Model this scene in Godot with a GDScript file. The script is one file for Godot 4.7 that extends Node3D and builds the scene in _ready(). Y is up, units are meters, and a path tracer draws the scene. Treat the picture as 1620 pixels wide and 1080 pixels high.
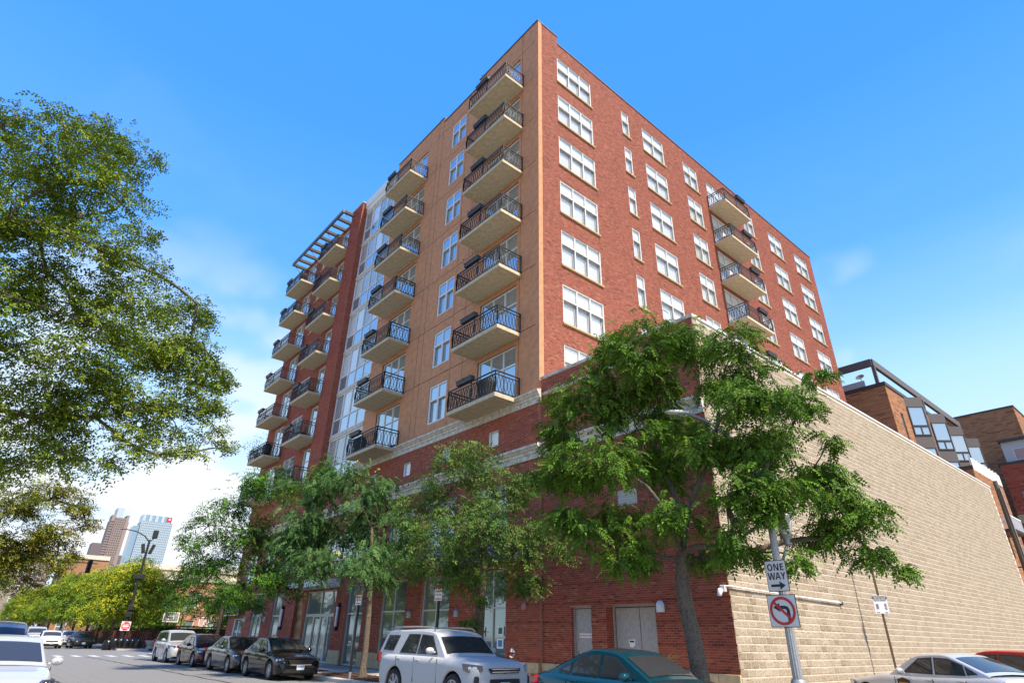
extends Node3D
# A street corner: a tall brick and stucco apartment building above a blank block wall, street trees, parked cars.
# World: x runs along the front street, -z along the side street, y up; the camera stands in the road at the origin.

var mats := {}
var texs := {}
var taken := {}
var rng := RandomNumberGenerator.new()


class MB:
	var v := PackedVector3Array()
	var n := PackedVector3Array()
	var ix := PackedInt32Array()

	func quad(a: Vector3, b: Vector3, c: Vector3, d: Vector3) -> void:  # counter-clockwise seen from outside
		var m := (c - a).cross(d - b).normalized()
		var k := v.size()
		v.append(a); v.append(b); v.append(c); v.append(d)
		for i in 4:
			n.append(m)
		ix.append_array(PackedInt32Array([k, k + 2, k + 1, k, k + 3, k + 2]))

	func tri(a: Vector3, b: Vector3, c: Vector3) -> void:
		var m := (b - a).cross(c - a).normalized()
		var k := v.size()
		v.append(a); v.append(b); v.append(c)
		for i in 3:
			n.append(m)
		ix.append_array(PackedInt32Array([k, k + 2, k + 1]))

	func obox(at: Vector3, size: Vector3, bs := Basis()) -> void:
		var x := bs.x * size.x * 0.5
		var y := bs.y * size.y * 0.5
		var z := bs.z * size.z * 0.5
		quad(at + x - y + z, at + x - y - z, at + x + y - z, at + x + y + z)
		quad(at - x - y - z, at - x - y + z, at - x + y + z, at - x + y - z)
		quad(at - x + y + z, at + x + y + z, at + x + y - z, at - x + y - z)
		quad(at - x - y - z, at + x - y - z, at + x - y + z, at - x - y + z)
		quad(at - x - y + z, at + x - y + z, at + x + y + z, at - x + y + z)
		quad(at + x - y - z, at - x - y - z, at - x + y - z, at + x + y - z)

	func box(lo: Vector3, hi: Vector3) -> void:
		obox((lo + hi) * 0.5, hi - lo)

	func cbox(at: Vector3, size: Vector3, e: float, bs := Basis()) -> void:  # box with chamfered edges
		var h := size * 0.5
		var hi := h - Vector3(e, e, e)
		var p := func(q: Vector3) -> Vector3: return at + bs * q
		for ax in 3:
			for s in [1.0, -1.0]:
				var a := (ax + 1) % 3
				var b := (ax + 2) % 3
				var q := []
				for c in [[-1, -1], [1, -1], [1, 1], [-1, 1]]:
					var w := Vector3()
					w[ax] = s * h[ax]
					w[a] = c[0] * hi[a]
					w[b] = c[1] * hi[b]
					q.append(p.call(w))
				if s > 0:
					quad(q[0], q[1], q[2], q[3])
				else:
					quad(q[3], q[2], q[1], q[0])
		for ax in 3:
			var a := (ax + 1) % 3
			var b := (ax + 2) % 3
			for sa in [1.0, -1.0]:
				for sb in [1.0, -1.0]:
					var q := []
					for c in [[0, -1], [0, 1], [1, 1], [1, -1]]:
						var w := Vector3()
						w[ax] = c[1] * hi[ax]
						w[a] = sa * (h[a] if c[0] == 0 else hi[a])
						w[b] = sb * (hi[b] if c[0] == 0 else h[b])
						q.append(p.call(w))
					if sa * sb < 0:
						quad(q[0], q[1], q[2], q[3])
					else:
						quad(q[3], q[2], q[1], q[0])
		for sx in [1.0, -1.0]:
			for sy in [1.0, -1.0]:
				for sz in [1.0, -1.0]:
					var a: Vector3 = p.call(Vector3(sx * h.x, sy * hi.y, sz * hi.z))
					var b: Vector3 = p.call(Vector3(sx * hi.x, sy * h.y, sz * hi.z))
					var c: Vector3 = p.call(Vector3(sx * hi.x, sy * hi.y, sz * h.z))
					if sx * sy * sz > 0:
						tri(a, b, c)
					else:
						tri(a, c, b)

	func bar(a: Vector3, b: Vector3, w: float, h: float) -> void:  # square bar between two points
		var d := b - a
		if d.length() < 1e-5:
			return
		var x := d.normalized()
		var up := Vector3.UP if absf(x.y) < 0.95 else Vector3.RIGHT
		var z := x.cross(up).normalized()
		var y := z.cross(x)
		obox((a + b) * 0.5, Vector3(d.length(), h, w), Basis(x, y, z))

	func prism(poly: PackedVector2Array, xf: Transform3D, depth: float) -> void:  # polygon in xy, from z = 0 to z = depth
		var pl := poly
		if Geometry2D.is_polygon_clockwise(pl):
			pl = poly.duplicate()
			pl.reverse()
		var t := Geometry2D.triangulate_polygon(pl)
		for i in range(0, t.size(), 3):
			var q := []
			for j in 3:
				q.append(pl[t[i + j]])
			if (q[1] - q[0]).cross(q[2] - q[0]) < 0:
				q.reverse()
			tri(xf * Vector3(q[0].x, q[0].y, depth), xf * Vector3(q[1].x, q[1].y, depth), xf * Vector3(q[2].x, q[2].y, depth))
			tri(xf * Vector3(q[2].x, q[2].y, 0), xf * Vector3(q[1].x, q[1].y, 0), xf * Vector3(q[0].x, q[0].y, 0))
		for i in pl.size():
			var a := pl[i]
			var b := pl[(i + 1) % pl.size()]
			quad(xf * Vector3(a.x, a.y, 0), xf * Vector3(b.x, b.y, 0), xf * Vector3(b.x, b.y, depth), xf * Vector3(a.x, a.y, depth))

	func grid(rows: Array, ring := false) -> void:  # smooth sheet; outside where along-row cross along-column points
		var h := rows.size()
		var w: int = rows[0].size()
		var k := v.size()
		for i in h:
			for j in w:
				var a: Vector3 = rows[i][(j + 1) % w] if ring else rows[i][mini(j + 1, w - 1)]
				var b: Vector3 = rows[i][(j + w - 1) % w] if ring else rows[i][maxi(j - 1, 0)]
				var c: Vector3 = rows[mini(i + 1, h - 1)][j] - rows[maxi(i - 1, 0)][j]
				var m := (a - b).cross(c)
				if m.length() < 1e-9:
					m = (a - b).cross(rows[mini(i + 1, h - 1)][(j + 1) % w] - rows[maxi(i - 1, 0)][(j + 1) % w])
				v.append(rows[i][j])
				n.append(m.normalized() if m.length() > 1e-9 else Vector3.UP)
		for i in h - 1:
			for j in (w if ring else w - 1):
				var p := k + i * w + j
				var q := k + i * w + (j + 1) % w
				ix.append_array(PackedInt32Array([p, q + w, q, p, p + w, q + w]))

	func tube(path: Array, radii: Array, sides := 8, caps := true) -> void:
		var rows := []
		var x := Vector3()
		for i in path.size():
			var d: Vector3 = (path[mini(i + 1, path.size() - 1)] - path[maxi(i - 1, 0)]).normalized()
			if i == 0:
				x = d.cross(Vector3.UP if absf(d.y) < 0.9 else Vector3.RIGHT).normalized()
			else:
				x = (x - d * x.dot(d)).normalized()
			var y := d.cross(x)
			var row := PackedVector3Array()
			for j in sides:
				var t := TAU * j / sides
				row.append(path[i] + (x * cos(t) + y * sin(t)) * radii[i if radii.size() > 1 else 0])
			rows.append(row)
		grid(rows, true)
		if caps:
			for e in [0, path.size() - 1]:
				var r: PackedVector3Array = rows[e]
				for j in range(1, sides - 1):
					if e == 0:
						tri(r[0], r[j + 1], r[j])
					else:
						tri(r[0], r[j], r[j + 1])

	func lathe(prof: Array, xf: Transform3D, sides := 16) -> void:  # profile of (radius, height), from the bottom up
		var rows := []
		for p in prof:
			var row := PackedVector3Array()
			for j in sides:
				var t := -TAU * j / sides
				row.append(xf * Vector3(p.x * cos(t), p.y, p.x * sin(t)))
			rows.append(row)
		grid(rows, true)

	func wheel(prof: Array, xf: Transform3D, sides := 20) -> void:  # flat-shaded lathe, for hard edges
		for i in prof.size() - 1:
			for j in sides:
				var q := []
				for e in [[i, j], [i, j + 1], [i + 1, j + 1], [i + 1, j]]:
					var t: float = -TAU * e[1] / sides
					var p: Vector2 = prof[e[0]]
					q.append(xf * Vector3(p.x * cos(t), p.y, p.x * sin(t)))
				quad(q[0], q[1], q[2], q[3])

	func add(o: MB, xf: Transform3D) -> void:
		var k := v.size()
		for p in o.v:
			v.append(xf * p)
		var nb := xf.basis.inverse().transposed()
		for p in o.n:
			n.append((nb * p).normalized())
		for i in o.ix:
			ix.append(k + i)

	func mesh() -> ArrayMesh:
		var a := []
		a.resize(Mesh.ARRAY_MAX)
		a[Mesh.ARRAY_VERTEX] = v
		a[Mesh.ARRAY_NORMAL] = n
		a[Mesh.ARRAY_INDEX] = ix
		var m := ArrayMesh.new()
		m.add_surface_from_arrays(Mesh.PRIMITIVE_TRIANGLES, a)
		return m


func numbered(parent: Node, called: String) -> String:
	var key := [parent.get_instance_id(), called]
	var k: int = taken.get(key, 0)
	taken[key] = k + 1
	return called if k == 0 else "%s_%03d" % [called, k]


func put(o: Node3D, called: String, parent: Node = null) -> Node3D:
	var p: Node = parent if parent else self
	o.name = numbered(p, called)
	p.add_child(o)
	return o


func inst(mesh: Mesh, called: String, m: Material, parent: Node = null, xf := Transform3D()) -> MeshInstance3D:
	var o := MeshInstance3D.new()
	o.mesh = mesh
	o.material_override = m
	o.transform = xf
	put(o, called, parent)
	return o


func obj(mb: MB, called: String, m: Material, parent: Node = null) -> MeshInstance3D:
	return inst(mb.mesh(), called, m, parent)


func tag(o: Node, label := "", category := "", group := "", kind := "") -> Node:
	for e in [["label", label], ["category", category], ["group", group], ["kind", kind]]:
		if e[1] != "":
			o.set_meta(e[0], e[1])
	return o


func thing(called: String, label: String, category: String, at := Vector3.ZERO, turn := 0.0, group := "") -> Node3D:
	var o := Node3D.new()
	put(o, called)
	o.position = at
	o.rotation.y = turn
	tag(o, label, category, group)
	return o


func copy(o: Node3D, called: String, label: String, at: Vector3, turn := 0.0) -> Node3D:
	var c: Node3D = o.duplicate()
	c.name = numbered(self, called)
	add_child(c)
	c.position = at
	c.rotation.y = turn
	c.set_meta("label", label)
	return c


func noise_texture(key: String, frequency: float, lo: float, hi: float, octaves := 4, size := 512, normal := 0.0, ridged := false) -> ImageTexture:
	if texs.has(key):
		return texs[key]
	var f := FastNoiseLite.new()
	f.seed = key.hash() & 0xffff
	f.noise_type = FastNoiseLite.TYPE_SIMPLEX_SMOOTH
	f.fractal_type = FastNoiseLite.FRACTAL_RIDGED if ridged else FastNoiseLite.FRACTAL_FBM
	f.frequency = frequency
	f.fractal_octaves = octaves
	var im := f.get_seamless_image(size, size)
	im.convert(Image.FORMAT_RGBA8)
	if normal > 0.0:
		im.bump_map_to_normal_map(normal)
	else:
		var d := im.get_data()
		for i in range(0, d.size(), 4):
			var g := clampi(int(255.0 * (lo + (hi - lo) * d[i] / 255.0)), 0, 255)
			d[i] = g
			d[i + 1] = g
			d[i + 2] = g
		im = Image.create_from_data(size, size, false, Image.FORMAT_RGBA8, d)
	var t := ImageTexture.create_from_image(im)
	texs[key] = t
	return t


# colour is a linear, real-world base colour
func mat(key: String, c: Color, rough := 0.8, o := {}) -> StandardMaterial3D:
	if mats.has(key):
		return mats[key]
	var m := StandardMaterial3D.new()
	m.resource_name = key
	m.albedo_color = c.linear_to_srgb()
	m.roughness = rough
	m.metallic = o.get("metal", 0.0)
	if o.has("spec"):
		m.metallic_specular = o.spec
	if o.has("tex"):
		m.albedo_texture = o.tex
	if o.has("normal"):
		m.normal_enabled = true
		m.normal_texture = o.normal
		m.normal_scale = o.get("bump", 1.0)
	if o.has("tex") or o.has("normal"):
		m.uv1_triplanar = true
		m.uv1_world_triplanar = o.get("world", true)
		m.uv1_scale = o.get("scale3", Vector3.ONE * o.get("scale", 1.0))
	if o.has("detail"):
		m.detail_enabled = true
		m.detail_albedo = o.detail
		m.detail_blend_mode = BaseMaterial3D.BLEND_MODE_MUL
		m.uv2_triplanar = true
		m.uv2_world_triplanar = true
		m.uv2_scale = Vector3.ONE * o.get("scale2", 0.1)
	if o.has("coat"):
		m.clearcoat_enabled = true
		m.clearcoat = o.coat
		m.clearcoat_roughness = 0.04
	if o.has("alpha"):
		m.transparency = BaseMaterial3D.TRANSPARENCY_ALPHA
		m.albedo_color.a = o.alpha
	if o.has("backlight"):
		m.backlight_enabled = true
		m.backlight = Color(o.backlight).linear_to_srgb()
	if o.get("vcol", false):
		m.vertex_color_use_as_albedo = true
	if o.get("both", false):
		m.cull_mode = BaseMaterial3D.CULL_DISABLED
	mats[key] = m
	return m


func many(mesh: Mesh, called: String, m: Material, parent: Node, buffer: PackedFloat32Array, kind := "stuff") -> MultiMeshInstance3D:
	var mm := MultiMesh.new()
	mm.transform_format = MultiMesh.TRANSFORM_3D
	mm.use_colors = true
	mm.mesh = mesh
	mm.instance_count = buffer.size() / 16
	mm.buffer = buffer
	var o := MultiMeshInstance3D.new()
	o.multimesh = mm
	o.material_override = m
	put(o, called, parent)
	if kind != "":
		o.set_meta("kind", kind)
	return o


func slot(b: PackedFloat32Array, t: Transform3D, c: Color) -> void:
	var x := t.basis.x
	var y := t.basis.y
	var z := t.basis.z
	b.append_array(PackedFloat32Array([x.x, y.x, z.x, t.origin.x, x.y, y.y, z.y, t.origin.y, x.z, y.z, z.z, t.origin.z, c.r, c.g, c.b, 1.0]))


func words(text: String, height: float, called: String, m: Material, parent: Node, xf: Transform3D, depth := 0.006, font_name := "Droid Sans", bold := true) -> MeshInstance3D:
	var t := TextMesh.new()
	var f := SystemFont.new()
	f.font_names = PackedStringArray([font_name])
	if bold:
		f.font_weight = 700
	t.font = f
	t.text = text
	t.font_size = 64
	t.pixel_size = height / 46.0
	t.depth = depth
	t.curve_step = 2.0
	return inst(t, called, m, parent, xf)


func make_camera() -> void:
	var cam := Camera3D.new()
	cam.name = "camera"
	add_child(cam)
	cam.position = Vector3(0, 1.6, 0)
	cam.rotation_order = EULER_ORDER_YXZ
	cam.rotation_degrees = Vector3(26.9767, 49.7698, 1.1615)
	cam.fov = 60.735
	cam.near = 0.05
	cam.far = 4000.0
	cam.current = true


func sky_image() -> Image:
	var w := 1024
	var h := 512
	var f := FastNoiseLite.new()
	f.seed = 11
	f.noise_type = FastNoiseLite.TYPE_SIMPLEX_SMOOTH
	f.fractal_type = FastNoiseLite.FRACTAL_FBM
	f.fractal_octaves = 5
	f.frequency = 1.0
	var stops := [[-90.0, Vector3(0.34, 0.33, 0.31)], [-1.0, Vector3(0.42, 0.42, 0.42)], [0.0, Vector3(0.40, 0.47, 0.55)], [12.0, Vector3(0.34, 0.44, 0.56)], [20.0, Vector3(0.23, 0.385, 0.58)], [25.0, Vector3(0.135, 0.30, 0.58)], [32.0, Vector3(0.068, 0.225, 0.57)], [45.0, Vector3(0.038, 0.175, 0.56)], [62.0, Vector3(0.032, 0.165, 0.58)], [90.0, Vector3(0.026, 0.14, 0.54)]]
	var data := PackedFloat32Array()
	data.resize(w * h * 3)
	for j in h:
		var th := PI * (j + 0.5) / h
		var el := 90.0 - rad_to_deg(th)
		var base := Vector3()
		for i in stops.size() - 1:
			if el >= stops[i][0] and el <= stops[i + 1][0]:
				base = (stops[i][1] as Vector3).lerp(stops[i + 1][1], (el - stops[i][0]) / (stops[i + 1][0] - stops[i][0]))
		var low := clampf((el + 2.0) / 6.0, 0, 1)
		var cover := clampf((34.0 - el) / 30.0, 0.0, 1.0)
		for i in w:
			var c := base
			if el > -1.0 and el < 75.0:
				var ph := TAU * (i + 0.5) / w
				var d := Vector3(sin(ph) * sin(th), cos(th), -cos(ph) * sin(th))
				var q := d / (d.y + 0.22)
				var a := f.get_noise_3d(q.x * 1.5, 3.0, q.z * 1.5)
				var b := f.get_noise_3d(q.x * 0.6, 9.0, q.z * 1.9)   # thin streaks of high cloud
				var k := smoothstep(0.17 - 0.28 * cover, 0.38 - 0.20 * cover, a) * (0.02 + 0.98 * cover) * low
				var s := smoothstep(0.0, 0.6, b) * 0.5 * clampf((34.0 - el) / 22.0, 0.0, 1.0)
				c = c.lerp(Vector3(0.48, 0.49, 0.505), clampf(k + s * (1.0 - k), 0, 1))
			var p := (j * w + i) * 3
			data[p] = c.x
			data[p + 1] = c.y
			data[p + 2] = c.z
	return Image.create_from_data(w, h, false, Image.FORMAT_RGBF, data.to_byte_array())


func make_light() -> void:
	var we := WorldEnvironment.new()
	we.name = "world_environment"
	var e := Environment.new()
	e.background_mode = Environment.BG_SKY
	var sky := Sky.new()
	var pm := PanoramaSkyMaterial.new()
	pm.panorama = ImageTexture.create_from_image(sky_image())
	pm.energy_multiplier = 0.66
	sky.sky_material = pm
	e.sky = sky
	e.tonemap_mode = Environment.TONE_MAPPER_LINEAR
	e.tonemap_exposure = 3.5
	e.sdfgi_enabled = true
	e.ssao_enabled = true
	e.ssil_enabled = true
	we.environment = e
	add_child(we)
	var sun := DirectionalLight3D.new()
	sun.name = "sun"
	sun.light_energy = 0.80
	sun.light_color = Color(1.0, 0.95, 0.87)
	sun.light_angular_distance = 2.5
	sun.shadow_enabled = true
	add_child(sun)
	sun.look_at_from_position(Vector3(0.56, 0.83, -0.06) * 100.0, Vector3.ZERO)


func make_materials() -> void:
	var soft := noise_texture("soft", 0.008, 0.72, 1.0, 5)
	var grain := noise_texture("grain", 0.08, 0.74, 1.0, 3)
	var gn := noise_texture("grain_n", 0.10, 0, 1, 3, 512, 4.0)
	var stain := noise_texture("stain", 0.012, 0.86, 1.0, 6)
	mat("stucco", Color(0.61, 0.285, 0.14), 0.92, {"tex": stain, "scale": 0.35, "normal": gn, "bump": 0.2})
	mat("joint", Color(0.09, 0.05, 0.03), 0.95)
	mat("mortar", Color(0.60, 0.285, 0.185), 0.95, {"tex": grain, "scale": 1.3})
	mat("brick", Color(1, 1, 1), 0.88, {"vcol": true, "tex": grain, "scale": 2.0})
	mat("limestone", Color(0.66, 0.585, 0.47), 0.85, {"tex": noise_texture("grime", 0.015, 0.72, 1.12, 4), "scale3": Vector3(0.5, 0.3, 0.5)})
	mat("base_stone", Color(0.60, 0.46, 0.27), 0.85, {"tex": stain, "scale": 0.8})
	mat("lintel", Color(0.60, 0.50, 0.34), 0.85, {"tex": stain, "scale": 0.8})
	mat("slab", Color(0.60, 0.50, 0.33), 0.85, {"tex": stain, "scale": 0.5})
	mat("sill", Color(0.52, 0.38, 0.19), 0.85, {"tex": stain, "scale": 1.0})
	mat("iron", Color(0.018, 0.018, 0.02), 0.45, {"spec": 0.5})
	mat("planter", Color(0.03, 0.03, 0.033), 0.5)
	mat("frame", Color(0.72, 0.71, 0.68), 0.45)
	mat("frame_dark", Color(0.10, 0.10, 0.10), 0.5)
	mat("alu", Color(0.55, 0.54, 0.50), 0.4, {"metal": 0.3})
	mat("pane", Color(0.75, 0.85, 0.88), 0.02, {"alpha": 0.12, "spec": 0.8})
	mat("pane_tint", Color(0.16, 0.24, 0.24), 0.02, {"alpha": 0.45, "spec": 0.9})
	mat("blind", Color(0.82, 0.81, 0.77), 0.8)
	mat("shade", Color(0.74, 0.73, 0.68), 0.85, {"tex": grain, "scale": 4.0})
	mat("curtain", Color(0.42, 0.38, 0.29), 0.9)
	mat("room", Color(0.30, 0.28, 0.25), 0.9)
	mat("block", Color(1, 1, 1), 0.93, {"vcol": true, "tex": grain, "scale": 1.6})
	mat("block_joint", Color(0.66, 0.58, 0.46), 0.95)
	mat("coping", Color(0.70, 0.69, 0.67), 0.5)
	mat("cap_dark", Color(0.10, 0.085, 0.075), 0.6)
	mat("asphalt", Color(0.33, 0.322, 0.308), 0.93, {"tex": grain, "scale": 1.7, "detail": soft, "scale2": 0.06})
	mat("concrete", Color(0.56, 0.525, 0.465), 0.9, {"tex": stain, "scale": 0.25})
	mat("mulch", Color(0.075, 0.032, 0.018), 1.0, {"tex": grain, "scale": 3.0})
	mat("paint_white", Color(0.62, 0.62, 0.60), 0.8, {"tex": grain, "scale": 1.0})
	mat("tar", Color(0.022, 0.022, 0.023), 0.7)
	mat("door_grey", Color(0.44, 0.42, 0.395), 0.6, {"tex": stain, "scale": 1.1})
	mat("white", Color(0.80, 0.80, 0.79), 0.5)
	mat("black", Color(0.012, 0.012, 0.013), 0.55)
	mat("red_paint", Color(0.50, 0.018, 0.02), 0.5)
	mat("orange_paint", Color(0.75, 0.14, 0.02), 0.5)
	mat("green_paint", Color(0.01, 0.16, 0.06), 0.5)
	mat("blue_paint", Color(0.03, 0.22, 0.45), 0.5)
	mat("galv", Color(0.42, 0.42, 0.41), 0.45, {"metal": 0.5, "tex": stain, "scale": 2.0})
	mat("sign_face", Color(0.62, 0.60, 0.57), 0.5)
	mat("awning", Color(0.035, 0.037, 0.042), 0.6)
	mat("rust_post", Color(0.10, 0.065, 0.028), 0.8)
	mat("bark", Color(0.30, 0.235, 0.17), 0.95, {"tex": noise_texture("bark_t", 0.02, 0.35, 1.0, 4, 512, 0.0, true), "scale3": Vector3(2.6, 0.55, 2.6), "normal": noise_texture("bark_n", 0.02, 0, 1, 4, 512, 14.0, true), "bump": 1.6})
	mat("bark_dark", Color(0.07, 0.05, 0.036), 0.95, {"tex": grain, "scale": 2.5})
	mat("wood_pole", Color(0.20, 0.15, 0.09), 0.95, {"tex": grain, "scale": 3.0})
	mat("leaf", Color(1, 1, 1), 0.6, {"vcol": true, "both": true, "spec": 0.25, "backlight": Color(0.14, 0.20, 0.03)})
	mat("pane_sky", Color(0.50, 0.58, 0.64), 0.03, {"metal": 0.75})      # coated glass
	mat("pane_shop", Color(0.26, 0.32, 0.31), 0.04, {"metal": 0.6})
	mat("pergola_wood", Color(0.065, 0.058, 0.05), 0.8)
	mat("chip", Color(1, 1, 1), 0.95, {"vcol": true})
	mat("grill_cover", Color(0.014, 0.014, 0.015), 0.7)
	mat("pier_brick", Color(0.20, 0.065, 0.035), 0.9, {"tex": grain, "scale": 2.0})


# ---- walls -------------------------------------------------------------------------------------
# a frame is a wall plane: point = o + u * s + up * v + n * d
func frame(o: Vector3, u: Vector3, n: Vector3) -> Dictionary:
	return {"o": o, "u": u, "n": n}


func at(f: Dictionary, s: float, v: float, d := 0.0) -> Vector3:
	return f.o + f.u * s + Vector3.UP * v + f.n * d


func place(f: Dictionary, s: float, v: float, d := 0.0) -> Transform3D:
	return Transform3D(Basis(f.u, Vector3.UP, f.n), at(f, s, v, d))


func free_spans(s0: float, s1: float, v: float, holes: Array) -> Array:
	var spans := [[s0, s1]]
	for h in holes:
		if v > h[2] and v < h[3]:
			var next := []
			for p in spans:
				if h[0] > p[0]:
					next.append([p[0], minf(p[1], h[0])])
				if h[1] < p[1]:
					next.append([maxf(p[0], h[1]), p[1]])
			spans = next.filter(func(p): return p[1] - p[0] > 0.001)
	return spans


# the wall's own face with openings [s0, s1, v0, v1] and their reveals
func wall_sheet(mb: MB, f: Dictionary, s0: float, s1: float, v0: float, v1: float, openings: Array, reveal := 0.16, grooves := []) -> void:
	var holes := openings + grooves
	var cuts := [v0, v1]
	for h in holes:
		for e in [h[2], h[3]]:
			if e > v0 and e < v1 and not cuts.has(e):
				cuts.append(e)
	cuts.sort()
	for i in cuts.size() - 1:
		for p in free_spans(s0, s1, (cuts[i] + cuts[i + 1]) * 0.5, holes):
			mb.quad(at(f, p[0], cuts[i]), at(f, p[1], cuts[i]), at(f, p[1], cuts[i + 1]), at(f, p[0], cuts[i + 1]))
	for h in holes:
		var a := at(f, h[0], h[2])
		var b := at(f, h[1], h[2])
		var c := at(f, h[1], h[3])
		var d := at(f, h[0], h[3])
		var k: Vector3 = f.n * -(0.024 if grooves.has(h) else reveal)
		mb.quad(b, b + k, a + k, a)
		mb.quad(c, c + k, b + k, b)
		mb.quad(d, d + k, c + k, c)
		mb.quad(a, a + k, d + k, d)


var brick_mesh: ArrayMesh


func brick_colour(hue: int) -> Color:
	var t := rng.randf()
	var c := Color(0.47, 0.094, 0.046).lerp(Color(0.34, 0.062, 0.033), t)
	if hue == 1:    # the tower's brick is a little more orange
		c = Color(0.43, 0.118, 0.062).lerp(Color(0.31, 0.076, 0.045), t)
	if hue == 2:
		c = Color(0.52, 0.25, 0.11).lerp(Color(0.38, 0.155, 0.068), t)
	var odd := rng.randf()
	if odd < 0.13:
		c = c * 0.58
	elif odd > 0.93:
		c = c.lerp(Color(0.55, 0.26, 0.17), 0.45)
	return c


# every ninth course below band_top is set back 24 mm: the pieces of those courses between the openings
func set_back_courses(s0: float, s1: float, v0: float, band_top: float, holes: Array) -> Array:
	var out := []
	var h := 0.0677
	var v := v0
	while v < band_top:
		if int(round((v - 0.93) / h)) % 9 == 0:
			for p in free_spans(s0, s1, v + h * 0.5, holes):
				out.append([p[0], p[1], v, v + h])
		v += h
	return out


func set_back_strips(mb: MB, f: Dictionary, pieces: Array) -> void:
	for p in pieces:
		mb.quad(at(f, p[0], p[2], -0.024), at(f, p[1], p[2], -0.024), at(f, p[1], p[3], -0.024), at(f, p[0], p[3], -0.024))


# running bond; below band_top every ninth course is set back
func bricks(parent: Node, f: Dictionary, s0: float, s1: float, v0: float, v1: float, holes: Array, hue := 0, band_top := 0.0, single := []) -> void:
	var buf := PackedFloat32Array()
	var h := 0.0677
	var len_ := 0.2032
	var k := 0
	var v := v0
	var singles := []
	while v + h * 0.6 < v1:
		var back := v < band_top and int(round((v - 0.93) / h)) % 9 == 0
		var off := 0.1016 if k % 2 else 0.0
		for p in free_spans(s0, s1, v + h * 0.5, holes):
			var m := floori((p[0] - off) / len_)
			while m * len_ + off < p[1]:
				var a := maxf(p[0], m * len_ + off)
				var b := minf(p[1], (m + 1) * len_ + off)
				if b - a > 0.035:
					var t := Transform3D(Basis(f.u * (b - a - 0.013), Vector3.UP * (h - 0.0135), f.n), at(f, (a + b) * 0.5, v + h * 0.5, rng.randf_range(-0.0012, 0.0012) - (0.024 if back else 0.0)))
					if single and a > single[0] and b < single[1] and v > single[2] and v < single[3] and singles.size() < 300:
						singles.append(t)
					else:
						slot(buf, t, brick_colour(hue))
				m += 1
		v += h
		k += 1
	if buf.size():
		many(brick_mesh, "brickwork", mats.brick, parent, buf)
	for e in singles:
		inst(brick_mesh, "brick", mats["brick_%d" % (rng.randi() % 4)], parent, e)


func strip(parent: Node, called: String, m: Material, x0: float, x1: float, z: float, prof: Array) -> MeshInstance3D:
	# a moulding along x whose profile is (out, height) measured from the wall plane z
	var mb := MB.new()
	mb.prism(PackedVector2Array(prof), Transform3D(Basis(Vector3(0, 0, 1), Vector3.UP, Vector3(-1, 0, 0)), Vector3(x1, 0, z)), x1 - x0)
	return obj(mb, called, m, parent)


# ---- windows -----------------------------------------------------------------------------------
var shapes := {}


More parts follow.
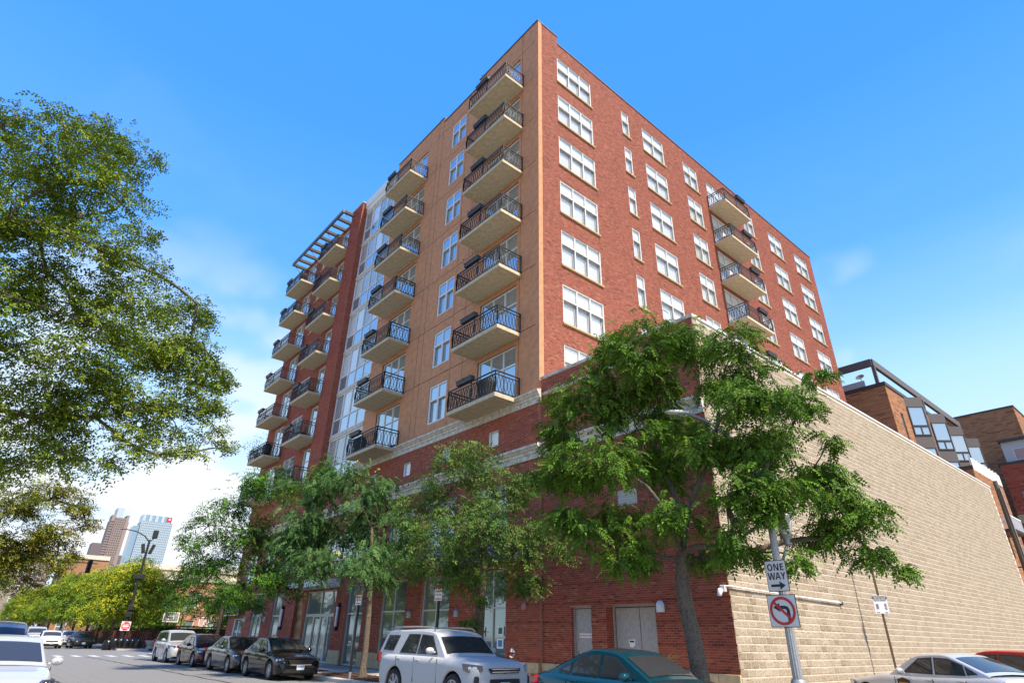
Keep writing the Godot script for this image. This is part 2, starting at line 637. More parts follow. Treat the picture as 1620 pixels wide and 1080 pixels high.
# kind: frame material, list of column widths (shares), list of row heights (shares, from the bottom), which rows are recessed sashes
func window(b: Node, f: Dictionary, s0: float, s1: float, v0: float, v1: float, d: float, cols: Array, rows: Array, o := {}) -> MeshInstance3D:
	var w := s1 - s0
	var h := v1 - v0
	var bar: float = o.get("bar", 0.052)
	var sash: bool = o.get("sash", true)
	var key := str([w, h, cols, rows, bar, sash])
	if not shapes.has(key):
		var mb := MB.new()
		var panes := []
		var lining := []
		mb.cbox(Vector3(bar / 2, h / 2, 0), Vector3(bar, h, 0.09), 0.006)
		mb.cbox(Vector3(w - bar / 2, h / 2, 0), Vector3(bar, h, 0.09), 0.006)
		mb.cbox(Vector3(w / 2, bar / 2, 0), Vector3(w - bar * 2 - 0.004, bar, 0.09), 0.006)
		mb.cbox(Vector3(w / 2, h - bar / 2, 0), Vector3(w - bar * 2 - 0.004, bar, 0.09), 0.006)
		var y := bar
		var total_r := 0.0
		for r in rows:
			total_r += r
		var total_c := 0.0
		for c in cols:
			total_c += c
		for j in rows.size():
			var rh: float = (h - bar * 2) * rows[j] / total_r
			var x := bar
			for i in cols.size():
				var cw: float = (w - bar * 2) * cols[i] / total_c
				var a := Vector2(x + (bar * 0.5 if i else 0.0), y + (bar * 0.5 if j else 0.0))
				var e := Vector2(x + cw - (bar * 0.5 if i < cols.size() - 1 else 0.0), y + rh - (bar * 0.5 if j < rows.size() - 1 else 0.0))
				var low := sash and j == 0
				var z := -0.10 if low else -0.012
				if low:  # the opening light: a thin sash set back behind the fixed frame
					var t := 0.035
					lining.append([a, e, z])
					mb.box(Vector3(a.x, a.y, z - 0.02), Vector3(a.x + t, e.y, z + 0.012))
					mb.box(Vector3(e.x - t, a.y, z - 0.02), Vector3(e.x, e.y, z + 0.012))
					mb.box(Vector3(a.x + t, a.y, z - 0.02), Vector3(e.x - t, a.y + t, z + 0.012))
					mb.box(Vector3(a.x + t, e.y - t, z - 0.02), Vector3(e.x - t, e.y, z + 0.012))
					a += Vector2(t, t)
					e -= Vector2(t, t)
				panes.append([a, e, z, j])
				if j == 0 and i:
					mb.box(Vector3(x - bar / 2, bar, -0.043), Vector3(x + bar / 2, h - bar, 0.043))
				x += cw
			if j:
				var x2 := bar
				for i in cols.size():
					var cw2: float = (w - bar * 2) * cols[i] / total_c
					mb.box(Vector3(x2 + (bar / 2 if i else 0.0), y - bar / 2, -0.041), Vector3(x2 + cw2 - (bar / 2 if i < cols.size() - 1 else 0.0), y + bar / 2, 0.041))
					x2 += cw2
			y += rh
		var glass := []
		for p in panes:
			var g := MB.new()
			g.box(Vector3(p[0].x, p[0].y, p[2] - 0.004), Vector3(p[1].x, p[1].y, p[2] + 0.004))
			var bl := MB.new()
			bl.box(Vector3(p[0].x, p[0].y, p[2] - 0.075), Vector3(p[1].x, p[1].y, p[2] - 0.065))
			glass.append([g.mesh(), p[3], bl.mesh()])
		var gk: ArrayMesh = null
		if lining.size():      # dark weather seals in the rebate of each opening light
			var gm := MB.new()
			for p in lining:
				for side in 4:
					var lo_ := Vector3(p[0].x, p[0].y, p[2] + 0.013)
					var hi_ := Vector3(p[1].x, p[1].y, -0.044)
					if side == 0:
						hi_.x = lo_.x + 0.012
					elif side == 1:
						lo_.x = hi_.x - 0.012
					elif side == 2:
						hi_.y = lo_.y + 0.012
					else:
						lo_.y = hi_.y - 0.012
					if side > 1:
						lo_.x += 0.0125
						hi_.x -= 0.0125
					gm.box(lo_, hi_)
			gk = gm.mesh()
		shapes[key] = [mb.mesh(), glass, gk]
	var win := inst(shapes[key][0], o.get("name", "window"), o.get("frame", mats.frame), b, place(f, s0, v0, -d))
	if shapes[key][2]:
		inst(shapes[key][2], "seal", mats.frame_dark, win)
	for g in shapes[key][1]:
		var back = o.get("back", null)
		if back is Array:      # a choice of what hangs behind each pane, lower rows first
			var list: Array = back[mini(g[1], back.size() - 1)]
			back = list[rng.randi() % list.size()]
		if back:
			inst(g[2], o.get("back_name", "blind"), back, win)
		var gm = o.get("glass", mats.pane)
		if gm is Array:
			gm = gm[mini(g[1], gm.size() - 1)]
		inst(g[0], "pane", gm, win)
	if o.get("sill", 0.0) > 0.0:
		var mb := MB.new()
		mb.cbox(Vector3(w / 2, -0.05, d + 0.02 - 0.05), Vector3(w + 0.16, 0.1, 0.2 + 0.06), 0.01)
		inst(mb.mesh(), "sill", mats.sill, win)
	return win


# ---- balconies -----------------------------------------------------------------------------------
func railing_mesh(w: float, d: float) -> ArrayMesh:
	var mb := MB.new()
	var top := 1.06
	var low := 0.07
	var mid := 0.90
	var runs := [[Vector3(0.04, 0, 0.02), Vector3(0.04, 0, d - 0.05)], [Vector3(0.04, 0, d - 0.05), Vector3(w - 0.04, 0, d - 0.05)], [Vector3(w - 0.04, 0, d - 0.05), Vector3(w - 0.04, 0, 0.02)]]
	for r in runs:
		var a: Vector3 = r[0]
		var b: Vector3 = r[1]
		var dir := (b - a).normalized()
		for y in [top, mid, low]:
			var t := 0.055 if y == top else 0.036
			mb.bar(a + Vector3.UP * y, b + Vector3.UP * y, t, t)
		for e in [a, b]:
			mb.bar(e, e + Vector3.UP * top, 0.05, 0.05)
		var length := (b - a).length()
		if length > 2.5:
			mb.bar((a + b) * 0.5, (a + b) * 0.5 + Vector3.UP * top, 0.05, 0.05)
		var count := int(round(length / 0.20))
		for i in count:
			var c := a + dir * (length * (i + 0.5) / count)
			var path := []
			for k in 13:
				var t := TAU * k / 12.0
				path.append(c + dir * (sin(t) * 0.19) + Vector3.UP * ((mid + low) * 0.5 - cos(t) * (mid - low) * 0.5))
			mb.tube(path, [0.017], 3, false)
	return mb.mesh()


var rails := {}


func balcony(b: Node, f: Dictionary, s0: float, s1: float, v: float, d := 1.48) -> void:
	var w := s1 - s0
	var key := "%.2f" % w
	if not rails.has(key):
		var mb := MB.new()
		mb.cbox(Vector3(w / 2, 0.1, d / 2), Vector3(w, 0.2, d), 0.015)
		var drip := MB.new()
		for e in [[0.08, w - 0.08, d - 0.10, d - 0.085], [0.08, 0.095, 0.05, d - 0.1], [w - 0.095, w - 0.08, 0.05, d - 0.1]]:
			drip.box(Vector3(e[0], -0.012, e[2]), Vector3(e[1], 0.004, e[3]))
		rails[key] = [mb.mesh(), railing_mesh(w, d), drip.mesh()]
	var slab := inst(rails[key][0], "balcony", mats.slab, b, place(f, s0, v, 0.004))
	inst(rails[key][2], "drip_edge", mats.slab, slab)
	inst(rails[key][1], "railing", mats.iron, slab, Transform3D(Basis(), Vector3(0, 0.2, 0)))


const STOREY := 3.42
const XB := -17.4       # the tower's side wall
const ZA := -16.37      # the front
const XP := -9.57       # the blank side wall of the low wing


func make_building() -> void:
	var b := thing("apartment_building", "tall red brick and orange stucco apartment building with many iron balconies", "building", Vector3.ZERO)
	var one := MB.new()
	# a brick: unit length and height, 7 mm proud of the mortar with softened edges
	var e := 0.015
	var q := [Vector3(-0.5, -0.5, 0), Vector3(0.5, -0.5, 0), Vector3(0.5, 0.5, 0), Vector3(-0.5, 0.5, 0)]
	var r := [Vector3(-0.5 + e, -0.5 + e * 3, 0.007), Vector3(0.5 - e, -0.5 + e * 3, 0.007), Vector3(0.5 - e, 0.5 - e * 3, 0.007), Vector3(-0.5 + e, 0.5 - e * 3, 0.007)]
	one.quad(r[0], r[1], r[2], r[3])
	for i in 4:
		one.quad(q[i], q[(i + 1) % 4], r[(i + 1) % 4], r[i])
	brick_mesh = one.mesh()
	var grain: Texture2D = texs["grain"]
	for i in 4:
		mat("brick_%d" % i, [Color(0.47, 0.094, 0.046), Color(0.41, 0.078, 0.040), Color(0.34, 0.062, 0.033), Color(0.24, 0.046, 0.028)][i], 0.88, {"tex": grain, "scale": 2.0})

	var FA := frame(Vector3(0, 0, ZA), Vector3.RIGHT, Vector3.BACK)
	var FL := frame(Vector3(0, 0, -16.22), Vector3.RIGHT, Vector3.BACK)      # the brick front left of the jog
	var FS := frame(Vector3(0, 0, -16.33), Vector3.RIGHT, Vector3.BACK)      # stucco
	var FR := frame(Vector3(0, 0, -16.30), Vector3.RIGHT, Vector3.BACK)      # far brick part
	var FB := frame(Vector3(XB, 0, 0), Vector3(0, 0, -1), Vector3.RIGHT)
	var FW := frame(Vector3(XP, 0, 0), Vector3(0, 0, -1), Vector3.RIGHT)

	# the inside, so that no daylight shines through
	var core := MB.new()
	core.box(Vector3(-53.2, 0.1, -53.2), Vector3(XB - 0.5, 35.4, -16.95))
	core.box(Vector3(XB - 0.45, 0.1, -53.2), Vector3(XP - 0.5, 11.0, -17.0))
	obj(core, "inner_rooms", mats.room, b)
	var roof := MB.new()
	roof.box(Vector3(-53.3, 35.45, -53.3), Vector3(XB - 0.31, 35.6, -16.7))
	obj(roof, "roof", mats.concrete, b)
	var roof2 := MB.new()
	roof2.box(Vector3(XB - 0.01, 11.05, -53.2), Vector3(XP - 0.31, 11.2, -16.68))
	obj(roof2, "low_roof", mats.concrete, b)
	var rear := MB.new()
	rear.box(Vector3(-53.4, 0, -53.45), Vector3(XB - 0.02, 35.95, -53.31))
	rear.box(Vector3(-53.5, 0, -53.4), Vector3(-53.36, 35.7, -16.5))
	rear.box(Vector3(XB - 0.01, 0.0, -53.42), Vector3(XP - 0.02, 11.9, -53.25))
	obj(rear, "rear_wall", mats.mortar, b)

	# --- low wing: brick front with two doors
	var doors := [[-15.84, -14.87, 0.15, 2.64], [-14.22, -12.20, 0.15, 2.66], [-13.43, -12.55, 5.74, 6.34]]
	var g := MB.new()
	var gb := set_back_courses(-17.30, XP, 0.83, 5.0, doors)
	wall_sheet(g, FA, -17.30, XP, 0.83, 11.80, doors, 0.42, gb)
	set_back_strips(g, FA, gb)
	var gw := obj(g, "garage_front", mats.mortar, b)
	bricks(gw, FA, -17.30, XP, 0.83, 11.02, doors, 0, 5.0, [-11.95, XP - 0.005, 1.15, 2.90])
	bricks(gw, FA, -17.30, XP, 11.19, 11.80, [], 0)
	for jb in [[-14.22, 16.37, 16.79], [-15.84, 16.37, 16.56]]:
		bricks(gw, frame(Vector3(jb[0] + 0.001, 0, 0), Vector3(0, 0, -1), Vector3.RIGHT), jb[1], jb[2], 0.15, 2.62, [], 0)
	base_course(b, FA, [[-17.30, -15.84], [-14.87, -14.22], [-12.20, XP]])
	strip(b, "string_course", mats.lintel, -17.28, XP, ZA, [Vector2(0, 11.03), Vector2(0.05, 11.03), Vector2(0.06, 11.17), Vector2(0, 11.19)])
	strip(b, "parapet_coping", mats.limestone, -17.30, XP + 0.06, ZA, [Vector2(-0.3, 11.81), Vector2(0.06, 11.81), Vector2(0.06, 11.93), Vector2(-0.3, 11.96)])
	cornice(b, -17.15, XP, ZA, 8.28, false)
	garage_doors(b, FA)

	# --- blank block wall on the side street
	block_wall(b, FW)

	# --- front, lower three floors left of the jog
	var low := []
	for x in [[-29.15, -26.75], [-25.37, -23.10], [-21.05, -19.23]]:
		low.append([x[0], x[1], 0.83, 4.10])
		low.append([x[0], x[1], 5.00, 7.05])
	for i in 4:
		low.append([-20.75 - 3.78 * i, -20.0 - 3.78 * i, 9.40, 10.17])
	low.append([-38.55, -34.45, 0.15, 3.95])
	low.append([-33.05, -31.05, 0.15, 4.10])
	low.append([-38.4, -31.2, 5.00, 7.05])
	var lw := MB.new()
	var lb := set_back_courses(-39.40, -17.30, 0.83, 4.3, low)
	wall_sheet(lw, FL, -39.40, -17.30, 0.83, 10.72, low, 0.22, lb)
	set_back_strips(lw, FL, lb)
	lw.quad(at(FL, -17.30, 0.15), at(FA, -17.30, 0.15), at(FA, -17.30, 11.0), at(FL, -17.30, 11.0))
	var lf := obj(lw, "lower_front", mats.mortar, b)
	bricks(lf, FL, -39.40, -17.30, 0.83, 8.28, low, 0, 4.3)
	bricks(lf, FL, -39.40, -17.30, 8.93, 10.70, low, 0)
	base_course(b, FL, [[-39.40, -38.55], [-34.45, -33.05], [-31.05, -17.30]])
	cornice(b, -39.40, -17.14, -16.22, 8.28, true)
	cornice(b, -34.40, -17.14, -16.22, 10.70, true)
	for x in [[-29.15, -26.75], [-25.37, -23.10], [-21.05, -19.23]]:
		window(b, FL, x[0], x[1], 0.83, 4.10, 0.14, [1, 1], [1.85, 1.42], {"name": "shop_window", "frame": mats.alu, "glass": mats.pane_shop, "sash": false, "bar": 0.07})
		window(b, FL, x[0], x[1], 5.00, 7.05, 0.14, [1, 1], [1.3, 0.7], {"frame": mats.alu, "glass": mats.pane_sky, "sash": false})
		var l := MB.new()
		l.cbox(Vector3((x[0] + x[1]) / 2, 7.29, -16.20), Vector3(x[1] - x[0] + 0.3, 0.46, 0.1), 0.01)
		obj(l, "lintel", mats.lintel, b)
	window(b, FL, -38.4, -31.2, 5.00, 7.05, 0.14, [1, 1, 1, 1], [1.3, 0.7], {"frame": mats.alu, "glass": mats.pane_sky, "sash": false})
	for i in 4:
		window(b, FL, -20.75 - 3.78 * i, -20.0 - 3.78 * i, 9.40, 10.17, 0.10, [1], [1], {"sash": false, "glass": mats.pane, "back": mats.blind, "bar": 0.05})
	entrance(b, FL)
	var aw := MB.new()
	aw.cbox(Vector3(-24.3, 4.55, -15.75), Vector3(13.2, 0.55, 0.9), 0.03)
	obj(aw, "awning", mats.awning, b)

	stucco_front(b, FS)
	side_front(b, FB)
	far_part(b, FR)


func base_course(b: Node, f: Dictionary, spans: Array) -> void:
	# blocks of buff stone below the brick
	for s in spans:
		var n := maxi(1, int(round((s[1] - s[0]) / 0.62)))
		for j in 2:
			for i in n:
				var a: float = s[0] + (s[1] - s[0]) * i / n
				var c: float = s[0] + (s[1] - s[0]) * (i + 1) / n
				var mb := MB.new()
				mb.cbox(Vector3(0, 0, -0.10), Vector3(c - a - 0.008, 0.332 if j == 0 else 0.338, 0.30), 0.008)
				inst(mb.mesh(), "base_stone", mats.base_stone, b, place(f, (a + c) / 2, 0.15 + 0.17 + 0.34 * j, 0.01 + 0.02 * (1 - j)))


func cornice(b: Node, x0: float, x1: float, z: float, y: float, fine: bool) -> void:
	# lengths of moulded limestone with open joints
	var prof := [Vector2(0, y), Vector2(0.06, y), Vector2(0.06, y + 0.20), Vector2(0.10, y + 0.22), Vector2(0.10, y + 0.33), Vector2(0.15, y + 0.37), Vector2(0.19, y + 0.44), Vector2(0.24, y + 0.47), Vector2(0.24, y + 0.57), Vector2(0.0, y + 0.63)]
	var n := maxi(1, int(round((x1 - x0) / 1.9)))
	for i in n:
		var a := x0 + (x1 - x0) * i / n
		var c := x0 + (x1 - x0) * (i + 1) / n
		strip(b, "cornice_stone", mats.limestone, a + 0.005, c - (0.005 if i < n - 1 else 0.0), z, prof)


func garage_doors(b: Node, f: Dictionary) -> void:
	var mb := MB.new()
	for e in [[-15.84, -14.87, 2.64, 0.20], [-14.22, -12.20, 2.66, 0.42]]:
		var d: float = e[3]
		mb.box(at(f, e[0], 0.15, -d - 0.02), at(f, e[0] + 0.06, e[2], -d + 0.06))
		mb.box(at(f, e[1] - 0.06, 0.15, -d - 0.02), at(f, e[1], e[2], -d + 0.06))
		mb.box(at(f, e[0] + 0.06, e[2] - 0.06, -d - 0.02), at(f, e[1] - 0.06, e[2], -d + 0.06))
	obj(mb, "door_frame", mats.door_grey, b)
	var one := MB.new()
	one.cbox(at(f, -15.355, 1.36, -0.205), Vector3(0.83, 2.40, 0.045), 0.004)
	var d1 := obj(one, "door", mats.door_grey, b)
	var k := MB.new()
	k.tube([at(f, -15.68, 1.15, -0.18), at(f, -15.68, 1.15, -0.12)], [0.028], 10)
	obj(k, "knob", mats.galv, d1)
	var sg := MB.new()
	sg.box(at(f, -15.62, 1.66, -0.182), at(f, -15.0, 1.79, -0.176))
	var s1 := obj(sg, "notice", mats.white, d1)
	words("ELECTRICAL ROOM", 0.055, "lettering", mats.red_paint, s1, place(f, -15.31, 1.725, -0.1735), 0.002)
	for i in 2:
		var l := MB.new()
		l.cbox(at(f, -13.635 + 0.85 * i - (0.0 if i else 0.0), 1.36, -0.43), Vector3(0.985 if i == 0 else 0.66, 2.42, 0.045), 0.004)
		var dd := obj(l, "double_door", mats.door_grey, b)
		if i == 0:
			var p := MB.new()
			p.box(at(f, -13.66, 0.98, -0.407), at(f, -13.36, 1.30, -0.402))
			var np := obj(p, "notice", mats.white, dd)
			var ps := MB.new()
			ps.box(at(f, -13.62, 1.02, -0.4015), at(f, -13.42, 1.06, -0.399))
			ps.box(at(f, -13.50, 1.14, -0.4015), at(f, -13.42, 1.25, -0.399))
			obj(ps, "print", mats.black, np)
			var st := MB.new()
			st.prism(PackedVector2Array([Vector2(-0.14, 0.1), Vector2(0.13, 0.12), Vector2(0.11, -0.06), Vector2(0.02, -0.12), Vector2(-0.09, -0.10)]), place(f, -13.51, 1.52, -0.407), 0.003)
			var sticker := obj(st, "sticker", mats.white, dd)
			var sb := MB.new()
			sb.box(at(f, -13.60, 1.55, -0.4035), at(f, -13.42, 1.60, -0.401))
			obj(sb, "print", mats.black, sticker)
	# louvred vent high on the wall
	for i in 7:
		var l := MB.new()
		l.obox(at(f, -12.99, 5.80 + 0.085 * i, -0.06), Vector3(0.86, 0.012, 0.13), Basis(Vector3.RIGHT, -0.7))
		obj(l, "louvre", mats.white, b)


func block_variants() -> Array:
	var out := []
	var f := FastNoiseLite.new()
	f.frequency = 5.0
	f.fractal_octaves = 3
	for k in 8:
		f.seed = 100 + k
		var mb := MB.new()
		var nx := 13
		var ny := 6
		var rows := []
		for j in ny + 1:
			var row := PackedVector3Array()
			for i in nx + 1:
				var x := -0.197 + 0.394 * i / nx
				var y := -0.0945 + 0.189 * j / ny
				var edge := i == 0 or j == 0 or i == nx or j == ny
				var z := 0.001 if edge else 0.011 + 0.012 * f.get_noise_2d(x * 1.4, y * 1.0) + 0.014 * f.get_noise_2d(x * 6.0 + 7.0, y * 5.0)
				row.append(Vector3(x + (0.0 if edge else f.get_noise_2d(y * 9, x * 9) * 0.01), y, maxf(z, 0.001)))
			rows.append(row)
		for j in ny:   # flat faces: broken stone
			for i in nx:
				var a: Vector3 = rows[j][i]
				var c: Vector3 = rows[j + 1][i + 1]
				if (i + j + k) % 2:
					mb.tri(a, rows[j][i + 1], c)
					mb.tri(a, c, rows[j + 1][i])
				else:
					mb.tri(a, rows[j][i + 1], rows[j + 1][i])
					mb.tri(rows[j][i + 1], c, rows[j + 1][i])
		out.append(mb.mesh())
	return out


const BLOCK_TONES := [Color(0.46, 0.372, 0.264), Color(0.44, 0.350, 0.245), Color(0.48, 0.388, 0.280), Color(0.42, 0.335, 0.232), Color(0.50, 0.405, 0.290)]


func block_wall(b: Node, f: Dictionary) -> void:
	var s0 := 16.37
	var s1 := 53.45
	var sheet := MB.new()
	wall_sheet(sheet, f, s0, s1, 0.1, 11.86, [])
	var w := obj(sheet, "block_side_wall", mats.block_joint, b)
	var grain: Texture2D = texs["grain"]
	for i in 4:
		mat("block_%d" % i, [Color(0.47, 0.375, 0.265), Color(0.42, 0.330, 0.226), Color(0.52, 0.425, 0.310), Color(0.36, 0.280, 0.190)][i], 0.93, {"tex": grain, "scale": 1.6})
	var kinds := block_variants()
	var bufs := []
	for k in kinds:
		bufs.append(PackedFloat32Array())
	var singles := 0
	for c in 57:
		var v := 0.25 + c * 0.2032
		var m := 0
		while true:
			var s := s0 + (0.0 if c % 2 else 0.2032) + 0.2032 + m * 0.4064
			m += 1
			if s + 0.2 > s1:
				break
			var t := place(f, s, v)
			var k := rng.randi() % kinds.size()
			if singles < 300 and c > 2 and c < 22 and s < 23.0:
				inst(kinds[k], "block", mats["block_%d" % [0, 0, 1, 2, 2, 3][rng.randi() % 6]], w, t)
				singles += 1
			else:
				var col: Color = BLOCK_TONES[rng.randi() % BLOCK_TONES.size()]
				slot(bufs[k], t, col)
	for k in kinds.size():
		many(kinds[k], "blockwork", mats.block, w, bufs[k])
	# half blocks at the corner, flush metal coping on top
	for c in 57:
		if c % 2 == 1:
			continue
		var hb := MB.new()
		hb.cbox(Vector3(0, 0, 0.006), Vector3(0.19, 0.19, 0.02), 0.006)
		inst(hb.mesh(), "half_block", mats["block_%d" % (c % 4)], w, place(f, s0 + 0.1016, 0.25 + c * 0.2032))
	var cp := MB.new()
	cp.cbox(at(f, (s0 + s1) / 2 + 0.2, 11.90, -0.13), Vector3(0.36, 0.11, s1 - s0 - 0.3), 0.012)
	obj(cp, "metal_coping", mats.coping, b)


func entrance(b: Node, f: Dictionary) -> void:
	window(b, f, -38.55, -34.45, 2.62, 3.95, 0.14, [1, 1], [1], {"name": "transom_window", "frame": mats.alu, "glass": mats.pane_shop, "sash": false, "bar": 0.07})
	window(b, f, -38.55, -37.35, 0.15, 2.62, 0.14, [1], [1], {"name": "side_light", "frame": mats.alu, "glass": mats.pane_shop, "sash": false, "bar": 0.08})
	for i in 3:
		var d := window(b, f, -37.35 + 0.966 * i, -36.385 + 0.966 * i, 0.15, 2.62, 0.14, [1], [1], {"name": "glass_door", "frame": mats.alu, "glass": mats.pane_shop, "sash": false, "bar": 0.10})
		var h := MB.new()
		h.tube([Vector3(0.14, 0.75, 0.08), Vector3(0.14, 1.55, 0.08)], [0.016], 8)
		inst(h.mesh(), "handle", mats.galv, d)
	words("1201", 0.30, "house_number", mats.white, b, place(f, -35.35, 3.30, -0.09), 0.01)
	window(b, f, -33.05, -31.05, 0.15, 4.10, 0.18, [1, 1], [2.45, 1.4], {"name": "shop_window", "frame": mats.alu, "glass": mats.pane_shop, "sash": false, "bar": 0.07})
	var c := MB.new()
	c.cbox(Vector3(-36.5, 4.27, -15.6), Vector3(4.7, 0.42, 1.25), 0.02)
	var cn := obj(c, "entrance_canopy", mats.coping, b)
	for i in 3:
		var s := MB.new()
		s.tube([Vector3(-37.8 + 1.25 * i, 4.02, -15.3), Vector3(-37.8 + 1.25 * i, 4.06, -15.3)], [0.09], 10)
		obj(s, "downlight", mats.black, cn)


func stucco_front(b: Node, f: Dictionary) -> void:
	# the stucco is cut into panels by open joints
	var y0 := 11.33
	var holes := []
	for j in 7:
		var y := STOREY * j
		holes.append([-22.03, -19.03, 11.25 + y, 14.2 + y])
		holes.append([-26.46, -24.76, 11.95 + y, 14.2 + y])
		holes.append([-32.6, -29.65, 11.25 + y, 14.2 + y])
	var back := MB.new()
	var fj := frame(f.o - Vector3(0, 0, 0.03), f.u, f.n)
	wall_sheet(back, fj, -34.3, XB, 11.2, 35.9, holes, 0.15)
	obj(back, "joint_backing", mats.joint, b)
	var merge := [[-34.3, -28.25, 36.55, 0.0], [-28.25, -27.68, 36.6, 0.0], [-27.68, -23.4, 36.12, -0.012], [-23.4, XB, 36.72, 0.0]]
	# joints: verticals at these x, horizontals just under each floor
	var cols := [-34.3, -28.25, -27.68, -24.55, -23.4, -18.82, XB]
	for i in cols.size() - 1:
		var top := 36.72
		for m in merge:
			if (cols[i] + cols[i + 1]) * 0.5 > m[0] and (cols[i] + cols[i + 1]) * 0.5 < m[1]:
				top = m[2]
		var ys := [y0]
		for j in range(1, 7):
			ys.append(11.32 + STOREY * j)
		ys.append(35.0)
		ys.append(top)
		for j in ys.size() - 1:
			var p := MB.new()
			panel(p, f, cols[i] + (0.02 if i else 0.0), cols[i + 1] - (0.02 if i < cols.size() - 2 else 0.0), ys[j] + (0.02 if j else 0.0), ys[j + 1] - (0.02 if j < ys.size() - 2 else 0.0), holes)
			obj(p, "stucco_panel", mats.stucco, b)
	# the stucco returns a hand's breadth round the corner
	var ret := MB.new()
	ret.box(Vector3(XB - 0.2, 11.33, -16.62), Vector3(XB + 0.03, 36.72, -16.332))
	obj(ret, "corner_return", mats.stucco, b)
	for m in merge:
		var c := MB.new()
		c.box(Vector3(m[0] + 0.004, m[2] + 0.001, -16.72), Vector3(m[1] - 0.004 + (0.05 if m[1] == XB else 0.0), m[2] + 0.07, -16.27))
		c.box(Vector3(m[0] + 0.01, 35.5, -16.68), Vector3(m[1] - 0.01, m[2], -16.40))
		obj(c, "roof_cap", mats.cap_dark, b)
	for j in 7:
		var y := STOREY * j
		for x in [[-22.03, -19.03, -22.35, -18.66], [-32.6, -29.65, -33.0, -29.38]]:
			window(b, f, x[0], x[1], 11.25 + y, 14.2 + y, 0.13, [1, 1, 1], [2.0, 0.95], {"name": "balcony_door", "glass": mats.pane_sky, "back": [[null], [null]], "back_name": "curtain", "sash": false})
			balcony(b, frame(Vector3(0, 0, -16.33), Vector3.RIGHT, Vector3.BACK), x[2], x[3], 11.05 + y)
		window(b, f, -26.46, -24.76, 11.95 + y, 14.2 + y, 0.08, [1, 1], [1.4, 0.85], {"glass": [mats.pane_sky, mats.pane_sky], "back": [[null], [null]], "bar": 0.09})


func panel(mb: MB, f: Dictionary, s0: float, s1: float, v0: float, v1: float, holes: Array) -> void:
	# a stucco panel 30 mm thick with its edges
	var hs := []
	for h in holes:
		if h[0] < s1 and h[1] > s0 and h[2] < v1 and h[3] > v0:
			hs.append([maxf(h[0], s0 - 0.01), minf(h[1], s1 + 0.01), maxf(h[2], v0 - 0.01), minf(h[3], v1 + 0.01)])
	wall_sheet(mb, f, s0, s1, v0, v1, hs, 0.029)
	for e in [[s0, v0, s1, v0], [s1, v0, s1, v1], [s1, v1, s0, v1], [s0, v1, s0, v0]]:
		mb.quad(at(f, e[0], e[1], -0.029), at(f, e[2], e[3], -0.029), at(f, e[2], e[3]), at(f, e[0], e[1]))


func side_front(b: Node, f: Dictionary) -> void:
	var cols := [[18.0, 21.1, 3], [24.3, 25.05, 1], [26.6, 29.05, 2], [31.6, 33.42, 2], [34.75, 38.0, 0], [40.1, 41.88, 2], [44.6, 47.0, 2], [49.5, 52.05, 2]]
	var holes := []
	for j in 7:
		var y := STOREY * j
		for c in cols:
			holes.append([c[0], c[1], (11.25 if c[2] == 0 else 11.95) + y, 14.2 + y])
	var w := MB.new()
	wall_sheet(w, f, 16.62, 53.42, 10.9, 36.0, holes, 0.13)
	w.quad(at(f, 16.62, 36.0), at(f, 18.03, 36.0), at(f, 18.03, 36.7), at(f, 16.62, 36.7))
	w.quad(at(f, 18.03, 36.7), at(f, 18.03, 36.0), at(f, 18.03, 36.0, -1.2), at(f, 18.03, 36.7, -1.2))
	var sw := obj(w, "side_brick_wall", mats.mortar, b)
	bricks(sw, f, 16.62, 53.42, 11.0, 35.98, holes, 1)
	bricks(sw, f, 16.62, 18.03, 35.98, 36.7, [], 1)
	var cap := MB.new()
	cap.box(at(f, 16.3, 36.70, -0.36), at(f, 18.07, 36.77, 0.05))
	cap.box(at(f, 18.08, 36.0, -0.36), at(f, 53.5, 36.07, 0.05))
	cap.box(at(f, 18.08, 35.5, -0.30), at(f, 53.4, 35.999, -0.02))
	obj(cap, "roof_cap", mats.cap_dark, b)
	for j in 7:
		var y := STOREY * j
		for c in cols:
			if c[2] == 0:
				window(b, f, c[0], c[1], 11.25 + y, 14.2 + y, 0.10, [1, 1, 1], [2.0, 0.95], {"name": "balcony_door", "glass": mats.pane, "back": [[mats.shade, mats.curtain], [mats.blind]], "sash": false})
				balcony(b, frame(f.o, f.u, f.n), 34.5, 38.2, 11.05 + y, 1.45)
			else:
				var lights := []
				lights.resize(c[2])
				lights.fill(1)
				window(b, f, c[0], c[1], 11.95 + y, 14.2 + y, 0.06, lights, [1.42, 0.83], {"sill": 1.0, "back": [[mats.shade, mats.shade, mats.shade, mats.blind] if c[2] != 2 or c[0] < 30 or c[0] > 43 else [mats.shade, mats.curtain], [mats.blind]], "glass": mats.pane})


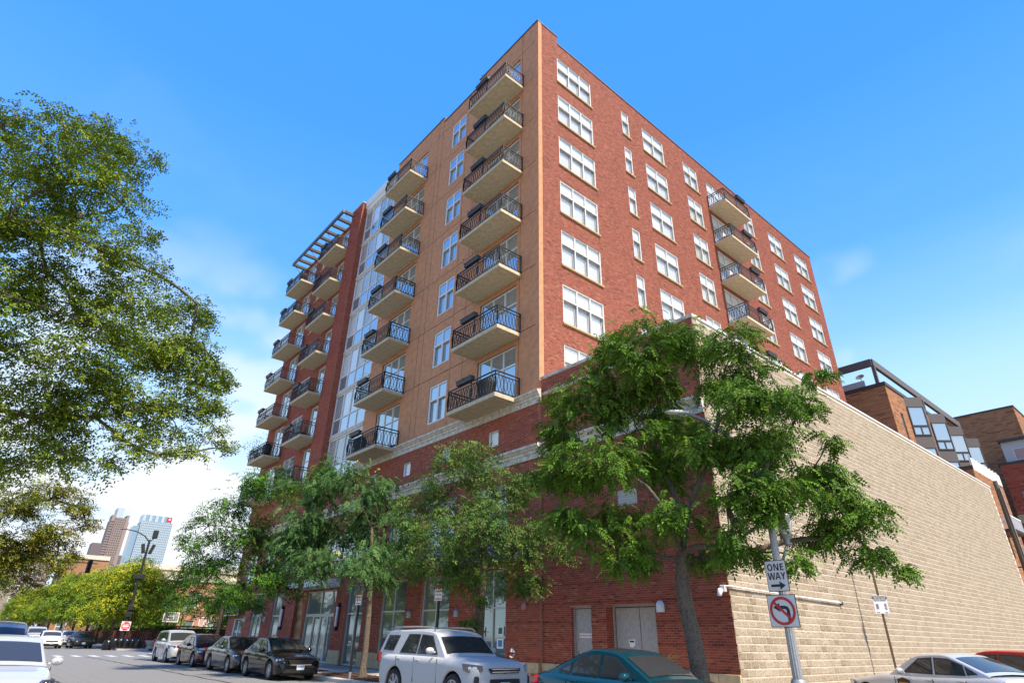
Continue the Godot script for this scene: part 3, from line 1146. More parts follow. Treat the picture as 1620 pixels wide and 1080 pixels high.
func far_part(b: Node, f: Dictionary) -> void:
	# red brick pier, glazed bay and the balconied brick part at the far end
	var holes := [[-52.05, -49.9, 0.15, 2.55], [-48.2, -46.1, 0.83, 4.2], [-44.3, -41.8, 0.83, 4.1]]
	for j in 7:
		var y := STOREY * j
		holes.append([-43.9, -41.65, 11.25 + y, 14.2 + y])
		holes.append([-47.95, -45.6, 12.2 + y, 14.2 + y])
		holes.append([-51.6, -49.45, 11.25 + y, 14.2 + y])
	for x in [-43.9, -47.8, -51.6]:
		holes.append([x, x + 2.2, 5.0, 7.05])
	var w := MB.new()
	wall_sheet(w, f, -53.42, -41.40, 0.1, 35.1, holes, 0.16)
	w.quad(at(f, -53.42, 0.1, -0.25), at(f, -53.42, 0.1), at(f, -53.42, 35.1), at(f, -53.42, 35.1, -0.25))
	var fw := obj(w, "far_brick_wall", mats.mortar, b)
	bricks(fw, f, -53.42, -41.40, 0.83, 35.08, holes, 0)
	cornice(b, -53.42, -41.42, -16.30, 8.28, true)
	for e in [[-52.05, -49.9, 0.15, 2.55], [-48.2, -46.1, 0.83, 4.2], [-44.3, -41.8, 0.83, 4.1]]:
		window(b, f, e[0], e[1], e[2], e[3], 0.12, [1, 1], [1.8, 1.4] if e[3] > 3 else [1], {"name": "shop_window" if e[3] > 3 else "shop_door", "frame": mats.alu if e[3] > 3 else mats.white, "glass": mats.pane_shop, "sash": false, "bar": 0.08})
	for x in [-43.9, -47.8, -51.6]:
		window(b, f, x, x + 2.2, 5.0, 7.05, 0.12, [1, 1], [1.3, 0.7], {"frame": mats.alu, "glass": mats.pane_sky, "sash": false})
	var cap := MB.new()
	cap.box(Vector3(-53.45, 35.1, -16.7), Vector3(-41.45, 35.2, -16.24))
	cap.box(Vector3(-53.40, 34.9, -16.68), Vector3(-41.45, 35.09, -16.40))
	obj(cap, "roof_cap", mats.limestone, b)
	for j in 7:
		var y := STOREY * j
		for e in [[-43.9, -41.65, -45.0, -41.45], [-51.6, -49.45, -52.75, -48.9]]:
			window(b, f, e[0], e[1], 11.25 + y, 14.2 + y, 0.12, [1, 1], [2.0, 0.95], {"name": "balcony_door", "glass": mats.pane_sky, "back": [[null], [null]], "back_name": "curtain", "sash": false})
			balcony(b, f, e[2], e[3], 11.05 + y, 1.42)
		window(b, f, -47.95, -45.6, 12.2 + y, 14.2 + y, 0.10, [1, 1], [1.2, 0.8], {"glass": mats.pane_sky, "sill": 1.0})
	# pier
	var p := MB.new()
	p.box(Vector3(-41.40, 0.15, -16.6), Vector3(-39.40, 35.55, -15.86))
	var pier := obj(p, "brick_pier", mats.mortar, b)
	bricks(pier, frame(Vector3(0, 0, -15.86), Vector3.RIGHT, Vector3.BACK), -41.40, -39.40, 0.83, 35.5, [], 0)
	bricks(pier, frame(Vector3(-39.40, 0, 0), Vector3(0, 0, -1), Vector3.RIGHT), 15.86, 16.40, 0.83, 35.5, [], 0)
	var pc := MB.new()
	pc.cbox(Vector3(-40.4, 35.6, -16.25), Vector3(2.15, 0.1, 0.9), 0.01)
	obj(pc, "pier_cap", mats.limestone, b)
	# glazed bay, a storey at a time, white spandrels between
	var fg := frame(Vector3(0, 0, -16.38), Vector3.RIGHT, Vector3.BACK)
	for j in 7:
		var y := STOREY * j
		window(b, fg, -39.38, -34.32, 10.78 + y, 13.88 + y, 0.0, [1, 1, 1, 1], [1.15, 1.95], {"name": "glazed_bay", "frame": mats.frame, "glass": [mats.pane_sky, mats.pane], "back": [[null], [mats.curtain, mats.blind, mats.room]], "back_name": "curtain", "sash": false, "bar": 0.08})
		var s := MB.new()
		s.cbox(Vector3(-36.85, 14.04 + y, -16.36), Vector3(5.06, 0.31, 0.16), 0.02)
		obj(s, "spandrel", mats.limestone, b)
	strip(b, "bay_cornice", mats.frame, -39.38, -34.32, -16.36, [Vector2(-0.3, 34.71), Vector2(0.08, 34.71), Vector2(0.1, 35.0), Vector2(0.22, 35.1), Vector2(0.24, 35.5), Vector2(0.3, 35.65), Vector2(-0.3, 35.7)])
	# steel pergola over the top balconies
	var rail := MB.new()
	rail.box(Vector3(-52.4, 34.93, -14.95), Vector3(-41.0, 35.25, -14.79))
	obj(rail, "pergola_beam", mats.frame_dark, b)
	for i in 10:
		var x := -52.3 + 11.2 * i / 9.0
		var m := MB.new()
		m.box(Vector3(x - 0.12, 34.96, -16.0 if i == 9 else -16.28), Vector3(x + 0.12, 35.22, -14.96))
		obj(m, "pergola_rafter", mats.pergola_wood, b)
		if i % 3 == 0:
			var k := MB.new()
			k.bar(Vector3(x, 35.05, -15.0), Vector3(x, 33.9, -16.25 if i < 9 else -15.9), 0.05, 0.05)
			obj(k, "pergola_brace", mats.frame_dark, b)
	# convenience store sign band
	var sb := MB.new()
	sb.cbox(Vector3(-51.9, 3.05, -15.95), Vector3(3.0, 0.62, 0.16), 0.02)
	var sign_ := obj(sb, "store_sign", mats.white, b)
	for e in [[-53.35, 2.82, -50.45, 2.98, "red_paint"], [-52.9, 3.12, -51.2, 3.24, "green_paint"]]:
		var s := MB.new()
		s.box(Vector3(e[0], e[1], -15.87), Vector3(e[2], e[3], -15.862))
		obj(s, "stripe", mats[e[4]], sign_)
	var lg := MB.new()
	lg.cbox(Vector3(-51.95, 3.62, -15.95), Vector3(1.5, 0.52, 0.16), 0.02)
	var logo := obj(lg, "sign_block", mats.white, sign_)
	tag(logo, "white sign block with orange and green stripes")
	var st := MB.new()
	st.box(Vector3(-52.65, 3.66, -15.868), Vector3(-51.25, 3.84, -15.86))
	obj(st, "stripe", mats.orange_paint, sign_)
	var st2 := MB.new()
	st2.box(Vector3(-52.65, 3.38, -15.868), Vector3(-51.25, 3.52, -15.86))
	obj(st2, "stripe", mats.green_paint, sign_)


# ---- vehicles ----------------------------------------------------------------------------------
# local axes: x forward, y up, z to the vehicle's right; origin on the road under its middle
func lerp_table(t: Array, x: float) -> float:
	if x <= t[0][0]:
		return t[0][1]
	for i in t.size() - 1:
		if x <= t[i + 1][0]:
			var k: float = (x - t[i][0]) / maxf(t[i + 1][0] - t[i][0], 1e-5)
			k = k * k * (3.0 - 2.0 * k) * 0.35 + k * 0.65
			return lerpf(t[i][1], t[i + 1][1], k)
	return t[-1][1]


func mirrored(o: MB) -> MB:
	var m := MB.new()
	for p in o.v:
		m.v.append(Vector3(p.x, p.y, -p.z))
	for p in o.n:
		m.n.append(Vector3(p.x, p.y, -p.z))
	for i in range(0, o.ix.size(), 3):
		m.ix.append_array(PackedInt32Array([o.ix[i], o.ix[i + 2], o.ix[i + 1]]))
	return m


func both_sides(o: MB) -> Array:
	return [o, mirrored(o)]


func paint(key: String, c: Color, metal := 0.0) -> StandardMaterial3D:
	return mat("paint_" + key, c, 0.32 if metal == 0.0 else 0.30, {"metal": metal, "coat": 1.0, "spec": 0.08})


var wheel_parts := {}


func add_wheel(car: Node, x: float, z: float, r: float, style: String, far: bool) -> void:
	var key := "%s %.2f" % [style, r]
	if not wheel_parts.has(key):
		var tyre := MB.new()
		var w := 0.115
		var turn := Transform3D(Basis(Vector3.RIGHT, PI / 2), Vector3.ZERO)
		tyre.lathe([Vector2(r * 0.66, -w * 0.8), Vector2(r * 0.80, -w), Vector2(r * 0.94, -w * 0.92), Vector2(r, -w * 0.6), Vector2(r, w * 0.6), Vector2(r * 0.94, w * 0.92), Vector2(r * 0.80, w), Vector2(r * 0.66, w * 0.8)], turn, 28)
		var rim := MB.new()
		rim.wheel([Vector2(r * 0.70, w * 0.45), Vector2(r * 0.69, w * 0.82), Vector2(r * 0.63, w * 0.86), Vector2(r * 0.60, w * 0.2), Vector2(0.02, w * 0.1)], turn, 28)
		var spokes := MB.new()
		var n := 10 if style == "dark" else (5 if style == "five" else 7)
		for i in n:
			var t := TAU * i / n
			var d := Vector3(cos(t), sin(t), 0)
			spokes.obox(d * r * 0.36 + Vector3(0, 0, w * 0.66), Vector3(r * 0.56, r * (0.20 if n == 5 else 0.11), 0.03), Basis(d, Vector3(-d.y, d.x, 0), Vector3.BACK))
		spokes.lathe([Vector2(r * 0.18, w * 0.5), Vector2(r * 0.17, w * 0.88), Vector2(0.005, w * 0.92)], turn, 14)
		wheel_parts[key] = [tyre.mesh(), rim.mesh(), spokes.mesh()]
	var m: Array = wheel_parts[key]
	var xf := Transform3D(Basis(Vector3.UP, 0.0 if z > 0 else PI), Vector3(x, r, z))
	var t := inst(m[0], "wheel", mats.tyre, car, xf)
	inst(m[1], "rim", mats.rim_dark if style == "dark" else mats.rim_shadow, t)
	inst(m[2], "spokes", mats.rim_dark if style == "dark" else mats.rim, t)


func vehicle(called: String, label: String, at_: Vector3, turn: float, p: Dictionary, group := "") -> Node3D:
	var car := thing(called, label, p.get("category", "car"), at_, turn, group)
	var L: float = p.L
	var W: float = p.W
	var hl := L / 2
	var body: Material = p.paint
	var wr: float = p.wr
	var xf_: float = hl - p.fo
	var xr: float = xf_ - p.wb
	var ra := wr + 0.065
	var belt: Array = p.belt          # top line of the lower body (x from the front bumper backwards, y)
	var top := []
	for e in belt:
		top.append([hl - e[0], e[1]])
	top.reverse()
	var low: float = 0.20 * p.get("lift", 1.0)
	# stations
	var xs := []
	var n := 56
	for i in n + 1:
		var t := float(i) / n
		xs.append(-hl + L * t)
	for x0 in [xf_, xr]:
		for s in [-1.0, 1.0]:
			xs.append(x0 + s * (ra - 0.001))
			xs.append(x0 + s * (ra + 0.012))
			xs.append(x0 + s * ra * 0.93)
			xs.append(x0 + s * ra * 0.8)
	for e in [0.012, 0.035, 0.07]:
		xs.append(-hl + e)
		xs.append(hl - e)
	xs.sort()
	var rows := []
	for x in xs:
		var yt := lerp_table(top, x)
		var u := absf(x) / hl
		var hw := W / 2 * (1.0 - 0.10 * pow(u, 6.0) - 0.16 * pow(u, 26.0))
		var yb: float = low + 0.10 * pow(u, 14.0)
		for x0 in [xf_, xr]:
			if absf(x - x0) < ra:
				yb = maxf(yb, wr + sqrt(ra * ra - (x - x0) * (x - x0)))
		var sh: float = minf(yt - 0.16, lerp_table(p.get("shoulder", [[-9.0, 0.86], [9.0, 0.86]]), x))
		sh = maxf(sh, yb + 0.02)
		var mid: float = (yb + sh) * 0.5
		var q := [Vector2(yb, hw * 0.955), Vector2(lerpf(yb, mid, 0.5), hw * 0.985), Vector2(mid, hw * 0.997), Vector2(sh, hw), Vector2(lerpf(sh, yt, 0.45), hw * 0.978), Vector2(lerpf(sh, yt, 0.85), hw * 0.925), Vector2(yt, hw * 0.83), Vector2(yt + 0.018, hw * 0.5), Vector2(yt + 0.024, 0.0)]
		var row := PackedVector3Array()
		for k in q.size():
			row.append(Vector3(x, q[k].x, q[k].y))
		for k in range(q.size() - 2, -1, -1):
			row.append(Vector3(x, q[k].x, -q[k].y))
		rows.append(row)
	var bm := MB.new()
	bm.grid(rows)
	for e in [0, rows.size() - 1]:
		var r: PackedVector3Array = rows[e]
		for j in range(1, r.size() - 1):
			if e == 0:
				bm.tri(r[0], r[j], r[j + 1])
			else:
				bm.tri(r[0], r[j + 1], r[j])
	var bo := obj(bm, "body", body, car)
	var un := MB.new()
	un.box(Vector3(-hl + 0.12, low - 0.02, -W / 2 + 0.26), Vector3(hl - 0.12, low + 0.50, W / 2 - 0.26))
	un.box(Vector3(xr + ra + 0.02, low - 0.01, -W / 2 + 0.10), Vector3(xf_ - ra - 0.02, low + 0.2, W / 2 - 0.10))
	obj(un, "underbody", mats.black, car)
	# cabin
	var cab := []
	for e in p.cabin:
		cab.append(Vector2(hl - e[0], e[1]))
	var yb0: float = minf(cab[0].y, cab[-1].y) - 0.03
	var wb: float = W / 2 * p.get("cabin_width", 0.90)
	var tum: float = p.get("tumble", 0.30)
	var wy := func(y: float) -> float: return wb - tum * (y - yb0)
	var prof := []
	for i in cab.size() - 1:
		for k in 6:
			var t := k / 6.0
			var a: Vector2 = cab[maxi(i - 1, 0)]
			var d: Vector2 = cab[mini(i + 2, cab.size() - 1)]
			var straight: Vector2 = (cab[i] as Vector2).lerp(cab[i + 1], t)
			var curved: Vector2 = (cab[i] as Vector2).cubic_interpolate(cab[i + 1], a, d, t)
			prof.append(straight.lerp(curved, 0.55))
	prof.append(cab[-1])
	var crow := []
	var side := MB.new()
	var up_ := PackedVector3Array()
	var dn_ := PackedVector3Array()
	for q in prof:
		var w: float = wy.call(q.y)
		var row := PackedVector3Array()
		for z in [1.0, 0.985, 0.93, 0.7, 0.35, 0.0, -0.35, -0.7, -0.93, -0.985, -1.0]:
			row.append(Vector3(q.x, q.y - (0.03 if absf(z) == 1.0 else (0.012 if absf(z) > 0.97 else 0.0)) + 0.035 * (1.0 - z * z), w * z))
		crow.append(row)
		up_.append(Vector3(q.x, q.y - 0.03, w))
		dn_.append(Vector3(q.x, yb0 - 0.05, wy.call(yb0 - 0.05)))
	var cm := MB.new()
	crow.reverse()
	cm.grid(crow)
	for i in up_.size() - 1:
		if up_[i].y > dn_[i].y or up_[i + 1].y > dn_[i + 1].y:
			side.quad(dn_[i + 1], dn_[i], up_[i], up_[i + 1])
	cm.add(side, Transform3D())
	cm.add(mirrored(side), Transform3D())
	obj(cm, "cabin", p.get("roof_paint", body), car)
	# glass
	var ws := [p.get("ws", [0, 1]), p.get("rw", [cab.size() - 2, cab.size() - 1])]
	for k in 2:
		var i0: int = ws[k][0]
		var a: Vector2 = cab[i0]
		var c: Vector2 = cab[ws[k][1]]
		var lo := 0.10 if k == 0 else 0.10
		var hi := 0.90
		var g := []
		var nn := Vector2(c.y - a.y, a.x - c.x).normalized()
		if nn.y < 0:
			nn = -nn
		for j in 7:
			var t := lerpf(lo, hi, j / 6.0)
			var q: Vector2 = prof[clampi(int(round((i0 + t * (ws[k][1] - i0)) * 6)), 0, prof.size() - 1)]
			var w: float = wy.call(q.y) * 0.90
			var row := PackedVector3Array()
			for z in [1.0, 0.6, 0.3, 0.0, -0.3, -0.6, -1.0]:
				row.append(Vector3(q.x + nn.x * 0.012, q.y + nn.y * 0.012 + 0.035 * (1.0 - z * z * 0.81), w * z))
			g.append(row)
		g.reverse()
		var gm := MB.new()
		gm.grid(g)
		obj(gm, "windscreen" if k == 0 else "rear_window", mats.car_glass, car)
	var nrm := Vector3(0, tum, 1.0).normalized()
	for e in p.windows:
		var pts := PackedVector2Array()
		for q in e:
			pts.append(Vector2(hl - q[0], q[1]))
		# a black rubber surround, then the pane
		var s := MB.new()
		var xfm := Transform3D(Basis(Vector3.RIGHT, Vector3(0, 1, -tum), nrm), Vector3(0, 0, wb + tum * yb0))
		s.prism(pts, xfm, 0.008)
		var inner := Geometry2D.offset_polygon(pts, -0.022)
		for m in both_sides(s):
			var fr := obj(m, "side_window", mats.black, car)
			if inner.size():
				var s2 := MB.new()
				s2.prism(inner[0], Transform3D(xfm.basis, xfm.origin + nrm * 0.006), 0.005)
				obj(s2 if m == s else mirrored(s2), "pane", mats.car_glass, fr)
	# wheels
	for x in [xf_, xr]:
		for z in [1.0, -1.0]:
			add_wheel(car, x, z * (W / 2 - 0.125), wr, p.get("rims", "seven"), false)
	# lamps, mirrors, handles, grille
	for k in 2:
		var s := 1.0 if k == 0 else -1.0
		var hlm := MB.new()
		var lamp: Array = p.lamp     # centre (from front, y, out), size
		var an: float = 0.98
		var bs := Basis(Vector3.UP, PI / 2 - an)
		var poly := PackedVector2Array()
		for q in p.lamp_shape:
			poly.append(Vector2(q[0], q[1]))
		hlm.prism(poly, Transform3D(bs * Basis(Vector3.RIGHT, 0.0), Vector3(hl - lamp[0], lamp[1], W / 2 - lamp[2])), 0.055)
		var m := hlm if k == 0 else mirrored(hlm)
		var lm := obj(m, "headlight", mats.lamp_glass, car)
		var bulb := MB.new()
		for o in [-0.09, 0.05]:
			bulb.lathe([Vector2(0.045, 0), Vector2(0.045, 0.012), Vector2(0.005, 0.018)], Transform3D(bs * Basis(Vector3.RIGHT, PI / 2), Vector3(hl - lamp[0], lamp[1], W / 2 - lamp[2]) + bs * Vector3(o, 0, 0.052)), 12)
		obj(bulb if k == 0 else mirrored(bulb), "reflector", mats.chrome, lm)
		var tl := MB.new()
		tl.cbox(Vector3(-hl + 0.12, p.get("tail_y", 0.85), s * (W / 2 - 0.115)), Vector3(0.24, p.get("tail_h", 0.16), 0.17), 0.02, Basis(Vector3.UP, -0.35 * s))
		obj(tl, "tail_light", mats.tail_glass, car)
		var mi := MB.new()
		var mp := Vector3(hl - p.mirror[0], p.mirror[1], s * (W / 2 + 0.09))
		mi.lathe([Vector2(0.012, -0.10), Vector2(0.07, -0.09), Vector2(0.10, -0.03), Vector2(0.10, 0.05), Vector2(0.06, 0.10), Vector2(0.01, 0.115)], Transform3D(Basis(Vector3(0, 0, 1.15), Vector3(0.75, 0, 0), Vector3(0, 0.8, 0)) , mp), 12)
		mi.bar(mp + Vector3(0.02, -0.03, -s * 0.16), mp + Vector3(0, -0.03, 0), 0.05, 0.035)
		obj(mi, "mirror", p.get("mirror_paint", body), car)
	for hx in p.handles:
		var h := MB.new()
		h.cbox(Vector3(hl - hx[0], hx[1], W / 2 * 0.985 + 0.014), Vector3(0.19, 0.032, 0.028), 0.008)
		for m in both_sides(h):
			obj(m, "door_handle", p.get("handle_paint", body), car)
	# shut lines of the doors
	for sx in p.seams:
		var sm := MB.new()
		sm.box(Vector3(hl - sx - 0.004, low + 0.13, W / 2 * 0.983), Vector3(hl - sx + 0.004, 0.90 * p.get("seam_top", 1.0), W / 2 * 1.0005))
		for m in both_sides(sm):
			obj(m, "door_seam", mats.black, car)
	for g in p.get("front", []):       # flat pieces on the nose: [centre y, half width at bottom, at top, height, out, material, name]
		var q := MB.new()
		var y0: float = g[0] - g[3] / 2
		var y1: float = g[0] + g[3] / 2
		q.prism(PackedVector2Array([Vector2(-g[1], y0), Vector2(g[1], y0), Vector2(g[2], y1), Vector2(-g[2], y1)]), Transform3D(Basis(Vector3.UP, PI / 2), Vector3(hl + g[4] - 0.05, 0, 0)), 0.05)
		obj(q, g[6], g[5], car)
	var pl := MB.new()
	pl.cbox(Vector3(hl + p.get("plate_out", 0.012), p.get("plate_y", 0.48), 0), Vector3(0.014, 0.15, 0.30), 0.003)
	var plo := obj(pl, "licence_plate", mats.plate, car)
	var pb := MB.new()
	pb.box(Vector3(hl + p.get("plate_out", 0.012) + 0.0075, p.get("plate_y", 0.48) + 0.01, -0.13), Vector3(hl + p.get("plate_out", 0.012) + 0.009, p.get("plate_y", 0.48) + 0.06, 0.13))
	obj(pb, "plate_band", mats.blue_paint, plo)
	return car


func sedan(over := {}) -> Dictionary:
	var p := {"L": 4.60, "W": 1.80, "wb": 2.68, "fo": 0.92, "wr": 0.325,
		"belt": [[0.0, 0.50], [0.03, 0.60], [0.12, 0.70], [0.35, 0.78], [0.8, 0.86], [1.30, 0.945], [1.6, 0.95], [2.6, 0.955], [3.5, 0.975], [3.95, 1.0], [4.3, 0.99], [4.48, 0.95], [4.56, 0.80], [4.60, 0.55]],
		"shoulder": [[-2.3, 0.78], [2.3, 0.66]],
		"cabin": [[1.18, 0.93], [2.02, 1.385], [2.55, 1.44], [3.15, 1.415], [4.02, 1.00]],
		"rw": [3, 4],
		"windows": [[[1.62, 0.97], [2.14, 1.335], [2.52, 1.365], [2.56, 0.97]], [[2.62, 0.97], [2.60, 1.365], [3.10, 1.345], [3.42, 1.20], [3.46, 0.98]], [[3.51, 0.99], [3.48, 1.17], [3.72, 1.02]]],
		"lamp": [0.27, 0.68, 0.15], "lamp_shape": [[-0.24, 0.02], [-0.12, -0.07], [0.16, -0.06], [0.22, 0.02], [0.12, 0.075], [-0.16, 0.07]],
		"mirror": [1.72, 1.0], "handles": [[2.48, 0.84], [3.36, 0.86]], "seams": [1.50, 2.59, 3.52],
		"tail_y": 0.84, "plate_y": 0.44,
		"front": []}
	p.front = [[0.60, 0.42, 0.50, 0.11, 0.004, mats.black, "grille"], [0.34, 0.62, 0.55, 0.13, 0.004, mats.black, "lower_intake"]]
	p.merge(over, true)
	return p


func suv(over := {}) -> Dictionary:
	var p := {"L": 4.83, "W": 1.92, "wb": 2.79, "fo": 0.93, "wr": 0.395, "lift": 1.9, "tumble": 0.22, "cabin_width": 0.92, "category": "suv",
		"belt": [[0.0, 0.62], [0.02, 0.80], [0.06, 0.96], [0.16, 1.04], [0.5, 1.08], [1.3, 1.14], [1.6, 1.15], [3.2, 1.16], [4.5, 1.15], [4.74, 1.12], [4.80, 0.95], [4.83, 0.65]],
		"shoulder": [[-2.4, 0.98], [2.4, 0.95]],
		"cabin": [[1.34, 1.12], [1.98, 1.66], [2.6, 1.755], [4.3, 1.745], [4.55, 1.66], [4.80, 1.12]],
		"rw": [4, 5],
		"windows": [[[1.72, 1.18], [2.12, 1.62], [2.66, 1.655], [2.70, 1.18]], [[2.76, 1.18], [2.74, 1.655], [3.34, 1.655], [3.62, 1.18]], [[3.98, 1.22], [3.80, 1.62], [4.42, 1.62], [4.56, 1.24]]],
		"lamp": [0.215, 0.93, 0.15], "lamp_shape": [[-0.30, 0.10], [-0.26, -0.05], [-0.10, -0.10], [0.24, -0.05], [0.22, 0.07]],
		"mirror": [1.83, 1.27], "handles": [[2.56, 1.03], [3.52, 1.04]], "seams": [1.62, 2.73, 3.66], "seam_top": 1.22,
		"tail_y": 1.05, "tail_h": 0.26, "plate_y": 0.56}
	p.front = [[0.88, 0.44, 0.50, 0.10, 0.008, mats.black, "grille"], [0.62, 0.50, 0.46, 0.17, 0.012, mats.black, "lower_grille"]]
	p.merge(over, true)
	return p


func make_vehicles() -> void:
	mat("tyre", Color(0.018, 0.018, 0.018), 0.85)
	mat("rim", Color(0.55, 0.55, 0.56), 0.3, {"metal": 0.8})
	mat("rim_dark", Color(0.06, 0.06, 0.062), 0.4, {"metal": 0.5})
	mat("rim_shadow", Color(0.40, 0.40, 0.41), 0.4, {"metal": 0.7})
	mat("car_glass", Color(0.035, 0.038, 0.04), 0.02, {"metal": 0.1, "spec": 0.6})
	mat("lamp_glass", Color(0.10, 0.10, 0.105), 0.10, {"metal": 0.4, "coat": 1.0})
	mat("tail_glass", Color(0.26, 0.01, 0.01), 0.12, {"coat": 1.0})
	mat("chrome", Color(0.75, 0.75, 0.76), 0.08, {"metal": 1.0})
	mat("plate", Color(0.62, 0.66, 0.70), 0.5)
	var parked := "cars parked along the front kerb"
	# white off-road wagon
	var w := vehicle("parked_suv", "white sport utility vehicle with roof rails parked outside the shop windows", Vector3(-15.02, 0, -10.66), 0.0, suv({"paint": paint("white", Color(0.86, 0.83, 0.76)), "rims": "seven"}), parked)
	for s in [1.0, -1.0]:
		var rr := MB.new()
		rr.tube([Vector3(-2.0, 1.76, s * 0.68), Vector3(-1.85, 1.83, s * 0.68), Vector3(-0.6, 1.84, s * 0.68), Vector3(0.1, 1.82, s * 0.68), Vector3(0.25, 1.75, s * 0.68)], [0.022], 8)
		obj(rr, "roof_rail", mats.galv, w)
		for x0 in [2.415 - 0.93, 2.415 - 0.93 - 2.79]:
			var fl := MB.new()
			var path := []
			for i in 13:
				var t := PI * (i / 12.0 * 1.12 - 0.06)
				path.append(Vector3(x0 + cos(t) * 0.50, 0.395 + sin(t) * 0.50, s * 0.905))
			fl.tube(path, [0.045], 8)
			obj(fl, "wheel_flare", paint("white", Color()), w)
		var fog := MB.new()
		fog.cbox(Vector3(2.30, 0.62, s * 0.80), Vector3(0.16, 0.30, 0.12), 0.03, Basis(Vector3.UP, -0.6 * s))
		obj(fog, "fog_light_recess", mats.black, w)
	var badge := MB.new()
	badge.lathe([Vector2(0.09, 0), Vector2(0.08, 0.015), Vector2(0.005, 0.018)], Transform3D(Basis(Vector3(0, 0, -1), Vector3(1, 0, 0), Vector3(0, -0.7, 0)), Vector3(2.425, 0.88, 0)), 14)
	obj(badge, "badge", mats.rim_dark, w)
	for y in [0.855, 0.915]:
		var br := MB.new()
		br.cbox(Vector3(2.43, y, 0), Vector3(0.03, 0.018, 0.86), 0.004)
		obj(br, "grille_bar", mats.chrome, w)
	var sp := MB.new()
	sp.cbox(Vector3(-2.28, 1.70, 0), Vector3(0.30, 0.05, 1.34), 0.02, Basis(Vector3.BACK, -0.05))
	obj(sp, "rear_spoiler", paint("white", Color()), w)
	var paper := MB.new()
	paper.quad(Vector3(1.02, 1.19, 0.66), Vector3(1.01, 1.21, 0.42), Vector3(0.78, 1.41, 0.50), Vector3(0.77, 1.41, 0.64))
	obj(paper, "dashboard_paper", mats.white, w)

	vehicle("parked_sedan", "dark teal sedan parked in front of the grey steel doors", Vector3(-8.4, 0, -10.6), 0.0, sedan({"L": 4.62, "paint": paint("teal", Color(0.006, 0.052, 0.068), 0.35), "fo": 0.98,
		"cabin": [[1.42, 0.93], [2.22, 1.36], [2.65, 1.425], [3.05, 1.41], [4.15, 1.00]],
		"windows": [[[1.80, 0.97], [2.28, 1.30], [2.60, 1.345], [2.66, 0.97]], [[2.72, 0.97], [2.68, 1.345], [3.10, 1.33], [3.36, 1.23], [3.42, 0.98]], [[3.47, 0.99], [3.43, 1.20], [3.78, 1.03]]], "handles": [[2.58, 0.84], [3.30, 0.86]], "seams": [1.62, 2.69, 3.5], "mirror": [1.88, 1.0]}), parked)
	vehicle("parked_sedan", "black sedan with chrome edged grille, next in line behind the white utility vehicle", Vector3(-27.0, 0, -10.6), 0.0, sedan({"L": 4.5, "paint": paint("black", Color(0.006, 0.006, 0.006)), "front": [[0.62, 0.40, 0.52, 0.16, 0.006, mats.black, "grille"], [0.535, 0.42, 0.42, 0.02, 0.012, mats.chrome, "grille_trim"], [0.33, 0.66, 0.60, 0.13, 0.004, mats.black, "lower_intake"]]}), parked)
	vehicle("parked_sedan", "charcoal grey sedan parked between the black sedan and the maroon hatchback", Vector3(-32.2, 0, -10.6), 0.0, sedan({"L": 4.8, "paint": paint("charcoal", Color(0.055, 0.058, 0.062), 0.6)}), parked)
	vehicle("parked_hatchback", "maroon hatchback parked ahead of the silver crossover", Vector3(-37.6, 0, -10.6), 0.0, sedan({"L": 4.5, "paint": paint("maroon", Color(0.06, 0.010, 0.012), 0.3), "cabin": [[1.10, 0.93], [2.0, 1.42], [2.6, 1.48], [3.5, 1.40], [4.32, 1.00]]}), parked)
	vehicle("parked_crossover", "silver crossover at the end of the line of parked cars", Vector3(-42.8, 0, -10.5), 0.0, suv({"L": 4.58, "W": 1.80, "wr": 0.345, "lift": 1.2, "fo": 0.95, "wb": 2.64, "paint": paint("silver", Color(0.50, 0.50, 0.49), 0.45),
		"belt": [[0.0, 0.52], [0.03, 0.68], [0.12, 0.82], [0.4, 0.93], [1.2, 1.02], [1.5, 1.04], [3.2, 1.06], [4.3, 1.06], [4.5, 1.02], [4.56, 0.85], [4.58, 0.6]],
		"cabin": [[1.15, 1.02], [1.95, 1.58], [2.5, 1.65], [4.0, 1.62], [4.2, 1.55], [4.5, 1.02]],
		"windows": [[[1.55, 1.07], [2.08, 1.52], [2.55, 1.55], [2.58, 1.07]], [[2.64, 1.07], [2.62, 1.55], [3.35, 1.54], [3.5, 1.08]], [[3.56, 1.09], [3.44, 1.53], [3.95, 1.50], [4.15, 1.12]]],
		"lamp": [0.26, 0.80, 0.15], "mirror": [1.65, 1.14], "seam_top": 1.1}), parked)
	# side street, parked nose to the wall
	var bx := Vector3(-5.85, 0, -19.6)
	var bm := vehicle("parked_sedan", "silver sedan with a gold crest on its door, nose towards the tan block wall", bx, PI - 0.37, sedan({"L": 4.63, "paint": paint("silver_pale", Color(0.50, 0.51, 0.52), 0.35), "fo": 0.78, "wb": 2.81,
		"cabin": [[1.52, 0.96], [2.25, 1.375], [2.7, 1.43], [3.15, 1.41], [4.12, 1.02]],
		"windows": [[[1.92, 1.0], [2.36, 1.33], [2.72, 1.36], [2.74, 0.99]], [[2.80, 0.99], [2.78, 1.36], [3.16, 1.345], [3.5, 1.22], [3.56, 1.0]], [[3.60, 1.01], [3.55, 1.20], [3.86, 1.04]]], "handles": [[2.66, 0.86], [3.48, 0.88]], "seams": [1.72, 2.77, 3.6], "mirror": [2.0, 1.03]}), "cars parked on the side street")
	var cr := MB.new()
	cr.prism(PackedVector2Array([Vector2(-0.17, 0.16), Vector2(0.0, 0.21), Vector2(0.17, 0.16), Vector2(0.17, -0.08), Vector2(0.0, -0.22), Vector2(-0.17, -0.08)]), Transform3D(Basis(Vector3.UP, PI), Vector3(0.35, 0.68, -0.898)), 0.012)
	var crest := obj(cr, "door_crest", mat("crest_brown", Color(0.035, 0.014, 0.006), 0.5), bm)
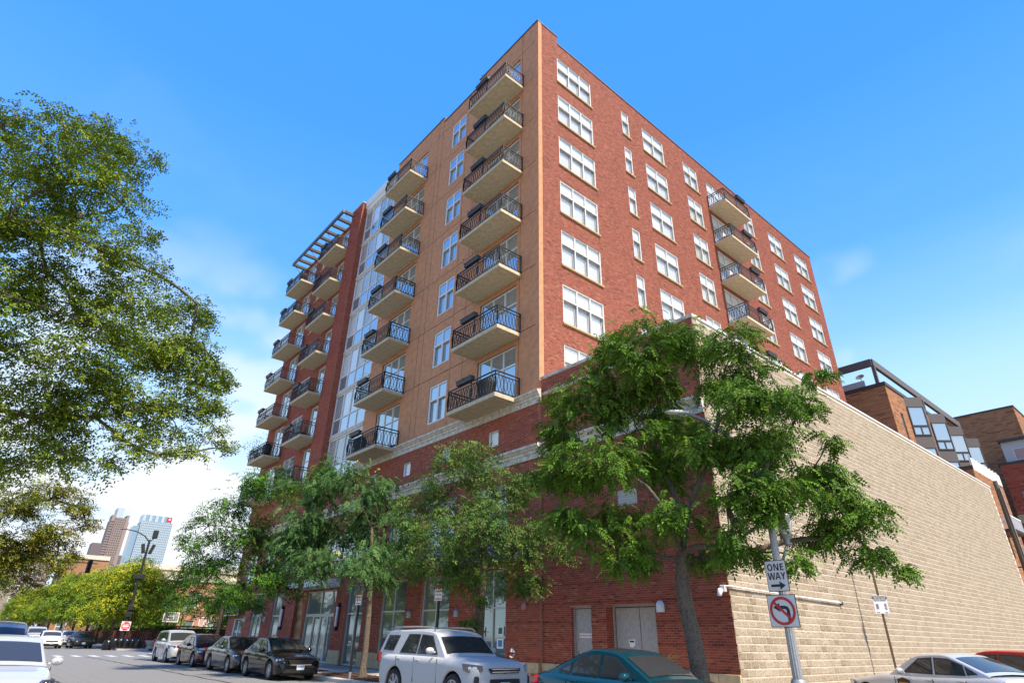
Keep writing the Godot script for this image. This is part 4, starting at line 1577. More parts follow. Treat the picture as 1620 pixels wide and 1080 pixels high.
	var cg := MB.new()
	cg.prism(PackedVector2Array([Vector2(-0.13, 0.10), Vector2(0.13, 0.10), Vector2(0.13, 0.04), Vector2(-0.13, 0.04)]), Transform3D(Basis(Vector3.UP, PI), Vector3(0.35, 0.68, -0.911)), 0.003)
	cg.prism(PackedVector2Array([Vector2(-0.10, -0.02), Vector2(0.10, -0.02), Vector2(0.06, -0.10), Vector2(-0.06, -0.10)]), Transform3D(Basis(Vector3.UP, PI), Vector3(0.35, 0.68, -0.911)), 0.003)
	obj(cg, "crest_print", mat("crest_gold", Color(0.42, 0.22, 0.03), 0.5), crest)
	vehicle("parked_hatchback", "red hatchback with roof rails parked behind the silver sedan with the crest", Vector3(-5.3, 0, -23.4), PI - 0.37, suv({"L": 4.3, "W": 1.80, "wr": 0.33, "lift": 1.1, "fo": 0.9, "wb": 2.6, "paint": paint("red", Color(0.36, 0.012, 0.014)), "category": "car",
		"belt": [[0.0, 0.52], [0.03, 0.66], [0.12, 0.78], [0.4, 0.90], [1.2, 0.98], [1.5, 1.0], [3.2, 1.02], [4.1, 1.02], [4.24, 0.98], [4.28, 0.82], [4.3, 0.6]],
		"cabin": [[1.2, 0.98], [1.95, 1.46], [2.5, 1.53], [3.7, 1.50], [3.95, 1.42], [4.26, 1.0]],
		"windows": [[[1.58, 1.04], [2.05, 1.40], [2.5, 1.44], [2.54, 1.03]], [[2.6, 1.03], [2.58, 1.44], [3.2, 1.42], [3.4, 1.04]], [[3.46, 1.05], [3.34, 1.41], [3.7, 1.38], [3.9, 1.08]]],
		"lamp": [0.26, 0.76, 0.15], "mirror": [1.68, 1.1], "seam_top": 1.05}), "cars parked on the side street")
	# far side of the front street
	var opp := "cars on the far left of the street"
	vehicle("silver_sedan", "silver sedan seen head on, with the leafy elm overhanging it", Vector3(-17.4, 0, -0.85), 0.0, sedan({"L": 4.8, "W": 1.84, "paint": paint("silver_warm", Color(0.55, 0.55, 0.54), 0.4)}), opp)
	vehicle("grey_suv", "grey sport utility vehicle with roof bars directly behind the silver sedan", Vector3(-25.0, 0, -0.95), 0.0, suv({"paint": paint("grey", Color(0.30, 0.31, 0.32), 0.4)}), opp)
	vehicle("white_sedan", "white sedan waiting beyond the far crossing", Vector3(-75.0, 0, -7.2), 0.0, sedan({"L": 4.85, "W": 1.86, "paint": paint("white2", Color(0.72, 0.70, 0.66))}), opp)
	vehicle("dark_sedan", "dark grey sedan parked to the right of the waiting white sedan", Vector3(-75.6, 0, -9.75), 0.0, sedan({"paint": paint("charcoal", Color())}), opp)
	var far := [[-83.5, -9.6, "white", "white sedan in the far queue beyond the crossing"], [-82.5, -6.6, "silver", "silver wagon behind the waiting white sedan"], [-92.0, -7.3, "black", "black car far down the street behind the wagon"], [-78.0, -2.4, "black", "black car far down the left kerb"], [-88.0, -2.2, "charcoal", "charcoal car far down the left kerb"], [-98.0, -2.0, "maroon", "maroon car far down the left kerb"], [-92.5, -9.6, "charcoal", "charcoal car parked behind the far white sedan"]]
	for e in far:
		vehicle("distant_car", e[3], Vector3(e[0], 0, e[1]), 0.0, (suv if e[2] == "silver" else sedan).call({"paint": mats["paint_" + e[2]]}), opp)


# ---- ground --------------------------------------------------------------------------------------
func sheet(called: String, m: Material, lo: Vector2, hi: Vector2, y: float, parent: Node = null) -> MeshInstance3D:
	var mb := MB.new()
	mb.quad(Vector3(lo.x, y, hi.y), Vector3(hi.x, y, hi.y), Vector3(hi.x, y, lo.y), Vector3(lo.x, y, lo.y))
	var o := obj(mb, called, m, parent)
	if parent == null:
		tag(o, "", "", "", "structure")
	return o


func pavement(called: String, lo: Vector2, hi: Vector2, flags := true) -> void:
	# a raised walk: concrete base, a kerb of stone lengths all round, flags with open joints
	var h := 0.13
	var mb := MB.new()
	mb.box(Vector3(lo.x + 0.15, -0.05, lo.y + 0.15), Vector3(hi.x - 0.15, h - 0.02, hi.y - 0.15))
	var o := obj(mb, called, mats.joint_concrete, null)
	tag(o, "", "", "", "structure")
	if not flags:
		sheet("surface", mats.concrete, lo + Vector2(0.15, 0.15), hi - Vector2(0.15, 0.15), h, o)
	for e in [[0, lo.y, lo.y + 0.149], [0, hi.y - 0.149, hi.y], [1, lo.x, lo.x + 0.149], [1, hi.x - 0.149, hi.x]]:
		var a := lo.x + 0.15 if e[0] == 0 else lo.y
		var b := hi.x - 0.15 if e[0] == 0 else hi.y
		var n := clampi(int(round((b - a) / 2.4)), 1, 24)
		for i in n:
			var p := a + (b - a) * i / n + 0.004
			var q := a + (b - a) * (i + 1) / n - 0.004
			var k := MB.new()
			if e[0] == 0:
				k.cbox(Vector3((p + q) / 2, h / 2 - 0.02, (e[1] + e[2]) / 2), Vector3(q - p, h + 0.04, e[2] - e[1]), 0.015)
			else:
				k.cbox(Vector3((e[1] + e[2]) / 2, h / 2 - 0.02, (p + q) / 2), Vector3(e[2] - e[1], h + 0.04, q - p), 0.015)
			obj(k, "kerb_stone", mats.concrete, o)
	if flags:
		var nx := int(round((hi.x - lo.x - 0.3) / 1.5))
		var nz := maxi(1, int(round((hi.y - lo.y - 0.3) / 1.5)))
		for i in nx:
			for j in nz:
				var w := (hi.x - lo.x - 0.3) / nx
				var d := (hi.y - lo.y - 0.3) / nz
				var f := MB.new()
				f.cbox(Vector3(lo.x + 0.15 + w * (i + 0.5), h - 0.03 + rng.randf_range(-0.003, 0.003), lo.y + 0.15 + d * (j + 0.5)), Vector3(w - 0.012, 0.06, d - 0.012), 0.006)
				obj(f, "paving_flag", mats.concrete if rng.randf() < 0.7 else mats.concrete_2, o)


func make_ground() -> void:
	mat("joint_concrete", Color(0.13, 0.12, 0.11), 0.95)
	mat("concrete_2", Color(0.33, 0.31, 0.285), 0.9, {"tex": texs["stain"], "scale": 0.25})
	mat("earth", Color(0.26, 0.245, 0.20), 1.0, {"tex": texs["grain"], "scale": 0.2})
	sheet("ground", mats.earth, Vector2(-3000, -2000), Vector2(1500, 2000), -0.06)
	sheet("road", mats.asphalt, Vector2(-900, -11.5), Vector2(200, 2.0), 0.0)
	sheet("side_road", mats.asphalt, Vector2(-8.3, -400), Vector2(7.0, -11.5), 0.0)
	sheet("side_road", mats.asphalt, Vector2(-5.0, 2.0), Vector2(7.0, 400), 0.0)
	sheet("cross_road", mats.asphalt, Vector2(-66.5, -300), Vector2(-55.0, -11.5), 0.0)
	sheet("cross_road", mats.asphalt, Vector2(-66.5, 2.0), Vector2(-55.0, 300), 0.0)
	pavement("front_pavement", Vector2(-54.9, -16.20), Vector2(-5.6, -11.5))
	pavement("side_pavement", Vector2(-9.55, -53.4), Vector2(-8.3, -16.25))
	pavement("pavement", Vector2(-900, -14.0), Vector2(-66.6, -11.5), false)
	pavement("pavement", Vector2(-900, 2.0), Vector2(-66.6, 6.0), false)
	pavement("pavement", Vector2(-54.9, 2.0), Vector2(-5.1, 6.0), false)
	pavement("pavement", Vector2(7.1, -300.0), Vector2(12.0, -11.6), false)
	# mulched strip round the street trees
	var bed := MB.new()
	for e in [[-26.6, -19.0], [-33.5, -28.5], [-18.0, -14.0], [-10.0, -7.0]]:
		var m := MB.new()
		m.cbox(Vector3((e[0] + e[1]) / 2, 0.115, -12.75), Vector3(e[1] - e[0], 0.07, 1.75), 0.03)
		var o := obj(m, "planting_bed", mats.mulch)
		tag(o, "", "", "", "structure")
		# bark chips lying about
		var buf := PackedFloat32Array()
		for i in 420:
			var p := Vector3(rng.randf_range(e[0] + 0.06, e[1] - 0.06), 0.156, rng.randf_range(-13.56, -11.94))
			var bs := Basis(Vector3.UP, rng.randf() * TAU) * Basis(Vector3.RIGHT, rng.randf_range(-0.5, 0.5)) * Basis.from_scale(Vector3(rng.randf_range(0.04, 0.10), 0.012, rng.randf_range(0.02, 0.04)))
			slot(buf, Transform3D(bs, p), Color(0.10, 0.045, 0.026) * rng.randf_range(0.5, 1.3))
		var chip := MB.new()
		chip.obox(Vector3.ZERO, Vector3.ONE)
		many(chip.mesh(), "bark_chips", mats.chip, o, buf)
	# white bars of the far crossing, sealed cracks
	for i in 12:
		var z := -11.1 + 1.02 * i
		sheet("crossing_bar", mats.paint_white, Vector2(-54.0, z), Vector2(-51.2, z + 0.42), 0.005)
	for e in [[[-51.0, -7.2], [-46.0, -7.45], [-41.0, -7.55], [-35.5, -7.8], [-30.0, -7.9], [-22.0, -8.15], [-14.0, -8.2]], [[-37.0, -2.6], [-33.0, -2.9], [-31.0, -3.3], [-27.5, -3.2], [-24.0, -3.6], [-21.0, -3.5]], [[-31.0, -3.3], [-30.6, -2.2], [-31.2, -1.4]]]:
		var mb := MB.new()
		for i in e.size() - 1:
			var a := Vector3(e[i][0], 0.006, e[i][1])
			var b := Vector3(e[i + 1][0], 0.006, e[i + 1][1])
			var n := 6
			for k in n:
				var p := a.lerp(b, float(k) / n) + Vector3(0, 0, sin((i * n + k) * 2.7) * 0.05)
				var q := a.lerp(b, float(k + 1) / n) + Vector3(0, 0, sin((i * n + k + 1) * 2.7) * 0.05)
				var s := (q - p).cross(Vector3.UP).normalized() * 0.05
				mb.quad(p + s, q + s, q - s, p - s)
		tag(obj(mb, "sealed_crack", mats.tar), "", "", "", "structure")


# ---- street furniture ------------------------------------------------------------------------------
func lantern_body(o: Node, p: Vector3) -> void:
	var neck := MB.new()
	neck.lathe([Vector2(0.03, 0), Vector2(0.10, 0.02), Vector2(0.10, 0.05), Vector2(0.06, 0.09), Vector2(0.13, 0.20), Vector2(0.15, 0.22), Vector2(0.15, 0.25), Vector2(0.05, 0.26)], Transform3D(Basis(), p), 18)
	obj(neck, "lantern_base", mats.galv, o)
	var gl := MB.new()
	gl.lathe([Vector2(0.12, 0.255), Vector2(0.15, 0.34), Vector2(0.19, 0.50), Vector2(0.195, 0.60), Vector2(0.18, 0.63)], Transform3D(Basis(), p), 18)
	obj(gl, "lantern_globe", mat("globe", Color(0.62, 0.62, 0.58), 0.35), o)
	var cap := MB.new()
	cap.lathe([Vector2(0.20, 0.62), Vector2(0.20, 0.65), Vector2(0.13, 0.74), Vector2(0.05, 0.78), Vector2(0.03, 0.84), Vector2(0.004, 0.88)], Transform3D(Basis(), p), 18)
	obj(cap, "lantern_cap", mats.galv, o)


func cobra_head(o: Node, p: Vector3, d: Vector3) -> void:
	var z := d.normalized()
	var x := Vector3.UP.cross(z)
	var bs := Basis(x, Vector3.UP, z)
	var hd := MB.new()
	var rows := []
	for e in [[-0.05, 0.03, 0.03], [0.06, 0.07, 0.06], [0.22, 0.12, 0.085], [0.42, 0.15, 0.095], [0.60, 0.14, 0.085], [0.70, 0.08, 0.05], [0.73, 0.01, 0.01]]:
		var row := PackedVector3Array()
		for j in 14:
			var t := -TAU * j / 14
			row.append(p + bs * Vector3(cos(t) * e[1], maxf(sin(t), -0.25) * e[2], e[0]))
		rows.append(row)
	hd.grid(rows, true)
	obj(hd, "lamp_head", mats.coping, o)
	var ln := MB.new()
	ln.cbox(p + bs * Vector3(0, -0.03, 0.42), Vector3(0.22, 0.05, 0.36), 0.02, bs)
	obj(ln, "lamp_lens", mat("globe", Color()), o)


func make_street_furniture() -> void:
	# street light with two signs
	var at_ := Vector3(-6.34, 0.13, -12.93)
	var l := thing("street_light", "grey fluted street light pole carrying two traffic signs", "street light", at_)
	var b := MB.new()
	b.lathe([Vector2(0.24, 0), Vector2(0.24, 0.12), Vector2(0.19, 0.20), Vector2(0.17, 0.75), Vector2(0.12, 0.85)], Transform3D(), 16)
	obj(b, "pole_base", mats.galv, l)
	var p := MB.new()
	for i in 12:    # shallow flutes
		var t0 := TAU * i / 12
		var t1 := TAU * (i + 1) / 12
		var tm := (t0 + t1) / 2
		var r0 := 0.098
		var r1 := 0.062
		for k in 2:
			var ta := t0 if k == 0 else tm
			var tb := tm if k == 0 else t1
			var ra := 1.0 if k == 0 else 0.90
			var rb := 0.90 if k == 0 else 1.0
			p.quad(Vector3(sin(ta) * r0 * ra, 0.8, cos(ta) * r0 * ra), Vector3(sin(tb) * r0 * rb, 0.8, cos(tb) * r0 * rb), Vector3(sin(tb) * r1 * rb, 5.0, cos(tb) * r1 * rb), Vector3(sin(ta) * r1 * ra, 5.0, cos(ta) * r1 * ra))
	obj(p, "pole", mats.galv, l)
	var arm := MB.new()
	arm.tube([Vector3(0, 4.3, 0), Vector3(-0.04, 4.75, 0), Vector3(-0.30, 5.45, 0), Vector3(-0.70, 6.0, 0), Vector3(-1.2, 6.5, 0), Vector3(-1.75, 6.85, 0)], [0.055, 0.05, 0.045, 0.042, 0.038, 0.035], 10)
	obj(arm, "lamp_arm", mats.galv, l)
	cobra_head(l, Vector3(-1.7, 6.84, 0), Vector3(-1, 0.25, 0))
	var br := MB.new()
	br.tube([Vector3(0, 3.0, 0), Vector3(0, 3.12, -0.3), Vector3(0, 3.35, -0.50), Vector3(0, 3.42, -0.62)], [0.03], 8)
	obj(br, "lantern_bracket", mats.galv, l)
	lantern_body(l, Vector3(0, 3.42, -0.62))
	# one way sign
	var s := thing("one_way_sign", "white one way sign with black arrow pointing right on the street light pole", "sign", Vector3(-6.34, 2.87, -12.80))
	sign_plate(s, 0.457, 0.61)
	words("ONE", 0.135, "lettering", mats.black, s, Transform3D(Basis.from_scale(Vector3(0.95, 1, 1)), Vector3(0, 0.165, 0.0145)), 0.003)
	words("WAY", 0.135, "lettering", mats.black, s, Transform3D(Basis.from_scale(Vector3(0.95, 1, 1)), Vector3(0, -0.01, 0.0145)), 0.003)
	var ar := MB.new()
	ar.prism(PackedVector2Array([Vector2(-0.15, -0.025), Vector2(0.04, -0.025), Vector2(0.03, -0.085), Vector2(0.16, 0.0), Vector2(0.03, 0.085), Vector2(0.04, 0.025), Vector2(-0.15, 0.025)]), Transform3D(Basis(), Vector3(0, -0.19, 0.012)), 0.004)
	obj(ar, "arrow", mats.black, s)
	# no left turn sign
	var n := thing("no_left_turn_sign", "white no left turn sign with red ring on the street light pole", "sign", Vector3(-6.34, 2.20, -12.80))
	sign_plate(n, 0.61, 0.61)
	var tn := MB.new()
	tn.prism(PackedVector2Array([Vector2(0.09, -0.20), Vector2(0.15, -0.20), Vector2(0.15, 0.02), Vector2(0.12, 0.075), Vector2(0.06, 0.095), Vector2(-0.05, 0.095), Vector2(-0.05, 0.15), Vector2(-0.19, 0.065), Vector2(-0.05, -0.02), Vector2(-0.05, 0.035), Vector2(0.05, 0.035), Vector2(0.085, 0.015)]), Transform3D(Basis(), Vector3(0, 0, 0.0115)), 0.004)
	obj(tn, "arrow", mats.black, n)
	var ring := MB.new()
	for i in 40:
		var a := TAU * i / 40
		var c := TAU * (i + 1) / 40
		var ia := Vector3(cos(a), sin(a), 0)
		var ic := Vector3(cos(c), sin(c), 0)
		var z := Vector3(0, 0, 0.019)
		ring.quad(ia * 0.215 + z, ia * 0.268 + z, ic * 0.268 + z, ic * 0.215 + z)
	ring.obox(Vector3(0, 0, 0.0172), Vector3(0.46, 0.05, 0.003), Basis(Vector3.BACK, -PI / 4))
	obj(ring, "red_ring", mats.red_paint, n)

	# towing notice on a rusty post by the block wall
	var wp := thing("notice_post", "thin rusty post with a white printed notice by the tan wall", "sign", Vector3(-8.85, 0.1, -25.3), -0.95)
	var q := MB.new()
	q.box(Vector3(-0.035, 0, -0.03), Vector3(0.035, 5.6, 0.03))
	obj(q, "post", mats.rust_post, wp)
	var pn := MB.new()
	pn.cbox(Vector3(0.05, 2.83, 0), Vector3(0.012, 0.60, 0.46), 0.003)
	var pno := obj(pn, "notice", mats.white, wp)
	var face := Basis(Vector3.UP, PI / 2)
	var pr := MB.new()
	for e in [[0.0, 0.285, 0.43, 0.014], [0.0, 0.165, 0.43, 0.014]]:
		pr.box(Vector3(0.057, 2.83 + e[1] - e[3] / 2, -e[2] / 2), Vector3(0.059, 2.83 + e[1] + e[3] / 2, e[2] / 2))
	for e in [[-0.21, 0.165, 0.012, 0.12], [0.21, 0.165, 0.012, 0.12]]:
		pr.box(Vector3(0.057, 2.83 + e[1], e[0] - 0.006), Vector3(0.059, 2.83 + e[1] + e[3], e[0] + 0.006))
	for i in 5:      # two small pictograms and rows of fine print
		pr.box(Vector3(0.057, 2.68 + 0.035 * i, 0.08), Vector3(0.059, 2.70 + 0.035 * i, 0.17))
		pr.box(Vector3(0.057, 2.66 + 0.045 * i, -0.18), Vector3(0.059, 2.685 + 0.045 * i, -0.12 + 0.02 * (i % 2)))
	pr.box(Vector3(0.057, 2.555, -0.18), Vector3(0.059, 2.575, -0.08))
	pr.box(Vector3(0.057, 2.555, 0.08), Vector3(0.059, 2.575, 0.18))
	obj(pr, "print", mats.black, pno)
	words("WARNING", 0.075, "lettering", mats.black, pno, Transform3D(face, Vector3(0.058, 3.055, 0)), 0.003)
	words("PRIVATE PROPERTY", 0.032, "lettering", mats.black, pno, Transform3D(face, Vector3(0.058, 2.955, 0)), 0.003)

	parking_sign(Vector3(-23.15, 0.13, -11.9), "white and red no parking sign on a black post beside the mulched bed")
	parking_sign(Vector3(-17.55, 0.13, -11.9), "white and red no parking sign standing behind the white utility vehicle")
	# things fixed to the front wall
	for e in [[-30.02, "shop windows and the narrow glass door"], [-26.26, "first and second shop windows from the entrance"], [-22.45, "second and third shop windows from the entrance"]]:
		wall_lamp(Vector3(e[0], 2.52, -16.20), "silver half dome wall lamp between the " + e[1], mats.galv)
	wall_lamp(Vector3(-49.3, 2.47, -16.28), "silver half dome wall lamp beside the white store door", mats.galv)
	wall_lamp(Vector3(-45.2, 2.47, -16.28), "silver half dome wall lamp between the two store windows", mats.galv)
	wall_lamp(Vector3(-11.95, 2.55, -16.34), "silver half dome wall lamp beside the double steel door", mats.coping)
	for x in [-41.0, -33.75]:
		var t := thing("tube_lamp", "tall white tube lamp on the %s" % ("tall projecting brick pier" if x < -39 else "brick between the entrance and the narrow glass door"), "lamp", Vector3(x, 2.0, -15.83 if x < -39 else -16.20), 0.0, "tube lamps by the entrance")
		var g := MB.new()
		g.tube([Vector3(0, 0, 0.12), Vector3(0, 1.0, 0.12)], [0.07], 12)
		obj(g, "tube", mats.white, t)
		var m := MB.new()
		m.cbox(Vector3(0, 1.10, 0.06), Vector3(0.17, 0.2, 0.18), 0.02)
		m.cbox(Vector3(0, -0.10, 0.06), Vector3(0.17, 0.2, 0.18), 0.02)
		m.box(Vector3(-0.04, 0, 0), Vector3(0.04, 1.0, 0.03))
		obj(m, "bracket", mats.black, t)
	# alarm strobe, fire hose inlet
	var al := thing("fire_alarm_bell", "round pink alarm bell on the brick near the corner jog", "alarm bell", Vector3(-18.12, 2.70, -16.21))
	var bell := MB.new()
	bell.lathe([Vector2(0.14, 0), Vector2(0.14, 0.03), Vector2(0.10, 0.075), Vector2(0.005, 0.085)], Transform3D(Basis(Vector3.RIGHT, PI / 2), Vector3.ZERO), 18)
	obj(bell, "bell", mat("bell_pink", Color(0.42, 0.16, 0.15), 0.5), al)
	var bb := MB.new()
	bb.lathe([Vector2(0.03, 0.08), Vector2(0.03, 0.11), Vector2(0.003, 0.115)], Transform3D(Basis(Vector3.RIGHT, PI / 2), Vector3.ZERO), 10)
	obj(bb, "hub", mats.galv, al)
	var fd := thing("hose_inlet", "red capped brass fire hose inlet low on the brick wall", "hose inlet", Vector3(-18.79, 1.10, -16.21))
	var disc := MB.new()
	disc.lathe([Vector2(0.16, 0), Vector2(0.16, 0.02), Vector2(0.005, 0.03)], Transform3D(Basis(Vector3.RIGHT, PI / 2), Vector3.ZERO), 18)
	obj(disc, "plate", mats.chrome, fd)
	for x in [-0.07, 0.07]:
		var c := MB.new()
		c.tube([Vector3(x, 0, 0.02), Vector3(x * 1.3, -0.02, 0.14)], [0.045], 10)
		obj(c, "cap", mats.red_paint, fd)
	# camera with its conduit on the corner
	var cm := thing("security_camera", "white security camera at the brick corner with a long conduit", "camera", Vector3(-9.72, 2.97, -16.36))
	var cb := MB.new()
	cb.cbox(Vector3(0, 0, 0.05), Vector3(0.16, 0.18, 0.10), 0.01)
	obj(cb, "mount", mats.white, cm)
	var cl := MB.new()
	cl.lathe([Vector2(0.005, -0.20), Vector2(0.06, -0.18), Vector2(0.075, -0.06), Vector2(0.06, 0.0), Vector2(0.02, 0.03)], Transform3D(Basis(Vector3.RIGHT, -0.4), Vector3(-0.03, -0.02, 0.17)), 14)
	obj(cl, "housing", mats.white, cm)
	var cd := MB.new()
	cd.tube([Vector3(0.0, 0.06, 0.05), Vector3(0.21, 0.06, 0.04), Vector3(0.215, 0.05, -0.3), Vector3(0.215, -0.05, -7.2)], [0.022], 8)
	obj(cd, "conduit", mats.coping, cm)
	var ce := MB.new()
	ce.cbox(Vector3(0.21, -0.06, -7.25), Vector3(0.08, 0.13, 0.1), 0.01)
	obj(ce, "junction_box", mats.rim_dark, cm)
	# posters in the third shop window
	for e in [[-19.66, 1.84, "poster with a dark green plant picture", mats.green_paint], [-19.66, 1.40, "poster with a turquoise sea picture", mats.blue_paint], [-20.83, 1.80, "blue poster in the left half of the last shop window", mats.blue_paint]]:
		var ps := thing("poster", "white bordered " + e[2], "poster", Vector3(e[0], e[1], -16.34), 0.0, "posters in the shop window")
		var m := MB.new()
		m.box(Vector3(-0.2, -0.17, 0), Vector3(0.2, 0.17, 0.006))
		obj(m, "paper", mats.white, ps)
		var m2 := MB.new()
		m2.box(Vector3(-0.12, -0.10, 0.0065), Vector3(0.12, 0.12, 0.009))
		obj(m2, "picture", e[3], ps)
	# utility pole with wires at the end of the block wall
	var u := thing("utility_pole", "weathered wooden utility pole with a steel arm past the tan wall", "utility pole", Vector3(-9.35, 0, -54.6))
	var um := MB.new()
	um.tube([Vector3(0, 0, 0), Vector3(0, 6, 0), Vector3(0, 12.5, 0)], [0.21, 0.19, 0.15], 12)
	obj(um, "pole", mats.wood_pole, u)
	var ua := MB.new()
	ua.bar(Vector3(0.1, 6.6, 0), Vector3(-1.0, 6.6, 0.2), 0.06, 0.08)
	obj(ua, "arm", mats.rim_dark, u)
	var uc := MB.new()
	uc.tube([Vector3(0.19, 0, 0.1), Vector3(0.17, 12.0, 0.1)], [0.035], 8)
	obj(uc, "conduit", mats.galv, u)
	var ug := MB.new()
	ug.tube([Vector3(-0.95, 6.55, 0.2), Vector3(-0.9, 3.0, 1.0), Vector3(-0.85, 0.1, 1.8)], [0.03], 6)
	obj(ug, "guy_wire", mats.rust_post, u)


func sign_plate(s: Node, w: float, h: float) -> void:
	var rim := MB.new()
	rim.cbox(Vector3(0, 0, 0), Vector3(w, h, 0.016), 0.003)
	obj(rim, "border", mats.black, s)
	var f := MB.new()
	f.box(Vector3(-w / 2 + 0.014, -h / 2 + 0.014, 0.0081), Vector3(w / 2 - 0.014, h / 2 - 0.014, 0.0112))
	obj(f, "face", mats.sign_face, s)
	for y in [h / 2 - 0.05, -h / 2 + 0.05]:
		var b := MB.new()
		b.lathe([Vector2(0.011, 0), Vector2(0.009, 0.006), Vector2(0.001, 0.008)], Transform3D(Basis(Vector3.RIGHT, PI / 2), Vector3(0, y, 0.012)), 8)
		obj(b, "bolt", mats.galv, s)
	var br := MB.new()
	br.box(Vector3(-0.03, -h * 0.35, -0.06), Vector3(0.03, h * 0.35, -0.0085))
	obj(br, "bracket", mats.galv, s)


func parking_sign(at_: Vector3, label: String) -> void:
	var s := thing("parking_sign", label, "sign", at_, 0.35, "parking signs along the front kerb")
	var p := MB.new()
	p.box(Vector3(-0.03, 0, -0.03), Vector3(0.03, 3.05, 0.03))
	obj(p, "post", mats.black, s)
	var ft := MB.new()
	ft.lathe([Vector2(0.05, 0), Vector2(0.05, 0.2), Vector2(0.03, 0.22)], Transform3D(), 10)
	obj(ft, "post_foot", mats.galv, s)
	var m := MB.new()
	m.cbox(Vector3(0, 2.78, 0.04), Vector3(0.30, 0.50, 0.01), 0.003)
	var f := obj(m, "sign_panel", mats.white, s)
	var r := MB.new()
	r.box(Vector3(-0.145, 2.90, 0.0455), Vector3(0.145, 3.02, 0.048))
	r.box(Vector3(-0.12, 2.565, 0.0455), Vector3(0.12, 2.60, 0.048))
	obj(r, "red_band", mats.red_paint, f)
	words("NO PARKING", 0.05, "lettering", mats.red_paint, f, Transform3D(Basis.from_scale(Vector3(0.75, 1, 1)), Vector3(0, 2.81, 0.047)), 0.002)
	words("TOW ZONE", 0.05, "lettering", mats.red_paint, f, Transform3D(Basis.from_scale(Vector3(0.75, 1, 1)), Vector3(0, 2.71, 0.047)), 0.002)


func wall_lamp(p: Vector3, label: String, m: Material) -> void:
	var t := thing("wall_lamp", label, "lamp", p, 0.0, "half dome lamps on the brick front")
	var d := MB.new()
	var rows := []
	for i in 8:
		var a := PI / 2 * i / 7.0
		var r := 0.135 * cos(a) + 0.002
		var y := 0.02 + 0.16 * sin(a)
		var row := PackedVector3Array()
		for j in 11:
			var b := PI * j / 10.0
			row.append(Vector3(cos(b) * r, y, sin(b) * r * 1.15))
		row.reverse()
		rows.append(row)
	var skirt := PackedVector3Array()
	for j in 11:
		var b := PI * (10 - j) / 10.0
		skirt.append(Vector3(cos(b) * 0.137, -0.16, sin(b) * 0.158))
	rows.insert(0, skirt)
	d.grid(rows)
	obj(d, "dome", m, t)
	var bk := MB.new()
	bk.cbox(Vector3(0, 0, 0.012), Vector3(0.24, 0.26, 0.02), 0.005)
	obj(bk, "backplate", mats.galv, t)


# ---- balcony furnishing -----------------------------------------------------------------------------
func tuft(parent: Node, called: String, at_: Vector3, size: Vector3, count: int, colours: Array, leaf := 0.07) -> void:
	var buf := PackedFloat32Array()
	for i in count:
		var d := Vector3(rng.randfn(), absf(rng.randfn()), rng.randfn()) * 0.42
		var bs := Basis(Vector3.UP, rng.randf() * TAU) * Basis(Vector3.RIGHT, rng.randf_range(-1.2, 1.2)) * Basis(Vector3.BACK, rng.randf_range(-0.8, 0.8))
		slot(buf, Transform3D(bs.scaled(Vector3.ONE * leaf * rng.randf_range(0.7, 1.4)), at_ + d * size), (colours[rng.randi() % colours.size()] as Color) * rng.randf_range(0.7, 1.3))
	many(leaf_mesh(), called, mats.leaf, parent, buf)


var one_leaf: ArrayMesh


func leaf_mesh() -> ArrayMesh:
	if one_leaf == null:
		var m := MB.new()
		m.quad(Vector3(0, 0, 0), Vector3(0.3, 0.06, 0.5), Vector3(0, 0.02, 1.0), Vector3(-0.3, 0.06, 0.5))
		one_leaf = m.mesh()
	return one_leaf


